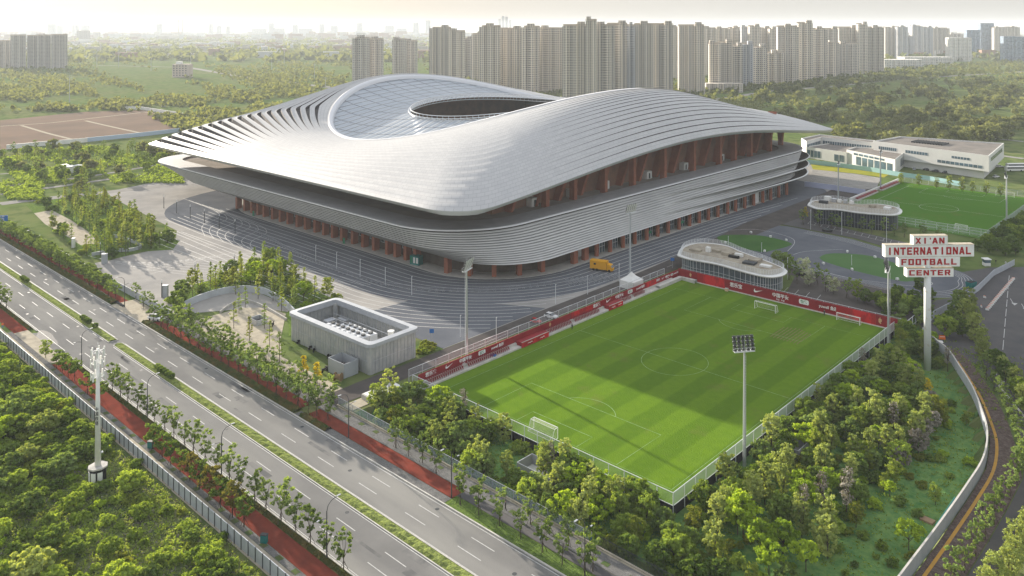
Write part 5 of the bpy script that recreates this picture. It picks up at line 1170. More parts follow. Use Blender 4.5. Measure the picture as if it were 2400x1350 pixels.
# ================================================================ LAMPS, SIGNS, MAST
def road_lamp():
    t = thing('street_lamp', 'street lamp', 'street lamp'); m = MB(); m.tube((0, 0, 0), (0, 0, 8.6), .13, .08, n=7); m.build('pole', dark_grey, t)
    m = MB(); P = [(0, 0, 8.5), (0, .25, 9.4), (0, .9, 10.0), (0, 2.0, 10.3)]; m.path(P, .06, 5); P = [(0, 0, 7.2), (0, -.7, 7.5), (0, -1.5, 7.6)]; m.path(P, .05, 5); m.build('arm', dark_grey, t)
    m = MB(); m.box((0, 2.35, 10.3), (.3, .8, .12)); m.build('lamp_head', grey_paint, t); m = MB(); m.box((0, -1.7, 7.58), (.25, .5, .1)); m.build('lamp_head', grey_paint, t); return t
rl = road_lamp()
for i, (px, yb) in enumerate(((243, 850), (375, 975), (545, 1110), (773, 1310))):
    x, y = G(px, yb); place(rl, (x, -57.3, 0), 0, 1.0, '%s dark street lamp from the far end on the near side of the road' % nth(i), 'lamps along the near side of the road')
for i, (px, yb) in enumerate(((28, 680), (300, 718), (811, 1029), (1053, 1170), (1370, 1350), (122, 590))):
    x, y = G(px, yb); place(rl, (x, -30.8 if i != 0 else -57.4, 0), PI if i != 0 else 0, 1.0, '%s dark street lamp from the left along the far side of the road' % nth([0, 2, 3, 4, 5, 1][i]), 'lamps along the far side of the road')
def plaza_lamp():
    t = thing('plaza_lamp', 'lamp', 'lamp post'); m = MB(); m.tube((0, 0, 0), (0, 0, 5.6), .16, n=6); m.build('pole', dark_grey, t); m = MB(); m.tube((0, 0, 5.6), (0, 0, 6.6), .17, n=6); m.build('lamp_tube', white_metal, t); return t
plm = plaza_lamp()
for i, (px, yb) in enumerate(((384, 488), (414, 500), (446, 512), (479, 523), (514, 535), (551, 548))): place(plm, (*G(px, yb), 0), 0, 1, '%s dark lamp post from the left in the row across the west plaza' % nth(i), 'lamp posts in a row across the west plaza')
for i, (px, yb) in enumerate(((235, 602), (300, 592), (379, 697), (457, 652), (549, 632))): place(plm, (*G(px, yb), 0), 0, .9, '%s lamp post from the left between the plaza gardens' % nth(i), 'lamp posts by the plaza gardens')
th = thing('slim_post', 'slim post', 'post'); m = MB(); m.tube((0, 0, 0), (0, 0, 6.5), .09, n=5); m.build('pole', white_metal, th); m = MB(); m.box((0, .1, 6.4), (.2, .4, .12)); m.build('lamp_head', white_metal, th)
for i, (px, yb) in enumerate(((740, 614), (789, 631), (844, 649), (903, 669), (965, 692), (1079, 790), (1163, 795), (1302, 712), (1377, 690), (1451, 660))): place(th, (*G(px, yb), 0), 0, 1, '%s slim white post from the left around the stadium forecourt' % nth(i), 'slim white posts round the forecourt')
for i, (px, yb, h) in enumerate(((1707, 576, 4), (1785, 592, 4), (1846, 655, 8), (1900, 538, 9), (1973, 550, 10), (2078, 568, 11), (1996, 622, 4))): place(th, (*G(px, yb), 0), 0, (1, 1, h / 6.5), '%s slim grey post from the left round the running loops' % nth([0, 1, 2, 3, 4, 6, 5][i]), 'slim posts round the running loops')
# telecom mast
tm = thing('telecom_mast', 'white monopole telecom mast with antennas standing on a dark square base among shrubs', 'telecom mast', (-20.5, -74.5, 0)); m = MB()
m.tube((0, 0, 3.4), (0, 0, 27), .58, .26, n=14); m.tube((0, 0, 27), (0, 0, 28.2), .05, n=5); m.build('pole', white_paint, tm, smooth=True)
m = MB(); m.prism([(1.6 * math.cos(a), 1.6 * math.sin(a)) for a in np.linspace(0, 2 * PI, 9)[:-1]], 0, 3.1); m.build('base', black, tm); m = MB(); m.prism([(1.85 * math.cos(a), 1.85 * math.sin(a)) for a in np.linspace(0, 2 * PI, 9)[:-1]], 3.1, 3.4); m.build('base_slab', lightconc, tm)
for k in (-1, 0, 1): m = MB(); a = R_(-50 + 45 * k); m.box((1.55 * math.cos(a), 1.55 * math.sin(a), 1.6), (.1, .9, 1.9), a); m.build('plaque', white_paint, tm)
m = MB()
for z in (21.5, 24.2, 26.4):
    m.path([(1.1 * math.cos(a), 1.1 * math.sin(a), z) for a in np.linspace(0, 2 * PI, 13)], .05, 4)
    for a in np.linspace(0, 2 * PI, 7)[:-1]: m.tube((0, 0, z), (1.1 * math.cos(a), 1.1 * math.sin(a), z), .04, n=4)
m.build('ring_platform', white_metal, tm)
for j, z in enumerate((21.5, 24.2, 26.2)):
    for a in np.linspace(0, 2 * PI, 7)[:-1] + .3 * j: m = MB(); m.box((1.25 * math.cos(a), 1.25 * math.sin(a), z + .1), (.16, .35, 1.7), a); m.build('antenna', white_paint, tm)
m = MB(); m.tube((.5, .3, 6.2), (1.3, .3, 6.4), .05, n=4); m.box((1.4, .3, 6.5), (.35, .3, .3)); m.build('camera_bracket', white_metal, tm)
for k, ch in enumerate('八中国铁塔'):
    if k == 0: continue
    o = text_mesh(ch, .85, black, .02); o.parent = tm; a = R_(-48); r = .5; o.location = (r * math.cos(a), r * math.sin(a), 15.9 - .95 * k); o.rotation_euler = (PI / 2, 0, a + PI / 2)
# road direction sign at far left
rs_ = thing('road_sign', 'blue road direction sign on the pavement at the left edge', 'road sign', (*G(6, 545), 0), YAW + R_(10)); m = MB(); m.tube((0, 0, 0), (0, 0, 7.5), .15, n=6); m.tube((0, 0, 6.6), (-3, 0, 6.6), .1, n=5); m.build('pole', steel, rs_); m = MB(); m.box((-.4, -.15, 6.4), (5.2, .08, 2.6)); pn = m.build('panel', blue, rs_)
for k, s in enumerate(('西安 国际', '足球中心', '港务大道')): o = text_mesh(s, .6, letter_white); o.parent = pn; o.location = (-.4, -.22, 7.1 - .75 * k); o.rotation_euler = (PI / 2, 0, 0)
bs = thing('blue_sign', 'small blue sign on a post beside the plant building lawn', 'sign', (*G(1012, 803), 0), YAW); m = MB(); m.tube((0, 0, 0), (0, 0, 3.2), .06, n=5); m.build('pole', steel, bs); m = MB(); m.box((0, -.08, 3.4), (1.3, .06, 1.2)); m.build('panel', blue, bs)
bs = thing('blue_sign', 'small blue sign at the near corner of the glass pavilion', 'sign', (*G(1576, 628), 0), YAW); m = MB(); m.tube((0, 0, 0), (0, 0, 3), .06, n=5); m.build('pole', steel, bs); m = MB(); m.box((0, -.08, 3.3), (1.4, .06, 1.2)); m.build('panel', blue, bs)
gp = thing('green_booth', 'green poster booth standing by the front podium columns', 'booth', (*G(976, 620), 0), R_(12)); m = MB(); m.box((0, 0, 1.8), (4.4, 2.6, 3.6)); m.build('wall', teal, gp)
for k in range(3): m = MB(); m.box((-1.4 + 1.4 * k, -1.34, 2), (.9, .05, 2.2)); m.build('poster', white_paint if k else green_p, gp)
for (px, py, lb) in ((806, 572, 'small green info post in front of the middle front columns'), (594, 507, 'small green info post at the left end of the front columns')):
    q = thing('info_post', lb, 'info post', (*G(px, py), 0), YAW); m = MB(); m.box((0, 0, 1.3), (.9, .3, 2.6)); m.build('panel', green_p, q); m = MB(); m.box((0, 0, .05), (1.2, .6, .1)); m.build('foot', grey_paint, q)
for i, (px, py, lb) in enumerate(((245, 618, 'grey kiosk at the edge of the plaza garden'), (387, 695, 'grey panel kiosk by the plaza corner next to a lamp'), (172, 580, 'tall white gate pillar by the plaza garden'))):
    q = thing('kiosk', lb, 'kiosk', (*G(px, py), 0), YAW); m = MB(); m.box((0, 0, 1.9), (1.8 if i < 2 else .9, 1.2, 3.8)); m.build('body', grey_paint if i < 2 else white_paint, q); m = MB(); m.box((0, 0, 3.87), (2.0 if i < 2 else 1.1, 1.4, .12)); m.build('top', steel, q)
# white tent, guard booth, green pump, bins
tn = thing('marquee', 'white peaked marquee tent behind the banner wall', 'tent', (*G(1480, 672), 0), 0); m = MB(); m.loft([[(-3, -3, 2.6), (3, -3, 2.6), (3, 3, 2.6), (-3, 3, 2.6)], [(-1.2, -1.2, 3.9), (1.2, -1.2, 3.9), (1.2, 1.2, 3.9), (-1.2, 1.2, 3.9)], [(-.1, -.1, 5.3), (.1, -.1, 5.3), (.1, .1, 5.3), (-.1, .1, 5.3)]], True); m.build('canopy', white_paint, tn)
m = MB(); m.quad((3, -3, 0), (3, 3, 0), (3, 3, 2.6), (3, -3, 2.6)); m.quad((-3, -3, .0), (3, -3, 0), (3, -3, 2.6), (-3, -3, 2.6)); m.build('side_cloth', white_paint, tn)
for sx in (-3, 3):
    for sy in (-3, 3): m = MB(); m.tube((sx, sy, 0), (sx, sy, 2.6), .06, n=5); m.build('leg', steel, tn)
gd = thing('guard_booth', 'small white glazed guard booth by the forecourt gate', 'booth', (*G(2312, 622), 0), YAW); m = MB(); m.box((0, 0, .6), (2.2, 2.2, 1.2)); m.build('wall', white_paint, gd); m = MB(); m.box((0, 0, 1.8), (2.1, 2.1, 1.2)); m.build('window', glass_blue, gd); m = MB(); m.box((0, 0, 2.55), (2.7, 2.7, .25)); m.build('roof', white_paint, gd)
gk = thing('skip_container', 'teal green waste container parked against the forecourt hoarding', 'container', (*G(2276, 676), 0), R_(70)); m = MB(); m.loft([[(-1.7 * k, -1.1 * k2, z), (1.7 * k, -1.1 * k2, z), (1.7 * k, 1.1 * k2, z), (-1.7 * k, 1.1 * k2, z)] for k, k2, z in ((.8, .9, .3), (1, 1, 2.4))], True); m.build('body', teal, gk); m = MB(); m.box((0, 0, 2.3), (3.3, 2.1, .1)); m.build('contents', black, gk)
for s in (-1, 1): m = MB(); m.tube((s, -1.1, .3), (s, 1.1, .3), .3, n=10); m.build('wheel', black, gk)
binp = thing('litter_bin', 'bin', 'litter bin'); m = MB(); m.box((0, 0, .55), (.9, .5, 1.0)); m.build('body', teal, binp); m = MB(); m.box((0, 0, 1.15), (1.0, .6, .1)); m.build('lid', dark_grey, binp)
place(binp, (*G(619, 1272), 0), .5, 1.3, 'green litter bin beside the red path near the bottom edge'); place(binp, (*G(353, 1050), 0), .5, 1.3, 'green litter bin beside the red path among the brown trees')
# blue bin pair and enclosure in plaza; bollards and stone blocks
bol = thing('concrete_block', 'block', 'bollard'); m = MB(); m.dome((0, 0, .0), .42, .42, .7, 8, 3); m.build('body', dark_grey, bol, smooth=True); m = MB(); m.tube((0, 0, 0), (0, 0, .1), .5, n=8); m.build('foot', black, bol)
for i in range(38):
    f = i / 37; x, y = G(183 + 105 * f + (i % 2) * .8, 656 + 62 * f); place(bol, (x, y, 0), 0, rnd.uniform(.9, 1.2), 'dark concrete block in the line closing the unfinished pavement', 'dark blocks closing the unfinished pavement')
bw_ = thing('white_barrier', 'white plastic barrier', 'barrier'); m = MB(); m.loft([[(-.6, -.25, 0), (.6, -.25, 0), (.6, .25, 0), (-.6, .25, 0)], [(-.55, -.12, .8), (.55, -.12, .8), (.55, .12, .8), (-.55, .12, .8)]], True); m.build('body', white_paint, bw_); m = MB(); m.box((0, 0, .85), (1.0, .12, .12)); m.build('reflector', orange, bw_)
for i in range(22):
    f = i / 21; place(bw_, (*G(2314 + 61 * f, 727 - 72 * f), 0), R_(20), .9, 'white water filled barrier in the line across the dark forecourt', 'white barriers across the forecourt')
for i, (px, py) in enumerate(((2283, 755), (2290, 752), (2298, 745), (2270, 718), (2300, 720), (2308, 698))): place(bw_, (*G(px, py), 0), R_(30 * i), .8, 'stray white barrier left beside the forecourt barrier line', 'stray barriers')
for i, (px, py) in enumerate(((1760, 547), (1806, 557), (1843, 565), (1700, 571), (1792, 591), (1986, 592), (2051, 605), (1930, 620), (1997, 634), (2103, 657))):
    q = thing('ground_light', '%s small white floodlight box from the left round the turf loops' % nth([1, 3, 4, 0, 2, 6, 8, 5, 7, 9][i]), 'ground light', (*G(px, py), 0), rnd.random() * 3, 'white light boxes round the turf loops'); m = MB(); m.box((0, 0, .55), (1.0, .7, .7)); m.build('body', white_paint, q); m = MB(); m.box((0, 0, .1), (.4, .4, .25)); m.build('foot', steel, q)
ts = thing('tree_stake_box', 'low rusty rectangular tray lying on the park grass', 'tray', (*G(2174, 1222, ZP), ZP), R_(-5)); m = MB(); m.box((0, 0, .2), (2.4, 1.5, .4)); m.build('side_panel', M('rust_tray', (.3, .2, .13), .9), ts)
ob = thing('traffic_barrier', 'orange plastic barrier standing behind the white car on the path', 'barrier', (*G(2208, 795), 0), .6); m = MB(); m.loft([[(-.9, -.3, 0), (.9, -.3, 0), (.9, .3, 0), (-.9, .3, 0)], [(-.8, -.15, 1.1), (.8, -.15, 1.1), (.8, .15, 1.1), (-.8, .15, 1.1)]], True); m.build('body', orange, ob); m = MB(); m.box((0, 0, .8), (1.3, .45, .12)); m.build('stripe', white_paint, ob)
ud = thing('blue_cart', 'blue equipment cart left at the pitch side by the dugout', 'cart', (*G(1156, 838), 0), .4); m = MB(); m.box((0, 0, .6), (1.6, 1.0, .7)); m.build('box', blue, ud)
for s in (-1, 1): m = MB(); m.tube((s * .6, -.5, .22), (s * .6, .5, .22), .22, n=8); m.build('wheel', black, ud)
tb = thing('equipment_crate', 'small tan crate beside the far red wall behind the pitch', 'crate', (*G(1703, 682), 0), .2); m = MB(); m.box((0, 0, .45), (1.1, .9, .9)); m.build('box', M('tan_crate', (.5, .36, .24), .8), tb); m = MB(); m.box((0, 0, .93), (1.2, 1.0, .06)); m.build('lid', lightconc, tb)
dr = thing('cable_drum', 'wooden cable drum lying by the sandy yard edge', 'cable drum', (*G(792, 893), 0), .5); m = MB()
wood = M('drum_wood', (.2, .14, .08), .9)
for s in (-.9, .9): m.tube((s, 0, 1.1), (s + .12, 0, 1.1), 1.1, n=14)
m.build('flange', wood, dr); m = MB(); m.tube((-.9, 0, 1.1), (.9, 0, 1.1), .7, n=12); m.build('reel', wood, dr)
# scooters and tyres round the plant building
sc_ = thing('scooter', 'scooter', 'scooter'); m = MB(); m.loft([[(x, -.12 * k, z), (x, .12 * k, z), (x, .12 * k, z + .25 * k), (x, -.12 * k, z + .25 * k)] for x, z, k in ((-.6, .5, 1), (-.2, .45, 1.6), (.1, .25, 1.2), (.35, .3, 1), (.55, .8, .7))], False); m.tube((.5, 0, .4), (.4, 0, 1.05), .05, n=5); m.tube((.4, -.3, 1.05), (.4, .3, 1.05), .03, n=4); m.box((-.35, 0, .82), (.6, .28, .14)); m.build('body', black, sc_)
for s in (-.6, .6): m = MB(); m.tube((s, -.06, .28), (s, .06, .28), .28, n=10); m.build('wheel', black, sc_)
for i, (px, py) in enumerate(((703, 806), (731, 819), (737, 824), (771, 838), (777, 841), (784, 846), (789, 849), (640, 764), (761, 872), (768, 868))): place(sc_, (*G(px, py), 0), rnd.random() * 3, 1.25, 'dark scooter parked against the long screen wall of the plant building' if i < 7 else ['dark red scooter parked alone in the middle of the sandy yard', 'black scooter tipped beside the cable drum', 'black scooter between the cable drum and the steel box'][i - 7], 'scooters parked along the plant building')
# ================================================================ CARS, BUSES, TRUCK
tyre = M('tyre', (.015, .015, .015), .8); CP = {}
def carpaint(n, c):
    if n not in CP: CP[n] = M(n + '_paint', c, .25, .1, spec=.7)
    return CP[n]
def car(label, loc, rz, paint, L=4.6, Wd=1.85, H=1.5, sc=1.0, group=None):
    t = thing('car', label, 'car', loc, rz, group); t.scale = (sc,) * 3
    def sec(x, z0, z1, w): return [(x, -w, z0), (x, w, z0), (x, w, z1), (x, w * .93, z1 + .06), (x, -w * .93, z1 + .06), (x, -w, z1)]
    w = Wd / 2; m = MB(); S = [(-L / 2, .45, .62, w * .8), (-L / 2 + .15, .3, .82, w * .94), (-L / 4, .25, .86, w), (L / 4, .25, .84, w), (L / 2 - .25, .28, .68, w * .94), (L / 2, .4, .55, w * .75)]
    m.loft([sec(*s) for s in S], True); m.add(sec(*S[0]), [(5, 4, 3, 2, 1, 0)]); m.add(sec(*S[-1]), [(0, 1, 2, 3, 4, 5)]); m.build('body', paint, t)
    m = MB(); m.loft([[(-L * .42, -w * .86, .86), (L * .2, -w * .86, .86), (L * .2, w * .86, .86), (-L * .42, w * .86, .86)], [(-L * .33, -w * .74, H - .03), (L * .05, -w * .74, H - .03), (L * .05, w * .74, H - .03), (-L * .33, w * .74, H - .03)]], True); m.build('window', glass_dark, t)
    m = MB(); m.box((-L * .14, 0, H), (L * .36, w * 1.45, .07)); m.build('roof', paint, t)
    for sx in (-1, 1):
        for sy in (-1, 1): m = MB(); m.tube((sx * L * .3, sy * (w - .2), .33), (sx * L * .3, sy * w, .33), .33, n=10); m.build('wheel', tyre, t)
    for sy in (-1, 1): m = MB(); m.box((L / 2 - .06, sy * w * .55, .6), (.12, .3, .12)); m.build('headlight', lampglass, t)
    return t
wh, dk, rd_, sv_ = carpaint('white_car', (.7, .7, .7)), carpaint('black_car', (.02, .02, .025)), carpaint('red_car', (.4, .02, .02)), carpaint('silver_car', (.4, .41, .43))
car('white saloon car stopped across the far red cycle path', (*G(367, 750), .05), R_(20), wh, 5.0, 1.95, 1.6, 1.15)
car('white car driving on the brick pavement beside the curved wall', (*G(2203, 812), .05), R_(115), wh, 4.8, 1.9, 1.6)
car('white car parked behind the banner wall on the service road', (*G(1292, 745), .05), R_(12), wh, 4.6)
car('small red vehicle behind the banner wall on the service road', (*G(1256, 757), .05), R_(12), rd_, 3.6, 1.5, 1.4)
for i, (px, py, p, lb) in enumerate(((2343, 392, wh, 'white car alone on the road beyond the office block'), (2335, 416, wh, 'white car behind the far pitch near the right edge'), (2143, 398, sv_, 'silver car at the left of the office block car park'), (2170, 399, dk, 'black car second in the office block car park'), (2192, 403, dk, 'black car third in the office block car park'), (2205, 401, wh, 'white car in the middle of the office block car park'), (2215, 406, dk, 'black car fifth in the office block car park'), (2268, 405, dk, 'black car at the right of the office block car park'), (2246, 408, sv_, 'silver car near the right of the office block car park'), (1940, 543, dk, 'black car parked in the marked bays before the dark pavilion'), (1880, 645, dk, 'black car under the white blossom trees'), (384, 250 + 0, wh, 'white van far off in the fields on the left'))):
    car(lb, (*G(px, py), .05), R_(30 + 37 * i), p, 4.7, group='cars scattered beyond the pitches')
def bus(label, loc, rz):
    t = thing('bus', label, 'bus', loc, rz); m = MB(); m.loft([[(x, -1.25 * k, .4), (x, 1.25 * k, .4), (x, 1.25 * k, 3.0), (x, 1.0 * k, 3.2), (x, -1.0 * k, 3.2), (x, -1.25 * k, 3.0)] for x, k in ((-6, .94), (-5.7, 1), (5.6, 1), (6, .94))], True); m.box((-5.98, 0, 1.7), (.1, 2.3, 2.5)); m.box((5.98, 0, 1.7), (.1, 2.3, 2.5)); m.build('body', wh, t)
    for s in (-1, 1): m = MB(); m.box((0, s * 1.26, 2.2), (11, .04, .9)); m.build('window', glass_dark, t)
    for sx in (-3.6, 3.6):
        for s in (-1, 1): m = MB(); m.tube((sx, s * 1.0, .5), (sx, s * 1.27, .5), .5, n=10); m.build('wheel', tyre, t)
bus('white coach parked nearest beyond the office block at the right edge', (*G(2378, 401), 0), R_(45)); bus('white coach parked behind the first one at the right edge', (*G(2380, 394), 0), R_(45))
yl = M('truck_yellow', (.62, .3, .01), .45)
yt = thing('generator_truck', 'bright yellow box truck parked by the podium columns', 'truck', (*G(1412, 634), 0), R_(18)); m = MB(); m.loft([[(x, -1.3, .7), (x, 1.3, .7), (x, 1.3, 3.7), (x, 1.15, 3.85), (x, -1.15, 3.85), (x, -1.3, 3.7)] for x in (-4.6, 2.0)], True); m.box((-4.58, 0, 2.2), (.06, 2.5, 3)); m.box((1.98, 0, 2.2), (.06, 2.5, 3)); m.build('box_body', yl, yt)
m = MB(); m.loft([[(2.15, -1.2, .5), (2.15, 1.2, .5), (2.15, 1.2, 2.9), (2.15, -1.2, 2.9)], [(3.6, -1.2, .5), (3.6, 1.2, .5), (3.6, 1.2, 2.6), (3.6, -1.2, 2.6)], [(4.3, -1.15, .5), (4.3, 1.15, .5), (4.3, 1.15, 1.5), (4.3, -1.15, 1.5)]], True); m.add([(4.3, -1.15, .5), (4.3, 1.15, .5), (4.3, 1.15, 1.5), (4.3, -1.15, 1.5)], [(0, 1, 2, 3)]); cb = m.build('cab', yl, yt)
m = MB(); m.quad((3.66, -1.05, 2.5), (3.66, 1.05, 2.5), (4.28, 1.05, 1.6), (4.28, -1.05, 1.6)); m.build('windscreen', glass_dark, cb)
m = MB(); m.box((-2.6, -1.32, 2.6), (.9, .04, .7)); m.build('vent', black, yt)
for sx in (-3.2, -1.8, 3.1):
    for s in (-1, 1): m = MB(); m.tube((sx, s * .95, .5), (sx, s * 1.3, .5), .5, n=10); m.build('wheel', tyre, yt)
# ================================================================ PEOPLE
def body_mesh(pose=0):
    J = [((0, 0, .95), .15), ((0, 0, 1.15), .14), ((0, 0, 1.38), .15), ((0, 0, 1.5), .06), ((0, .01, 1.62), .1), ((0, .01, 1.72), .085),
         ((.1, 0, .9), .1), ((.11, .12 + .1 * pose, .5), .07), ((.11, .08 * (1 - 2 * pose), .08), .05), ((.11, .2 * (1 - pose) + .02, .03), .04),
         ((-.1, 0, .9), .1), ((-.11, -.05, .5), .07), ((-.11, -.22, .1), .05), ((-.11, -.1, .03), .04),
         ((.2, 0, 1.4), .065), ((.25, -.08, 1.13), .045), ((.24, .05, .9), .035), ((.24, .1, .82), .03), ((-.2, 0, 1.4), .065), ((-.25, .08, 1.13), .045), ((-.24, .2, .92), .035), ((-.24, .26, .86), .03)]
    E_ = [(0, 1), (1, 2), (2, 3), (3, 4), (4, 5), (0, 6), (6, 7), (7, 8), (8, 9), (0, 10), (10, 11), (11, 12), (12, 13), (2, 14), (14, 15), (15, 16), (16, 17), (2, 18), (18, 19), (19, 20), (20, 21)]
    me = bpy.data.meshes.new('b'); me.from_pydata([j[0] for j in J], E_, []); o = bpy.data.objects.new('b', me); COL.objects.link(o); md = o.modifiers.new('s', 'SKIN')
    for i, j in enumerate(J): me.skin_vertices[0].data[i].radius = (j[1], j[1] * (.8 if i < 3 else 1)); me.skin_vertices[0].data[i].use_root = (i == 0)
    sb = o.modifiers.new('u', 'SUBSURF'); sb.levels = 1; dg = bpy.context.evaluated_depsgraph_get(); dg.update(); r = bpy.data.meshes.new_from_object(o.evaluated_get(dg)); bpy.data.objects.remove(o)
    r.materials.clear(); return r
skin_m = M('skin', (.4, .25, .18), .6)
def person(label, loc, rz, top, legs, sc=1.0):
    me = body_mesh(); 
    for mm in (top, legs, skin_m): me.materials.append(mm)
    for p in me.polygons:
        z = p.center[2]; x = abs(p.center[0]); p.material_index = 2 if (z > 1.5 or (x > .21 and z < .93)) else (0 if z > .93 else 1); p.use_smooth = True
    t = bpy.data.objects.new('person', me); COL.objects.link(t); t.location = loc; t.rotation_euler = (0, 0, rz); t.scale = (sc,) * 3; tag(t, label, 'person', 'people on the paths')
    m = MB(); m.dome((0, -.01, 1.69), .105, .115, .11, 8, 3); m.build('hair', black, t, smooth=True); return t
for px, py, z, a, tp, lg, lb in ((1185, 1197, 0, 2.2, black, black, 'person in black walking along the white pavement strip at the bottom'), (2303, 1200, 0, .4, black, dark_grey, 'person in dark clothes on the brick pavement nearest the yellow line'), (2319, 1212, 0, .5, black, black, 'person in dark clothes to the right of another on the brick pavement'), (2334, 619, 0, 1, black, dark_grey, 'person in black beside the guard booth'), (2336, 640, 0, 2, dark_grey, dark_grey, 'person in grey standing on the forecourt below the guard booth'), (2357, 623, 0, .3, white_paint, grey_paint, 'person in white near the orange barrier past the guard booth'), (1341, 765 + 8, 0, .6, black, black, 'person in black by the seats at the halfway line'), (1932, 740, 0, .8, dark_grey, dark_grey, 'person crouched in grey beside the far red wall'), (6, 770, 0, 1.2, orange, blue, 'worker in orange at the left end of the hoarding'), (1386, 1268, 0, 2.2, sv_, blue, 'person in pale top on the path behind the bottom trees'), (1267, 1272, 0, 2.2, carpaint('pale_blue', (.4, .5, .6)), dark_grey, 'person in pale blue on the dark footpath at the bottom')):
    person(lb, (*G(px, py, z), z + .04), a, tp, lg, 1.08)
# ================================================================ VEGETATION
def leafmat(name, c1, c2, c3=None, trans=.35):
    m = bpy.data.materials.new(name); m.use_nodes = True; t = m.node_tree; N, L = t.nodes, t.links; N.remove(N['Principled BSDF']); out = N['Material Output']
    g = N.new('ShaderNodeNewGeometry'); oi = N.new('ShaderNodeObjectInfo'); at = N.new('ShaderNodeAttribute'); at.attribute_name = 'clump'
    f = math_(N, L, 'ADD', math_(N, L, 'MULTIPLY', g.outputs['Random Per Island'], .45), math_(N, L, 'MULTIPLY', at.outputs['Fac'], .55))
    c = mixc(N, L, f, c1, c2)
    if c3: c = mixc(N, L, math_(N, L, 'MULTIPLY', oi.outputs['Random'], .7), c, c3)
    v = math_(N, L, 'MULTIPLY_ADD', oi.outputs['Random'], .5, .75); mu = N.new('ShaderNodeVectorMath'); mu.operation = 'SCALE'; L.new(c, mu.inputs[0]); L.new(v, mu.inputs['Scale'])
    d = N.new('ShaderNodeBsdfDiffuse'); tr = N.new('ShaderNodeBsdfTranslucent'); mx = N.new('ShaderNodeMixShader'); mx.inputs[0].default_value = trans
    L.new(mu.outputs[0], d.inputs[0]); w = N.new('ShaderNodeVectorMath'); w.operation = 'MULTIPLY'; w.inputs[1].default_value = (1.5, 1.35, .55); L.new(mu.outputs[0], w.inputs[0]); L.new(w.outputs[0], tr.inputs[0])
    L.new(d.outputs[0], mx.inputs[1]); L.new(tr.outputs[0], mx.inputs[2]); L.new(mx.outputs[0], out.inputs[0]); return m
LM = dict(street=leafmat('street_leaf', (0.0798, 0.138, 0.0414), (0.217, 0.311, 0.0896), (0.174, 0.235, 0.0828)), dark=leafmat('dark_leaf', (0.0512, 0.0975, 0.0292), (0.171, 0.268, 0.0569), (0.153, 0.212, 0.0488)),
          lime=leafmat('lime_leaf', (.15, .26, .025), (.3, .44, .05), (.3, .38, .04)), yellow=leafmat('yellow_leaf', (.42, .34, .02), (.55, .46, .04)), red=leafmat('russet_leaf', (.12, .085, .025), (.2, .16, .04), (.11, .14, .04)),
          grey=leafmat('grey_twig', (.17, .16, .135), (.33, .31, .27), None, .1), pale=leafmat('pale_leaf', (0.173, 0.242, 0.066), (0.335, 0.407, 0.132), (0.277, 0.319, 0.11)), white=leafmat('blossom', (.6, .6, .56), (.25, .32, .14), None, .3), ylg=leafmat('autumn_leaf', (.14, .19, .035), (.28, .3, .05), (.15, .23, .05)),
          wild=leafmat('wild_leaf', (0.0788, 0.15, 0.033), (0.284, 0.39, 0.0674), (0.284, 0.36, 0.0674)), far=leafmat('far_leaf', (0.0882, 0.118, 0.0448), (0.188, 0.213, 0.0896), (0.176, 0.19, 0.0896)))
def crown_mesh(name, mats, seed, shape, n_cl, n_leaf, size, cr, mi=None, flat=.6):
    """leaf clumps spread through a volume; shape(rs)->(x,y,z)"""
    rs = np.random.RandomState(seed); V = []; at = []
    for k in range(n_cl):
        c = np.array(shape(rs)); tone = rs.rand(); r = cr * rs.uniform(.7, 1.3); n = int(n_leaf * rs.uniform(.7, 1.3))
        u = rs.normal(size=(n, 3)); u /= np.linalg.norm(u, axis=1, keepdims=True); p = c + u * r * (rs.uniform(.35, 1, (n, 1))) * np.array([1, 1, flat])
        a = rs.normal(size=(n, 3)); a /= np.linalg.norm(a, axis=1, keepdims=True); b = np.cross(a, u + .01); b /= np.linalg.norm(b, axis=1, keepdims=True) + 1e-6
        s = size * rs.uniform(.6, 1.3, (n, 1)); V.append(np.stack([p - a * s - b * s * .6, p + a * s - b * s * .6, p + a * s + b * s * .6, p - a * s + b * s * .6], 1)); at += [tone] * n
    V = np.concatenate(V); n = len(V); me = bpy.data.meshes.new(name); me.vertices.add(n * 4); me.vertices.foreach_set('co', V.ravel()); me.loops.add(n * 4); me.loops.foreach_set('vertex_index', np.arange(n * 4, dtype=np.int32)); me.polygons.add(n); me.polygons.foreach_set('loop_start', np.arange(0, n * 4, 4, dtype=np.int32))
    me.materials.append(mats); A = me.attributes.new('clump', 'FLOAT', 'FACE'); A.data.foreach_set('value', np.array(at, dtype=np.float32)); me.update(calc_edges=True); return me
def ell(rx, rz, zc, hollow=.5, squash=0):
    def f(rs):
        u = rs.normal(size=3); u /= np.linalg.norm(u); r = hollow + (1 - hollow) * rs.rand() ** .6; w = 1 + .18 * math.sin(3 * math.atan2(u[1], u[0]) + 1)
        return (u[0] * rx * r * w, u[1] * rx * r * w, zc + u[2] * rz * r)
    return f
def cone(r0, z0, z1, pw=1.0):
    def f(rs):
        t = rs.rand() ** 1.2; a = rs.rand() * 2 * PI; r = r0 * (1 - t) ** pw * math.sqrt(rs.rand()) + .15; return (r * math.cos(a), r * math.sin(a), z0 + (z1 - z0) * t)
    return f
def vase(r, z0, z1):
    def f(rs):
        t = rs.rand(); a = rs.rand() * 2 * PI; q = r * (.25 + .9 * math.sin(PI * (.12 + .72 * t))) * math.sqrt(rs.rand()); return (q * math.cos(a), q * math.sin(a), z0 + (z1 - z0) * t)
    return f
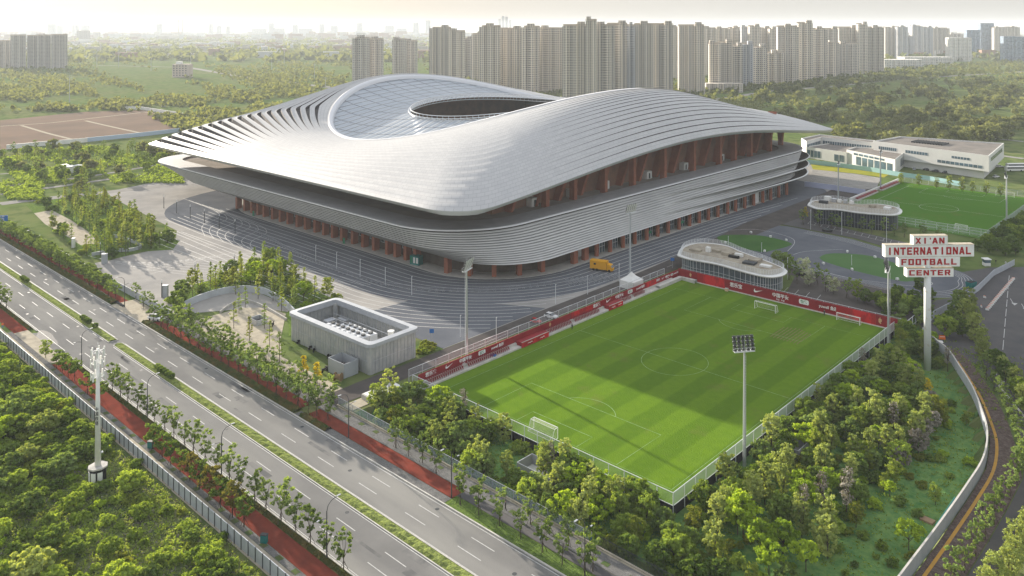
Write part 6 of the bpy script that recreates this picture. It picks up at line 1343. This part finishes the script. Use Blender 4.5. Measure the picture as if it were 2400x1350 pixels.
def trunk_mesh(h, r, limbs, seed, spread=1.2, top=None, stakes=False):
    rs = random.Random(seed); m = MB(); top = top or h * 1.6; m.tube((0, 0, -.1), (0, 0, h), r, r * .65, n=6, cap=False)
    for i in range(limbs):
        a = 2 * PI * i / limbs + rs.random(); e = spread * (.6 + .6 * rs.random()); z = h * (.75 + .25 * rs.random()); mid = (e * .5 * math.cos(a), e * .5 * math.sin(a), z + (top - h) * .45)
        m.tube((0, 0, z), mid, r * .5, r * .33, n=5, cap=False); m.tube(mid, (e * math.cos(a), e * math.sin(a), top - rs.random() * .4), r * .33, r * .1, n=4, cap=False)
    if stakes:
        for i in range(3): a = 2 * PI * i / 3; m.tube((.8 * math.cos(a), .8 * math.sin(a), 0), (.05 * math.cos(a), .05 * math.sin(a), 1.7), .04, n=4)
    return m
def tree(name, cat_, kind, crown, trunk):
    t = thing(name, 'tree', cat_); trunk.build('trunk', bark, t)
    o = bpy.data.objects.new('crown', crown); COL.objects.link(o); o.parent = t; return t
def variants(n, fn): return [fn(i) for i in range(n)]
T = {}
T['street'] = variants(3, lambda i: tree('street_tree', 'tree', '', crown_mesh('crown', LM['street'], i, vase(1.55, 2.5, 6.8), 28, 22, .165, .46), trunk_mesh(2.4, .1, 6, i, 1.3, 5.6, True)))
T['brown'] = variants(2, lambda i: tree('street_tree', 'tree', '', crown_mesh('crown', LM['red'] if i else LM['dark'], 10 + i, vase(1.8, 2.4, 5.6), 32, 26, .17, .5), trunk_mesh(2.4, .1, 6, i, 1.2, 4.8, True)))
T['round'] = variants(3, lambda i: tree('evergreen_tree', 'tree', '', crown_mesh('crown', [LM['dark'], LM['street'], LM['wild']][i], 20 + i, ell(2.3, 2.2, 2.9, .6), 80, 34, .2, .5), trunk_mesh(1.6, .14, 5, i, 1.2, 3.4)))
T['lime'] = variants(2, lambda i: tree('bright_tree', 'tree', '', crown_mesh('crown', LM['lime'], 30 + i, ell(2.6, 1.8, 4.2, .4), 55, 32, .19, .52, flat=.45), trunk_mesh(2.2, .13, 7, i, 2.0, 4.4)))
T['pale'] = variants(2, lambda i: tree('pale_tree', 'tree', '', crown_mesh('crown', LM['pale'], 40 + i, vase(1.6, 1.2, 7.5), 60, 26, .18, .48), trunk_mesh(2.0, .11, 6, i, .9, 6.5)))
T['autumn'] = variants(2, lambda i: tree('autumn_tree', 'tree', '', crown_mesh('crown', LM['ylg'], 50 + i, vase(1.7, 1.4, 6.0), 55, 26, .15, .6), trunk_mesh(2.0, .1, 6, i, 1.0, 5.2)))
T['redwood'] = variants(3, lambda i: tree('slender_tree', 'tree', '', crown_mesh('crown', [LM['ylg'], LM['street'], LM['pale']][i], 60 + i, cone(1.35, 1.6, 7.6, .8), 34, 15, .13, .42), trunk_mesh(7.4, .09, 4, i, .5, 7.6)))
T['yellow'] = variants(1, lambda i: tree('yellow_tree', 'tree', '', crown_mesh('crown', LM['yellow'], 70, cone(1.5, 2.0, 7.0, .7), 46, 22, .14, .5), trunk_mesh(6.4, .1, 5, i, .7, 6.6)))
T['ball'] = variants(2, lambda i: tree('bare_globe_tree', 'tree', '', crown_mesh('crown', LM['grey'], 80 + i, ell(1.9, 1.7, 2.7, .7), 80, 26, .13, .42), trunk_mesh(1.3, .12, 9, i, 1.7, 3.8)))
T['bare'] = variants(2, lambda i: tree('bare_tree', 'tree', '', crown_mesh('crown', LM['grey'], 90 + i, vase(.85, 2.5, 7.5), 34, 18, .12, .5), trunk_mesh(3.2, .11, 12, i, .8, 8.0)))
T['white'] = variants(1, lambda i: tree('blossom_tree', 'tree', '', crown_mesh('crown', LM['white'], 95, vase(1.8, 1.0, 5.2), 55, 26, .14, .55), trunk_mesh(1.6, .1, 6, i, 1.2, 4.6)))
T['shrub'] = variants(4, lambda i: tree('shrub', 'shrub', '', crown_mesh('crown', [LM['wild'], LM['dark'], LM['lime'], LM['ylg']][i], 100 + i, ell(1.5, .9, .8, .3), 34, 30, .14, .5), trunk_mesh(.4, .07, 5, i, .8, 1.2)))
T['wild'] = variants(5, lambda i: tree('wild_tree', 'tree', '', crown_mesh('crown', [LM['wild'], LM['dark'], LM['street'], LM['pale'], LM['lime']][i], 110 + i, ell(3.0, 1.9, 2.4, .45), 90, 34, .21, .6, flat=.5), trunk_mesh(1.2, .13, 7, i, 2.0, 3.2)))
T['palestrip'] = variants(2, lambda i: tree('willow_tree', 'tree', '', crown_mesh('crown', LM['pale'], 120 + i, vase(1.5, .4, 6.5), 80, 26, .13, .55), trunk_mesh(1.6, .1, 9, i, 1.3, 6.0)))
T['far'] = variants(3, lambda i: tree('field_tree', 'tree', '', crown_mesh('crown', LM['far'], 130 + i, ell(3.4, 2.8, 3.4, .4), 34, 14, .5, 1.3), trunk_mesh(1.5, .2, 3, i, 1.2, 3.5)))
def put(kind, x, y, label, group, sc=1.0, z=None, var=None):
    P = T[kind]; p = P[rnd.randrange(len(P)) if var is None else var]; z = hgt(x, y) if z is None else z
    return place(p, (x, y, z), rnd.random() * 6.28, sc * rnd.uniform(.85, 1.15), label, group)
# rows along the road --------------------------------------------------
x = -62.; i = 0
while x < 44: put('street', x + rnd.uniform(-.5, .5), -57.0, '%s pale street tree counting from the puddle between the near red path and the road' % nth(i), 'pale trees on the near road edge', .98 if x < 5 else 1.05); x += 5.1; i += 1
for i, (px, py) in enumerate(((107, 838), (133, 863), (146, 873), (160, 883), (175, 893), (205, 925), (233, 947), (358, 1053), (380, 1072), (400, 1090), (422, 1107), (445, 1128), (467, 1147), (492, 1170), (517, 1190), (545, 1213), (572, 1235))):
    put('autumn' if i == 0 else 'brown', *G(px, py), '%s staked street tree from the far end left of the near red path' % nth(i), 'staked trees left of the near red path', .95, var=0 if i == 0 else (i % 2 if i > 9 else 0))
for i in range(9): put('street', -192 + 5.0 * i + rnd.uniform(-.5, .5), -57.2, '%s street tree from the left edge before the wet junction' % nth(i), 'trees before the wet junction')
x = -102.; i = 0
while x < -11:
    if not -24 < x < -19 or True: put('street', x + rnd.uniform(-.6, .6), -31.0 + rnd.uniform(-.4, .4), '%s leafy tree from the left in the double row by the far red path' % nth(i), 'leafy trees by the far red path', 1.12); i += 1
    if i % 2 == 0: put('street', x + 2.4, -26.6 + rnd.uniform(-.4, .4), '%s leafy tree from the left in the double row by the far red path' % nth(i), 'leafy trees by the far red path', 1.1); i += 1
    x += 4.9
for i in range(2): put('street', (-134, -140)[i], -30.5, ['tree just left of the driveway crossing', 'second tree left of the driveway crossing'][i], 'trees at the driveway')
for i, (px, py) in enumerate(((320, 700), (336, 722), (352, 722))): put('street', *G(px, py), ['left', 'middle', 'right'][i] + ' one of three small trees by the end of the plaza hoarding', 'small trees by the plaza hoarding', .85)
x = -420; i = 0
while x < -147: put('street', x, -31 + rnd.uniform(-.6, .6), '%s tree from the far left in the dense row beyond the driveway' % nth(i), 'dense tree row beyond the driveway', 1.15); x += 6.0; i += 1
x = -400; i = 0
while x < -150: put('round', x, -27 + rnd.uniform(-.8, .8), '%s bushy tree from the far left behind the dense roadside row' % nth(i), 'bushy trees behind the roadside row', .95, var=1); x += 8.5; i += 1
for i, (px, py) in enumerate(((1078, 1183), (1122, 1207), (1171, 1233), (1220, 1263), (1272, 1295), (1318, 1323), (1370, 1352), (928, 1050), (958, 1070), (990, 1085), (1022, 1110), (1243, 1230), (1288, 1253), (1333, 1280), (1390, 1340), (742, 975), (768, 985))):
    put('street', *G(px, py), '%s slim street tree from the left beside the lower footpath' % nth(sorted([1078, 1122, 1171, 1220, 1272, 1318, 1370, 928, 958, 990, 1022, 1243, 1288, 1333, 1390, 742, 768]).index(px)), 'slim trees beside the lower footpath', .95)
# median balls
bb = thing('clipped_bush', 'bush', 'bush'); o = bpy.data.objects.new('crown', crown_mesh('crown', LM['dark'], 5, ell(.62, .5, .75, .6), 40, 30, .07, .25)); COL.objects.link(o); o.parent = bb; m = MB(); m.tube((0, 0, 0), (0, 0, .6), .05, n=4); m.build('trunk', bark, bb)
for g_, (px, py, n) in enumerate(((59, 656, 4), (202, 750, 4), (233, 769, 1), (372, 868, 6))):
    x0 = G(px, py)[0]
    for k in range(n): place(bb, (x0 + 1.75 * k, -44.35, .2), 0, 1.35, 'dark clipped ball bush in the %s group along the road median' % ['farthest', 'second', 'single', 'nearest'][g_], 'clipped balls on the median')
# wild scrub lower left --------------------------------------------------
pts = []; rs = np.random.RandomState(11)
def scatter(x0, x1, y0, y1, dmin, n, ok, pts):
    out = []
    for _ in range(n):
        x, y = rs.uniform(x0, x1), rs.uniform(y0, y1)
        if ok(x, y) and all((x - a) ** 2 + (y - b) ** 2 > dmin * dmin for a, b in pts[-400:]): pts.append((x, y)); out.append((x, y))
    return out
def zone_label(base, x, y, cuts):
    return base
W1 = scatter(-135, 40, -128, -70, 3.7, 3500, lambda x, y: seen(x, y, 0, 30) and not ((x + 20.5) ** 2 + (y + 74.5) ** 2 < 16) and rs.rand() > (.9 if x > -27 and y > -92 else .12), pts)
W1.sort(key=lambda p: PJ(*p)[2])
for i, (x, y) in enumerate(W1[:290]):
    u, v, d = PJ(x, y); k = 'wild' if rs.rand() < .72 else 'shrub'; var = int(rs.choice([0, 0, 1, 2, 3, 4], p=[.25, .2, .15, .15, .12, .13])) if k == 'wild' else int(rs.choice([0, 1, 2, 3])); col = ['mid green', 'dark green', 'grey green', 'pale green', 'lime green'][var] if k == 'wild' else ['mid green', 'dark green', 'lime green', 'yellowish'][var]
    zn = 'beside the grey hoarding' if y > -73 else ('at the left edge of the picture' if u < 120 else ('at the bottom of the picture' if v > 1150 else 'around the telecom mast'))
    put(k, x, y, '%s wild %s growing in the overgrown lot %s' % (col, 'tree' if k == 'wild' else 'shrub', zn), 'wild growth in the overgrown lot', rs.uniform(.6, 1.05) if k == 'wild' else 1.1, 0, var)
W2 = scatter(-135, 40, -126, -66.6, 2.3, 3000, lambda x, y: seen(x, y, 0, 30) and not ((x + 20.5) ** 2 + (y + 74.5) ** 2 < 9) and not (x > -27 and y > -92 and rs.rand() < .72), pts); W2.sort(key=lambda p: PJ(*p)[2])
for x, y in W2[:290]:
    var = int(rs.choice([0, 1, 2, 3], p=[.4, .2, .15, .25])); put('shrub', x, y, '%s low wild shrub between the taller growth of the overgrown lot' % ['mid green', 'dark green', 'lime green', 'yellowish'][var], 'low shrubs in the overgrown lot', rs.uniform(.6, 1.1), 0, var)
gr = crown_mesh('tufts', LM['wild'], 200, lambda r: (r.uniform(-150, 40), r.uniform(-128, -67), .15), 7000, 9, .24, .9, flat=.3); o = bpy.data.objects.new('undergrowth', gr); COL.objects.link(o); tag(o, 'rough grass and weeds covering the overgrown lot', 'undergrowth', kind='stuff')
gr = crown_mesh('weeds', LM['pale'], 207, lambda r: (lambda x, y: (x, y, .25))(*(lambda: (r.uniform(-30, 34), r.uniform(-95, -66.5)) if r.rand() < .75 else (r.uniform(-135, 32), r.uniform(-100, -66.5)))()), 2600, 10, .13, .7, flat=.55); o = bpy.data.objects.new('weeds', gr); COL.objects.link(o); tag(o, 'pale tangled weeds in the clearing along the grey hoarding', 'weeds', kind='stuff')
gr = crown_mesh('dead_weeds', LM['grey'], 208, lambda r: (r.uniform(-28, 34), r.uniform(-95, -67), .2), 900, 9, .12, .8, flat=.4); o = bpy.data.objects.new('dry_weeds', gr); COL.objects.link(o); tag(o, 'dry greyish weeds and twigs in the clearing by the telecom mast', 'weeds', kind='stuff')
# park below the pitch ---------------------------------------------------
pts = [(72.6, 21), (76, 98)]; pk = lambda x, y: seen(x, y, ZP, 20) and not (26 < x < 40 and -18 < y < -7)
S1 = scatter(-6, 73, -21.5, -6.5, 2.6, 1500, lambda x, y: pk(x, y) and rs.rand() < .8, pts)
for i, (x, y) in enumerate(S1):
    k = rs.choice(['round', 'shrub', 'lime', 'pale', 'autumn', 'bare', 'white'], p=[.38, .28, .09, .17, .06, .015, .005]) if 1 else ''
    put(k, x, y, '%s in the thick belt between the glass fence and the near goal' % dict(round='round evergreen tree', shrub='low green shrub', lime='bright yellow green tree', pale='pale upright tree', autumn='yellowing tree', bare='leafless grey tree', white='blossom tree')[k], 'planting below the near goal', 1.0 if k != 'shrub' else 1.2)
def lawn_open(x, y):                                   # the open green slope beside the curved wall
    return x > 98 - max(0, (y - 60)) * .4 and y < 100
S2 = scatter(73.5, 111, -21, 120, 2.9, 6000, lambda x, y: inpoly(x, y, PARK) and pk(x, y) and not lawn_open(x, y) and (x - 86.9) ** 2 + (y - 95) ** 2 > 6 and (rs.rand() < (.75 if x < 84 or y > 40 else .1)), pts)
for i, (x, y) in enumerate(S2):
    u, v, d = PJ(x, y); near = x < 79
    k = rs.choice(['round', 'shrub', 'lime', 'pale', 'autumn', 'bare', 'ball'], p=[.62, .2, .06, .06, .04, .01, .01]) if near else rs.choice(['round', 'shrub', 'lime', 'pale', 'autumn', 'bare', 'ball'], p=[.24, .28, .13, .23, .09, .015, .015])
    put(k, x, y, '%s %s' % (dict(round='round evergreen tree', shrub='low green shrub', lime='bright yellow green tree', pale='pale upright tree', autumn='yellowing tree', bare='leafless grey tree', ball='grey globe tree')[k], 'hard against the right pitch fence' if near else ('in the park below the pylon sign' if y > 45 else 'in the lower park beside the open lawn')), 'planting beside the right pitch fence' if near else 'trees of the lower park', 1.0 if k != 'shrub' else 1.2)
for k, px, py, sc, lb in (('lime', 1742, 1262, 1.25, 'large yellow green tree alone at the left of the lower lawn'), ('lime', 1880, 1180, 1.15, 'bright yellow tree top behind two bare upright trees'), ('bare', 1883, 1240, 1.2, 'leftmost of three tall bare upright trees on the lawn'), ('bare', 1926, 1215, 1.2, 'middle of three tall bare upright trees on the lawn'), ('bare', 1984, 1220, 1.3, 'rightmost of three tall bare upright trees on the lawn'), ('ball', 2110, 1098, 1.1, 'lowest grey globe tree beside the open slope'), ('ball', 2152, 1065, 1.1, 'second grey globe tree up the open slope'), ('ball', 2165, 1032, 1.1, 'third grey globe tree up the open slope'), ('ball', 2185, 1010, 1.15, 'fourth grey globe tree up the open slope'), ('ball', 2080, 1060, 1.0, 'grey globe tree set left of the other globes'), ('ball', 2180, 960, 1.0, 'topmost grey globe tree below the pylon sign'), ('yellow', 2175, 945, .9, 'golden tree at the foot of the pylon sign'), ('pale', 2046, 1010, 1.15, 'left pale upright tree near the open lawn'), ('pale', 2108, 1000, 1.15, 'right pale upright tree near the open lawn'), ('round', 2048, 1100, .8, 'small round green tree at the lawn edge'), ('lime', 2085, 1165, .6, 'small yellow sapling on the lawn'), ('lime', 2130, 1290, .9, 'yellow green bush group at the bottom of the lawn'), ('pale', 1940, 1310, 1.0, 'pale shrub tree near the bottom of the lawn'), ('autumn', 2205, 1000, 1.1, 'thin autumn tree at the edge of the open slope'), ('lime', 1990, 960, 1.2, 'bright lime tree behind the upright park trees'), ('bare', 1292, 1120, 1.0, 'bare grey tree beside the sunken pit'), ('bare', 1087, 985, 1.0, 'bare grey tree in front of the pitch end fence'), ('lime', 1355, 1130, .85, 'bright yellow tree right of the sunken pit')):
    x, y = G(px, py, ZP); put(k, x, y, lb, 'signature trees of the park', sc)
S3 = scatter(85, 110, -20, 80, 1.9, 900, lambda x, y: inpoly(x, y, PARK) and pk(x, y) and rs.rand() < .3 and (x < 100 or rs.rand() < .35), pts)
for x, y in S3: put('shrub' if rs.rand() < .8 else 'autumn', x, y, 'low scattered bush on the open lawn inside the curved wall', 'low bushes on the lawn', rs.uniform(.5, .95))
gr = crown_mesh('tufts', LM['wild'], 201, lambda r: (lambda x, y: (x, y, hgt(x, y) + .12))(*(lambda: (r.uniform(73, 111), r.uniform(-20, 118)) if r.rand() < .7 else (r.uniform(-5, 73), r.uniform(-21, -5.5)))()), 3200, 7, .16, .9, flat=.2)
o = bpy.data.objects.new('park_groundcover', gr); COL.objects.link(o); tag(o, 'leafy ground cover across the park lawn', 'groundcover', kind='stuff')
# east strip beyond the curved wall --------------------------------------
i = 0
for y in np.arange(-6, 100, 6.0):
    wx = float(np.interp(y, [w[1] for w in WALLR[::-1]], [w[0] for w in WALLR[::-1]])); put('street', wx + 6.6, y, '%s street tree from the bottom between the brick pavement and the east footpath' % nth(i), 'trees between the brick pavement and footpath', .95); i += 1
i = 0
for y in np.arange(-6, 112, 4.0):
    wx = float(np.interp(y, [w[1] for w in WALLR[::-1]], [w[0] for w in WALLR[::-1]])); put('palestrip' if y < 45 or i % 2 else 'round', wx + 11.8 + rnd.uniform(-.4, 1.2), y, '%s tree from the bottom in the planted strip beside the east road kerb' % nth(i), 'planted strip beside the east road', .95); i += 1
for i, (px, py, k) in enumerate(((2230, 770, 'round'), (2240, 745, 'round'), (2215, 790, 'round'), (2252, 725, 'round'), (2262, 760, 'palestrip'), (2272, 735, 'palestrip'), (2280, 770, 'palestrip'), (2256, 790, 'round'), (2285, 800, 'palestrip'), (2300, 830, 'palestrip'))):
    put(k, *G(px, py), '%s tree of the dark island between the path and the forecourt' % nth(i), 'trees of the forecourt island', 1.2)
# hedge of round trees right of the far pitch
S4 = scatter(66, 92, 225, 420, 4.6, 900, lambda x, y: 66 + (y - 225) * .02 < x < 80 + (y - 225) * .06 and seen(x, y), [])
for x, y in S4: put('round', x, y, 'dark round tree in the thick belt right of the far pitch', 'belt right of the far pitch', 1.05)
# around pavilions
for i, (px, py, k) in enumerate(((1850, 655, 'street'), (1868, 665, 'street'), (1895, 672, 'white'), (1915, 668, 'street'), (1935, 683, 'street'), (1953, 690, 'white'), (1985, 700, 'street'), (2010, 705, 'autumn'), (2030, 712, 'round'), (1840, 630, 'round'), (1822, 622, 'round'), (1885, 645, 'white'))):
    put(k, *G(px, py), '%s tree from the pavilion in the shaded lawn behind the far red wall' % nth(i), 'trees behind the far red wall', 1.1)
for i, px in enumerate((1882, 1920, 1948, 1962, 1990, 2020, 2043, 2075, 2096, 2120, 2165, 2200)): put('street', *G(px, 528 + (px - 1882) * .12), '%s tree from the left along the dark pavilion' % nth(i), 'trees along the dark pavilion', 1.0)
put('yellow', *G(1888, 515), 'yellow tree at the left corner of the dark pavilion', None, .8)
for i, px in enumerate((2112, 2154, 2195, 2225, 2255, 2280, 2312, 2345)): put('pale', *G(px, 432 + (px - 2112) * .12), '%s pale tree from the left behind the far pitch' % nth(i), 'pale trees behind the far pitch', .95)
for i in range(16): put('round', *G(2060 + i * 8 + rnd.uniform(-4, 4), 720 + rnd.uniform(-35, 40)), 'round tree in the clump between the pylon sign and the red wall corner', 'clump by the red wall corner', .95)
# plaza gardens ----------------------------------------------------------
G1 = [G(*p) for p in ((60, 480), (150, 462), (250, 468), (330, 520), (372, 548), (420, 565), (405, 585), (330, 590), (250, 612), (200, 600), (150, 560), (110, 530))]
pathpoly = [G(*p) for p in ((80, 500), (120, 492), (165, 515), (210, 545), (232, 570), (190, 575), (150, 550), (105, 525))]
sheet('garden_lawn', [G1], vg, .022)
A1 = scatter(-360, -170, -25, 60, 3.1, 2500, lambda x, y: inpoly(x, y, G1) and not inpoly(x, y, pathpoly), [])
for x, y in A1[:150]:
    k = rs.choice(['redwood', 'autumn', 'round', 'shrub'], p=[.62, .13, .08, .17]); put(k, x, y, '%s in the plaza garden on the left' % dict(redwood='slender conical tree', autumn='yellowing tree', round='round dark tree', shrub='low shrub')[k], 'planting of the left plaza garden', 1.1)
G2 = [G(*p) for p in ((395, 705), (460, 665), (560, 640), (640, 615), (700, 650), (760, 690), (790, 702), (720, 725), (680, 728), (640, 700), (590, 680), (520, 686), (450, 712), (420, 725))]
sheet('garden_lawn', [G2], vg, .024)
A2 = scatter(-150, -60, -25, 35, 2.9, 1500, lambda x, y: inpoly(x, y, G2), [])
for x, y in A2[:110]:
    k = rs.choice(['redwood', 'autumn', 'shrub', 'round', 'lime'], p=[.45, .1, .34, .06, .05]); put(k, x, y, '%s in the garden between the plaza and the sandy yard' % dict(redwood='slender conical tree', autumn='yellowing tree', round='round dark tree', shrub='low shrub', lime='yellow green tree')[k], 'planting of the middle plaza garden', 1.1)
for i, (px, py) in enumerate(((605, 700), (640, 705), (660, 730), (575, 720), (560, 735), (548, 770), (585, 800), (620, 770), (632, 815), (655, 850), (552, 690))): put('redwood', *G(px, py), '%s slender tree standing in the sandy yard' % nth(i), 'slender trees of the sandy yard', 1.0)
for i, (px, py) in enumerate(((712, 885), (743, 903))): put('yellow', *G(px, py), ['left', 'right'][i] + ' golden ginkgo in front of the plant building', 'golden trees in front of the plant building', .8)
for i, (x, y) in enumerate(((-22.5, 9), (-24, 12), (-21.8, 12.5), (-23.5, 14.5), (-26, 14), (-21.6, 10.5))): put('shrub', x, y, 'low yellowish shrub on the rounded bed beside the plant building', 'shrubs on the rounded bed', .9, var=3)
put('round', *G(393, 568), 'large dark round tree at the right tip of the left plaza garden', None, 1.3)
# middle distance --------------------------------------------------------
ML = scatter(-700, -330, 20, 330, 8.5, 3000, lambda x, y: seen(x, y) and (y < 40 + (x + 330) * -.9) and rs.rand() < .8, [])
ML = [p for p in ML if 352 < PJ(*p)[1] < 480 and PJ(*p)[0] < 420 and not (432 < PJ(*p)[1] < 478 and PJ(*p)[0] > 225 - (PJ(*p)[1] - 440))]
for i, (x, y) in enumerate(ML[:170]): put(rnd.choice(['far', 'street', 'redwood', 'round']), x, y, 'scattered tree in the rough land at the left beyond the plaza', 'scattered trees beyond the plaza', rnd.uniform(.9, 1.5), 0)
MRt = []
for _ in range(4000):
    px, py = rs.uniform(1750, 2400), rs.uniform(178, 345)
    if (px < 1960 and py > 292) or py < 205 + (1750 - px) * -.02 - (px - 1750) * .04: continue
    if py > 240 + (px - 1700) * .12 - 0 and px < 1800: continue
    if rs.rand() < .5 + .5 * math.sin(px * .021 + py * .09): MRt.append(G(px, py))
for i, (x, y) in enumerate(MRt[:290]): put('far', x, y, 'bushy tree standing in the green fields beyond the white blocks', 'field trees beyond the white blocks', rnd.uniform(.9, 1.9), 0)
# woods that read as one mass
def wood(name, label, n, fn, size, seed, mat='far'):
    rs2 = np.random.RandomState(seed); P = []
    while len(P) < n:
        q = fn(rs2)
        if q is not None: P.append(q)
    it = iter(P)
    me = crown_mesh(name, LM[mat], seed, lambda r: next(it), n, 9, size, size * 2.2, flat=.8); o = bpy.data.objects.new(name, me); COL.objects.link(o); tag(o, label, 'woodland', kind='stuff')
def clus(px, py, s=1.0): return math.sin(px * .011 * s + py * .07 + 2 * math.sin(py * .05)) + .7 * math.sin(px * .037 - py * .11)
def f1(r):
    px, py = r.uniform(-50, 860), r.uniform(98, 350)
    if py > 235 and not (py < 262 or px > 330 + (py - 262) * 2): return None
    if py > 330: return None
    if clus(px, py) < r.uniform(-.4, 1.0): return None
    return (*G(px, py), r.uniform(1, 5))
wood('left_woodland', 'hazy woodland and hedgerows across the fields on the left', 4200, f1, 1.8, 301)
def f2(r):
    px, py = r.uniform(1650, 2450), r.uniform(160, 345)
    if py < 238 - (px - 1650) * .09: return None
    if px < 1980 and py > 252 + (px - 1690) * .17: return None
    if clus(px, py * .9) < r.uniform(-.1, .9): return None
    return (*G(px, py), r.uniform(.5, 4.5))
wood('right_woodland', 'patchy scrub woodland across the fields on the right', 3200, f2, 1.0, 302)
def f3(r):
    px, py = r.uniform(780, 2450), r.uniform(120, 240)
    lim = 236 - max(0, px - 1300) * .075
    if abs(py - lim) > 14 and r.rand() < .93: return None
    return (*G(px, py), r.uniform(1, 5))
wood('tower_foot_trees', 'trees gathered round the feet of the high-rises', 3000, f3, 2.2, 303)
def f4(r):
    px = r.uniform(-50, 2450); d = r.uniform(2100, 8500); p = CAM[:2] + _fw * d + _rt * (px - PX0) / FPX * d; return (float(p[0]), float(p[1]), r.uniform(2, 8))
wood('horizon_woods', 'faint woods between the far roofs towards the horizon', 6000, f4, 8, 304)
def f5(r):
    px, py = r.uniform(0, 430), r.uniform(345, 470)
    if clus(px, py, 2) < r.uniform(-.6, 1.2): return None
    if py > 430 and px > 100: return None
    return (*G(px, py), r.uniform(.2, 1.2))
wood('rough_grass', 'low bushes and rough grass left of the stadium tip', 3500, f5, .55, 305, 'wild')
# ---- give every look-alike plant its own place word
from collections import defaultdict
def relabel():
    D = defaultdict(list)
    for o in COL.objects:
        if o.parent is None and o.get('label') and o.get('group'): D[(o['group'], o['label'])].append(o)
    for (g, l), os_ in D.items():
        if len(os_) < 2: continue
        os_.sort(key=lambda o: PJ(o.location[0], o.location[1])[2]); nb = max(1, math.ceil(len(os_) / 18)); sz = math.ceil(len(os_) / nb)
        for b in range(nb):
            bd = sorted(os_[b * sz:(b + 1) * sz], key=lambda o: PJ(o.location[0], o.location[1])[0])
            for k, o in enumerate(bd):
                w = l.split()
                suf = nth(k) + ' from left' + (', ' + nth(b) + ' band back' if nb > 1 else '')
                o['label'] = ' '.join(w[:16 - len(suf.split())]) + ', ' + suf
relabel()
# ================================================================ HAZE
hz = MB(); hx0, hx1, hy0, hy1 = -11000, 1500, -420, 12500
hz.box(((hx0 + hx1) / 2, (hy0 + hy1) / 2, 66), (hx1 - hx0, hy1 - hy0, 140 + 4))
hm = bpy.data.materials.new('haze_air'); hm.use_nodes = True; n_ = hm.node_tree.nodes; n_.remove(n_['Principled BSDF']); pv_ = n_.new('ShaderNodeVolumePrincipled'); pv_.inputs['Color'].default_value = (.86, .92, 1, 1); pv_.inputs['Density'].default_value = .00008; pv_.inputs['Anisotropy'].default_value = .055
hm.node_tree.links.new(pv_.outputs[0], n_['Material Output'].inputs['Volume'])
tag(hz.build('haze', hm), 'pale morning haze thickening over the far fields and towers', 'haze', kind='stuff')
